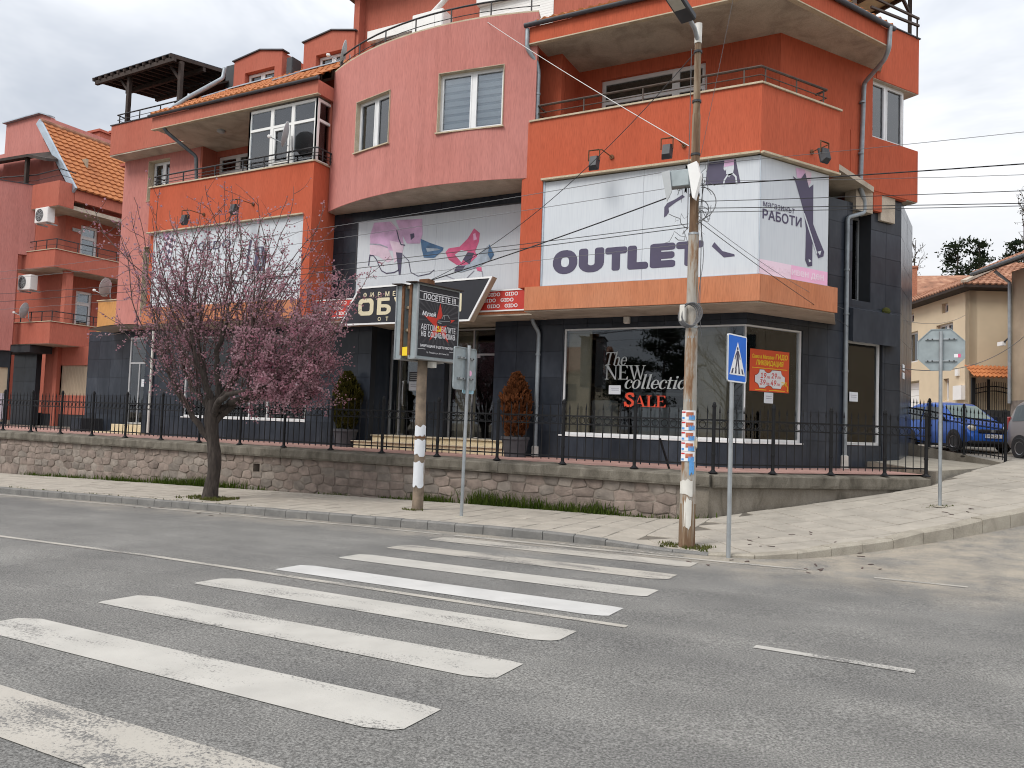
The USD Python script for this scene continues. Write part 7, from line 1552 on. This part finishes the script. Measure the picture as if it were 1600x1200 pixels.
for L0 in limbs_def:
    c = smooth_line([TP_(*q) for q in L0], 14); c += tr.normal(0, 0.012, c.shape)
    r0 = 0.075 if len(L0) > 4 else 0.06
    tubes_limb.append(tube(c, np.linspace(r0, 0.022, 14), 9)); lcs.append(c)
for c, L0 in zip(lcs, limbs_def):
    side_ = L0[-1][0]; low_right = side_ > 1.1
    for k in range(17):
        i = tr.integers(4, 14); p = c[min(i, 13)]
        out = (p - TP_(0, 0)) * (1, 1, 0); out = out / (np.linalg.norm(out) + 1e-6)
        d = out * tr.uniform(0.05, 0.65) + np.array([0, 0, 1.0]) + tr.normal(0, 0.22, 3)
        zrel = p[2] - TZ; L_max = 6.75 - zrel - 0.30 * abs(side_ - 0.4) ** 1.5
        L = min(tr.uniform(1.4, 3.8), max(0.7, L_max)) * (0.72 if low_right else 1.0)
        pts = grow(p, d, L, 0.014, 1); bloom(pts[2:], 9 if not low_right else 20)
        for j in range(tr.integers(5, 10)):
            q = pts[tr.integers(1, len(pts) - 1)]; dd = tr.normal(0, 0.75, 3) + np.array([0, 0, 0.5]) + out * 0.5
            tp = grow(q, dd, tr.uniform(0.22, 0.75), 0.0065, 2)
            zz = tp[-1][2] - TZ; bloom(tp, (26 if zz < 5.2 else 14) * (2.0 if low_right else 1.0))
    for k in range(9):
        p = c[tr.integers(6, 14)]; tp = grow(p, tr.normal(0, 1, 3) + (0, 0, 0.1), tr.uniform(0.3, 0.8), 0.008, 2); bloom(tp, 30 if low_right else 14)
for k in range(46):      # dense low clump at the right
    p = lcs[tr.choice([4, 6, 10])][tr.integers(7, 14)]
    d = SR * tr.uniform(-0.2, 1.0) + DR * tr.normal(0, 0.6) + np.array([0, 0, tr.uniform(-0.5, 0.9)])
    tp = grow(p, d, tr.uniform(0.4, 1.0), 0.008, 2); bloom(tp, 95, 0.05)
    for j in range(3):
        q = tp[tr.integers(1, len(tp) - 1)]; t2 = grow(q, tr.normal(0, 1, 3), tr.uniform(0.2, 0.5), 0.005, 2); bloom(t2, 90, 0.045)
obj('limbs', tubes_limb, 'bark', BT, smooth=60); obj('twigs', tubes_twig, 'twig', BT, kind='stuff')
bl = np.array(bl); bl = bl[tr.random(len(bl)) < 0.72]; V, Fc = [], []
for p in bl:
    r = tr.uniform(0.014, 0.029)
    for q in range(2):
        a = tr.normal(size=3); a /= np.linalg.norm(a); b = np.cross(a, tr.normal(size=3)); b /= np.linalg.norm(b); c = np.cross(a, b); k = len(V)
        V += [p + r * b, p + r * 0.9 * c, p - r * b, p - r * 0.9 * c]; Fc += [(k, k + 1, k + 2), (k, k + 2, k + 3)]
obj('blossoms', trimesh.Trimesh(np.array(V), Fc, process=False), 'blossom', BT, kind='stuff')

# ---------------------------------------------------------------- grass and weeds
def tufts(spots, seed):
    r = np.random.default_rng(seed); V, Fc = [], []
    for (x, y, z, h, n, sp) in spots:
        for _ in range(n):
            px, py = x + r.normal(0, sp), y + r.normal(0, sp * 0.5) if sp < 0.2 else y + r.uniform(-0.07, 0.07)
            a = r.random() * 6.28; l = h * r.uniform(0.4, 1.2); w = r.uniform(0.005, 0.013); dx, dy = math.cos(a), math.sin(a); le = r.uniform(0.1, 0.7) * l
            k = len(V); z_ = z(px, py) if callable(z) else z
            V += [(px - dy * w, py + dx * w, z_), (px + dy * w, py - dx * w, z_), (px + dx * le * 0.4 + dy * w * 0.8, py + dy * le * 0.4 - dx * w * 0.8, z_ + l * 0.6), (px + dx * le * 0.4 - dy * w * 0.8, py + dy * le * 0.4 + dx * w * 0.8, z_ + l * 0.6), (px + dx * le, py + dy * le, z_ + l)]
            Fc += [(k, k + 1, k + 2), (k, k + 2, k + 3), (k + 3, k + 2, k + 4)]
    return trimesh.Trimesh(np.array(V), Fc, process=False)
def zp(x, y): return float(zroad(x, y) + hside(x, y)) - 0.01
wallg = []
for x0, x1, h, dn in ((-23.5, -20.6, 0.10, 60), (-20.0, -18.2, 0.13, 90), (-17.9, -15.6, 0.20, 170), (-15.5, -14.7, 0.18, 140), (-14.2, -13.8, 0.10, 60), (-11.9, -11.3, 0.07, 40), (-10.2, -9.6, 0.10, 70), (-9.5, -8.5, 0.16, 150), (-8.1, -7.4, 0.22, 190), (-7.4, -6.5, 0.20, 190), (-6.4, -5.5, 0.16, 160), (-5.5, -5.0, 0.20, 170), (-4.9, -4.2, 0.09, 80), (-3.9, -3.4, 0.09, 70)):
    for i in range(int((x1 - x0) / 0.12)):
        x = x0 + i * 0.12; wallg.append((x, 13.78, zp, h * 1.25 * RND.uniform(0.4, 1.2), int(dn * 0.12 * 2.2), 0.21))
g_ = obj('grass', tufts(wallg, 5), 'grass_green', kind='stuff'); data(g_, 'green grass tufts growing along the foot of the stone wall', 'grass')
fl_ = [(-12.95 + RND.uniform(-0.55, 0.6), 11.25 + RND.uniform(-0.35, 0.3), zp, 0.07, 14, 0.06) for _ in range(60)] + [(-2.9 + RND.uniform(-0.32, 0.32), 11.0 + RND.uniform(-0.16, 0.16), zp, 0.06, 12, 0.05) for _ in range(34)] + [(-8.25 + RND.uniform(-0.2, 0.12), 11.85 + RND.uniform(-0.06, 0.1), zp, 0.05, 12, 0.04) for _ in range(12)] + [(0.37 + RND.uniform(-0.2, 0.2), 15.2 + RND.uniform(-0.1, 0.1), zp, 0.03, 8, 0.04) for _ in range(8)]
fl_ += [(x + RND.uniform(-0.1, 0.1), 10.62 + RND.uniform(-0.02, 0.05), zp, 0.03, 7, 0.06) for x in np.arange(-19, -11, 0.22) if RND.random() < 0.7]
g_ = obj('weeds', tufts(fl_, 6), 'dry_grass', kind='stuff'); data(g_, 'low yellowish weeds around the tree, posts and kerb joints', 'weeds')
leafl = [(-2.1, 10.3), (-1.3, 10.6), (-0.6, 11.0), (-1.0, 10.2), (-2.4, 9.9), (-11.5, 10.0), (-13.3, 10.1), (-1.5, 12.6), (-2.2, 11.9), (-0.9, 11.9), (0.6, 14.6), (1.0, 14.9), (-2.0, 11.4)]
lm = []
for i, (x, y) in enumerate(leafl):
    for k in range(3):
        a = RND.uniform(0, 3.1); l = RND.uniform(0.03, 0.11); xx, yy = x + RND.uniform(-0.25, 0.25), y + RND.uniform(-0.2, 0.2)
        z = float(zroad(xx, yy)) + (float(hside(xx, yy)) if KL.project(Point(xx, yy)) and yy > 10.75 and xx < 0.9 and walk.contains(Point(xx, yy)) else 0) + 0.008
        lm.append(bar((xx, yy, z), (xx + l * math.cos(a), yy + l * math.sin(a), z + 0.004), 0.018, 0.006))
g_ = obj('litter', lm, 'twig', kind='stuff'); data(g_, 'dry leaves and twigs scattered near the kerb corner', 'litter')

# ---------------------------------------------------------------- parked cars
def car(name, label, pos, heading, top, L, W, belt, color, glass_x, wind_x, kind):
    """top: list of (x, z) of the roofline from rear to front"""
    t = thing(name, label, 'car', pos); o = np.array(pos, float); h = math.radians(heading); f_ = np.array([math.sin(h), math.cos(h), 0]); r_ = np.array([f_[1], -f_[0], 0])
    def Wd(v):
        v = np.asarray(v, float); return o + v[:, :1] * f_ + v[:, 1:2] * r_ + v[:, 2:3] * np.array([0, 0, 1.0])
    tx, tz = np.array(top).T; xs = np.linspace(-L / 2, L / 2, 44); zt = np.interp(xs, tx, tz)
    zt = np.convolve(np.pad(zt, 1, mode='edge'), [0.22, 0.56, 0.22], 'valid'); e = np.clip((L / 2 - np.abs(xs)) / 0.42, 0, 1); wb = W / 2 * (0.80 + 0.20 * np.sqrt(1 - (1 - e) ** 2))
    zb = np.full_like(xs, 0.22) + 0.10 * (1 - e); zbel = np.minimum(belt, zt - 0.03)
    gh = np.clip((zt - belt) / 0.55, 0, 1); wt = wb * (0.93 - 0.16 * gh); K = 9; V = []
    def sec(i):
        half = [(wb[i] * 0.90, zb[i]), (wb[i], zb[i] + 0.14), (wb[i] * 1.0, (zb[i] + zbel[i]) / 2 + 0.05), (wb[i] * 0.975, zbel[i]), (wt[i], zt[i] - 0.07 * gh[i] - 0.015), (wt[i] * 0.84, zt[i] - 0.012 * gh[i])]
        return half + [(0, zt[i] + 0.012)] + [(-a, b) for a, b in half[::-1]]
    S_ = [sec(i) for i in range(len(xs))]; k = len(S_[0])
    for i in range(len(xs)):
        for y, z in S_[i]: V.append((xs[i], y, z))
    Fc = []
    for i in range(len(xs) - 1):
        for j in range(k - 1): Fc += [(i * k + j, i * k + j + 1, (i + 1) * k + j + 1), (i * k + j, (i + 1) * k + j + 1, (i + 1) * k + j)]
    for base in (0, (len(xs) - 1) * k):
        for j in range(1, k - 1): Fc.append((base, base + j, base + j + 1) if base else (base, base + j + 1, base + j))
    m = trimesh.Trimesh(Wd(V), Fc, process=False); trimesh.repair.fix_normals(m); body = obj('body', m, color, t, smooth=38)
    obj('underbody', trimesh.Trimesh(Wd(bx((-L / 2 + 0.25, -W / 2 + 0.1, 0.14), (L / 2 - 0.2, W / 2 - 0.1, 0.36)).vertices), bx((0, 0, 0), (1, 1, 1)).faces, process=False), 'car_black', t)
    for sgn in (1, -1):
        for (x0, x1) in glass_x:
            q = [];
            for x in np.linspace(x0, x1, 7):
                i = int(np.argmin(np.abs(xs - x))); a, b = np.array(S_[i][3]), np.array(S_[i][4]); lo, hi = a + (b - a) * 0.10, a + (b - a) * 0.90
                q += [(x, sgn * (lo[0] + 0.012), lo[1]), (x, sgn * (hi[0] + 0.012), hi[1])]
            F_ = [];
            for i in range(6): F_ += [(2 * i, 2 * i + 2, 2 * i + 3), (2 * i, 2 * i + 3, 2 * i + 1)]
            obj('side_window', trimesh.Trimesh(Wd(q), F_, process=False), 'car_glass', body)
        for wx in (-L * 0.325, L * 0.325):
            arch = trimesh.creation.cylinder(0.345, 0.06, sections=26); arch.apply_transform(trimesh.transformations.rotation_matrix(math.pi / 2, (1, 0, 0))); arch.apply_translation((wx, sgn * (W / 2 - 0.022), 0.32)); arch.vertices = Wd(arch.vertices)
            obj('wheel_arch', arch, 'car_black', body)
            ty = lathe([(0.17, -0.09), (0.27, -0.095), (0.295, -0.06), (0.295, 0.06), (0.27, 0.09), (0.19, 0.085), (0.17, 0.06)], (0, 0, 0), 26); ty.apply_transform(trimesh.transformations.rotation_matrix(-sgn * math.pi / 2, (1, 0, 0))); ty.apply_translation((wx, sgn * (W / 2 - 0.06), 0.295)); ty.vertices = Wd(ty.vertices)
            wh = obj('wheel', ty, 'tyre', t, smooth=40)
            rim = lathe([(0.0, 0.055), (0.05, 0.06), (0.06, 0.04), (0.15, 0.055), (0.185, 0.08), (0.195, 0.075)], (0, 0, 0), 20); rim.apply_transform(trimesh.transformations.rotation_matrix(-sgn * math.pi / 2, (1, 0, 0))); rim.apply_translation((wx, sgn * (W / 2 - 0.06), 0.295)); rim.vertices = Wd(rim.vertices)
            obj('rim', rim, 'wheel_rim', wh, smooth=40)
        mv = bevbox((wind_x[0] - 0.30, sgn * W / 2 - 0.02, belt + 0.0), (wind_x[0] - 0.14, sgn * (W / 2 + 0.14), belt + 0.12), 0.03); mv.vertices = Wd(mv.vertices); obj('mirror', mv, 'car_black', t)
        dh = bevbox((-0.15, sgn * W / 2 - 0.03, belt - 0.16), (0.03, sgn * (W / 2 + 0.015), belt - 0.12), 0.01); dh.vertices = Wd(dh.vertices); obj('door_handle', dh, 'car_black', body)
        for sx in (-0.62, 0.40):
            dl = bx((sx - 0.006, sgn * W / 2 - 0.05, 0.40), (sx + 0.006, sgn * (W / 2 + 0.003), belt - 0.02)); dl.vertices = Wd(dl.vertices); obj('door_gap', dl, 'car_black', body)
        hl = trimesh.creation.icosphere(3, 1.0); hl.vertices *= (0.10, 0.13, 0.12); hl.apply_translation((L / 2 - 0.17, sgn * (W / 2 - 0.26), 0.70)); hl.vertices = Wd(hl.vertices); obj('headlight', hl, 'headlamp', t, smooth=True)
        rl = bevbox((-L / 2 - 0.01, sgn * (W / 2 - 0.16) - 0.07, 0.80), (-L / 2 + 0.16, sgn * (W / 2 - 0.16) + 0.085, 1.18), 0.03); rl.vertices = Wd(rl.vertices); obj('tail_light', rl, 'tail_red', t)
    def across(x0, x1, mat, nm, f0=0.88):
        q = []; F_ = []
        for x in np.linspace(x0, x1, 6):
            i = int(np.argmin(np.abs(xs - x))); w_ = S_[i][5][0] * f0 / 0.84 * 0.93; z = float(np.interp(x, xs, zt)) + 0.018
            q += [(x, -w_, z - 0.012), (x, 0, z + 0.012), (x, w_, z - 0.012)]
        for i in range(5):
            for j in range(2): a = 3 * i + j; F_ += [(a, a + 3, a + 4), (a, a + 4, a + 1)]
        obj(nm, trimesh.Trimesh(Wd(q), F_, process=False), mat, body, smooth=True)
    across(wind_x[1], wind_x[0], 'windscreen', 'windscreen')
    gr = bevbox((L / 2 - 0.10, -0.42, 0.56), (L / 2 + 0.015, 0.42, 0.68), 0.03); gr.vertices = Wd(gr.vertices); obj('grille', gr, 'car_black', t)
    bu = bevbox((L / 2 - 0.16, -W / 2 + 0.12, 0.24), (L / 2 + 0.02, W / 2 - 0.12, 0.34), 0.03); bu.vertices = Wd(bu.vertices); obj('bumper_inlet', bu, 'car_black', t)
    np_ = bx((L / 2 + 0.02, -0.26, 0.42), (L / 2 + 0.035, 0.26, 0.53)); np_.vertices = Wd(np_.vertices); pl_ = obj('number_plate', np_, 'sign_white', t)
    fp_ = F(tuple(o[:2] + f_[:2] * (L / 2 + 0.037)), -r_[:2] if False else (f_[1] * -1, f_[0]))
    g__ = text_poly('PA 21', 0.38, 0.075); dd = np.dot(fp_.n, f_)
    obj('plate_text', fp_.slab(at(g__, -0.19, o[2] + 0.437), 0.002, 0.002), 'ink', pl_)
    em = bevbox((L / 2 + 0.0, -0.06, 0.585), (L / 2 + 0.03, 0.06, 0.655), 0.015); em.vertices = Wd(em.vertices); obj('emblem', em, 'galvanised', t)
    return t
cz = float(zroad(1.2, 28.8)); 
car('parked_car', 'small bright blue hatchback parked facing downhill behind the short iron fence', (1.12, 28.75, cz), 150,
    [(-1.85, 0.80), (-1.80, 1.05), (-1.62, 1.42), (-1.2, 1.52), (-0.3, 1.55), (0.15, 1.50), (0.40, 1.36), (0.95, 0.98), (1.40, 0.86), (1.70, 0.72), (1.85, 0.48)], 3.7, 1.62, 0.92, 'car_blue', [(-1.45, -0.62), (-0.55, 0.30)], (0.92, 0.28), 'hatch')
car('parked_car', 'taupe van parked at the right edge with its rear wheel and tail light showing', (3.92, 25.0, float(zroad(3.9, 25.0))), 150,
    [(-1.95, 0.85), (-1.90, 1.15), (-1.70, 1.58), (-1.3, 1.68), (0.2, 1.68), (0.5, 1.55), (1.05, 1.08), (1.6, 0.92), (1.95, 0.55)], 3.9, 1.66, 1.0, 'car_taupe', [(-1.62, -0.95), (-0.85, 0.40)], (1.0, 0.42), 'van')

# ---------------------------------------------------------------- background trees
def crown_tree(name, label, x, y, z0, h, r, mat, seed, kind='pine', group=None, dens=2600):
    q = np.random.default_rng(seed); t = thing(name, label, 'tree', (x, y, z0), group); o = np.array([x, y, z0])
    obj('trunk', tube([o + (0.1 * math.sin(k), 0.1 * math.cos(k * 1.3), h * k / 8 * 0.97) for k in range(9)], np.linspace(0.16 + h * 0.008, 0.03, 9), 8), 'bark', t, smooth=60)
    V, Fc, tw_ = [], [], []
    nb = int(46 if kind == 'pine' else 60)
    for b in range(nb):
        u = (0.45 if kind == 'pine' else 0.3) + (0.54 if kind == 'pine' else 0.68) * (b + q.random()) / nb; a = q.random() * 6.28; prof_ = (1.08 - u) ** 0.75 * 1.15 if kind == 'pine' else math.sin(math.pi * min(1, max(0.05, (u - 0.18) / 0.85))) ** 0.7
        Lb = r * prof_ * q.uniform(0.55, 1.15); p0 = o + (0, 0, h * u); d = np.array([math.cos(a), math.sin(a), q.uniform(-0.1, 0.35)])
        tip = p0 + d * Lb; mid = (p0 + tip) / 2 - (0, 0, 0.05 * Lb); tw_.append(tube([p0, mid, tip + (0, 0, 0.12 * Lb)], [0.04, 0.03, 0.012], 4, False))
        for k in range(int(dens / nb)):
            s_ = (q.random() ** 0.6) if kind != 'pine' or b % 3 == 0 else q.choice([0.55, 0.8, 1.0]) + q.normal(0, 0.05); c = p0 + d * Lb * s_ + np.array([0, 0, 0.12 * Lb * s_ * s_]) + q.normal(0, 0.13 + 0.045 * r, 3) * (1, 1, 0.42 if kind == 'pine' else 0.55)
            e = q.normal(size=3); e[2] = abs(e[2]); e /= np.linalg.norm(e); g = np.cross(e, q.normal(size=3)); g /= np.linalg.norm(g); l = q.uniform(0.10, 0.26); w_ = l * 0.30; n_ = len(V)
            V += [c - g * w_, c + g * w_, c + e * l + g * w_ * 0.4, c + e * l - g * w_ * 0.4]; Fc += [(n_, n_ + 1, n_ + 2), (n_, n_ + 2, n_ + 3)]
    obj('branches', tw_, 'bark', t); obj('crown', trimesh.Trimesh(np.array(V), Fc, process=False), mat, t)
    return t
crown_tree('pine_tree', 'tall dark pine tree, left one of the pair above the cream house roof', 2.35, 60, 1.5, 13.6, 2.6, 'pine_needles', 31, group='pine trees above the roofs')
crown_tree('pine_tree', 'dark pine tree standing close to the right of the other tall pine', 3.65, 60.5, 1.5, 13.8, 2.5, 'pine_needles', 32, group='pine trees above the roofs')
crown_tree('pine_tree', 'smaller pine top half hidden by the tan house roof', 5.8, 61, 1.5, 13.6, 2.0, 'pine_needles', 33, group='pine trees above the roofs')
crown_tree('pine_tree', 'low spreading dark pine behind the cream roof', 1.4, 60, 1.5, 10.9, 2.2, 'pine_needles', 34, group='pine trees above the roofs', dens=1800)
def bare_tree(name, label, x, y, z0, h, spread, seed, upright=0.8, leaves=0, n1=26):
    q = np.random.default_rng(seed); t = thing(name, label, 'tree', (x, y, z0)); o = np.array([x, y, z0], float)
    obj('trunk', tube([o + (0.05 * math.sin(k * 1.7), 0, h * k / 8 * 0.98) for k in range(9)], np.linspace(0.17, 0.02, 9), 8), 'bark', t, smooth=60)
    tw_, lv = [], []
    for b in range(n1):
        u = 0.18 + 0.78 * (b + q.random()) / n1; a = q.random() * 6.28; L = spread * (1.1 - u) * q.uniform(0.7, 1.3) + 0.5
        d = np.array([math.cos(a) * (1 - upright * 0.6), math.sin(a) * (1 - upright * 0.6), upright]); p = o + (0, 0, h * u); pts = [p]
        for k in range(7): d = d + q.normal(0, 0.12, 3) + (0, 0, 0.05); d /= np.linalg.norm(d); pts.append(pts[-1] + d * L / 5)
        tw_.append(tube(pts, np.linspace(0.035, 0.008, 8), 4, False))
        for j in range(7):
            p2 = pts[q.integers(1, 7)]; d2 = d + q.normal(0, 0.55, 3); p3 = [p2]
            for k in range(4): d2 = d2 / np.linalg.norm(d2); p3.append(p3[-1] + d2 * L * 0.13); d2 = d2 + q.normal(0, 0.25, 3)
            tw_.append(tube(p3, np.linspace(0.016, 0.006, 5), 3, False)); lv += p3
    obj('twigs', tw_, 'grey_twig', t, kind='stuff')
    if leaves:
        V, Fc = [], []
        for k in range(leaves):
            c = lv[q.integers(len(lv))] + q.normal(0, 0.08, 3); a = q.normal(size=3); a /= np.linalg.norm(a); b = np.cross(a, q.normal(size=3)); b /= np.linalg.norm(b); n_ = len(V); s_ = q.uniform(0.05, 0.11)
            V += [c, c + a * s_, c + a * s_ + b * s_, c + b * s_]; Fc += [(n_, n_ + 1, n_ + 2), (n_, n_ + 2, n_ + 3)]
        obj('leaves', trimesh.Trimesh(np.array(V), Fc, process=False), 'far_leaves', t, kind='stuff')
bare_tree('poplar_tree', 'thin nearly bare poplar beside the granite column', -0.15, 60, 1.5, 14.2, 1.6, 41, 0.92, 420)
bare_tree('poplar_tree', 'tall bare poplar at the right edge of the sky', 7.3, 70, 1.5, 19.5, 1.9, 42, 0.92, 700, 34)
bare_tree('bare_tree', 'small bare spreading tree between the poplar and the pines', 1.15, 64, 1.5, 11.6, 2.6, 43, 0.55, 0, 18)
# across the street, seen mirrored in the shop glass
crown_tree('fir_tree', 'broad dark evergreen across the street mirrored in the corner shop window', -15.6, -20, 0.0, 9.2, 3.6, 'pine_needles', 51, dens=5200)
crown_tree('fir_tree', 'second dark evergreen across the street mirrored left of the broad one', -19.2, -23, 0.0, 6.6, 3.6, 'pine_needles', 52, dens=4200)
bare_tree('bare_tree', 'bare tree across the street mirrored at the right of the shop window', -10.2, -15, 0.0, 7.6, 3.4, 53, 0.6)
OH = thing('opposite_house', 'white house across the street mirrored at the left of the corner shop window', 'house', (-27, -26, 0))
obj('wall', bx((-33, -32, -0.6), (-23.2, -25, 6.2)), 'cream_plaster', OH); obj('roof', [lift([(-33.6, -24.5), (-22.8, -24.5), (-22.8, -28.5), (-33.6, -28.5)], [6.1, 6.1, 8.4, 8.4], 0.2), lift([(-33.6, -28.5), (-22.8, -28.5), (-22.8, -32.5), (-33.6, -32.5)], [8.4, 8.4, 6.1, 6.1], 0.2)], 'old_roof_tile', OH)
for a in (-31, -28.2, -25.6): obj('window', bx((a, -25.02, 3.6), (a + 1.2, -24.97, 5.0)), 'car_glass', OH)
m = bx((-70, -15.5, -0.7), (40, -15.2, 0.9)); o_ = obj('garden_wall', m, 'retaining_concrete'); data(o_, 'grey garden wall along the far side of the street behind the viewer', 'wall')
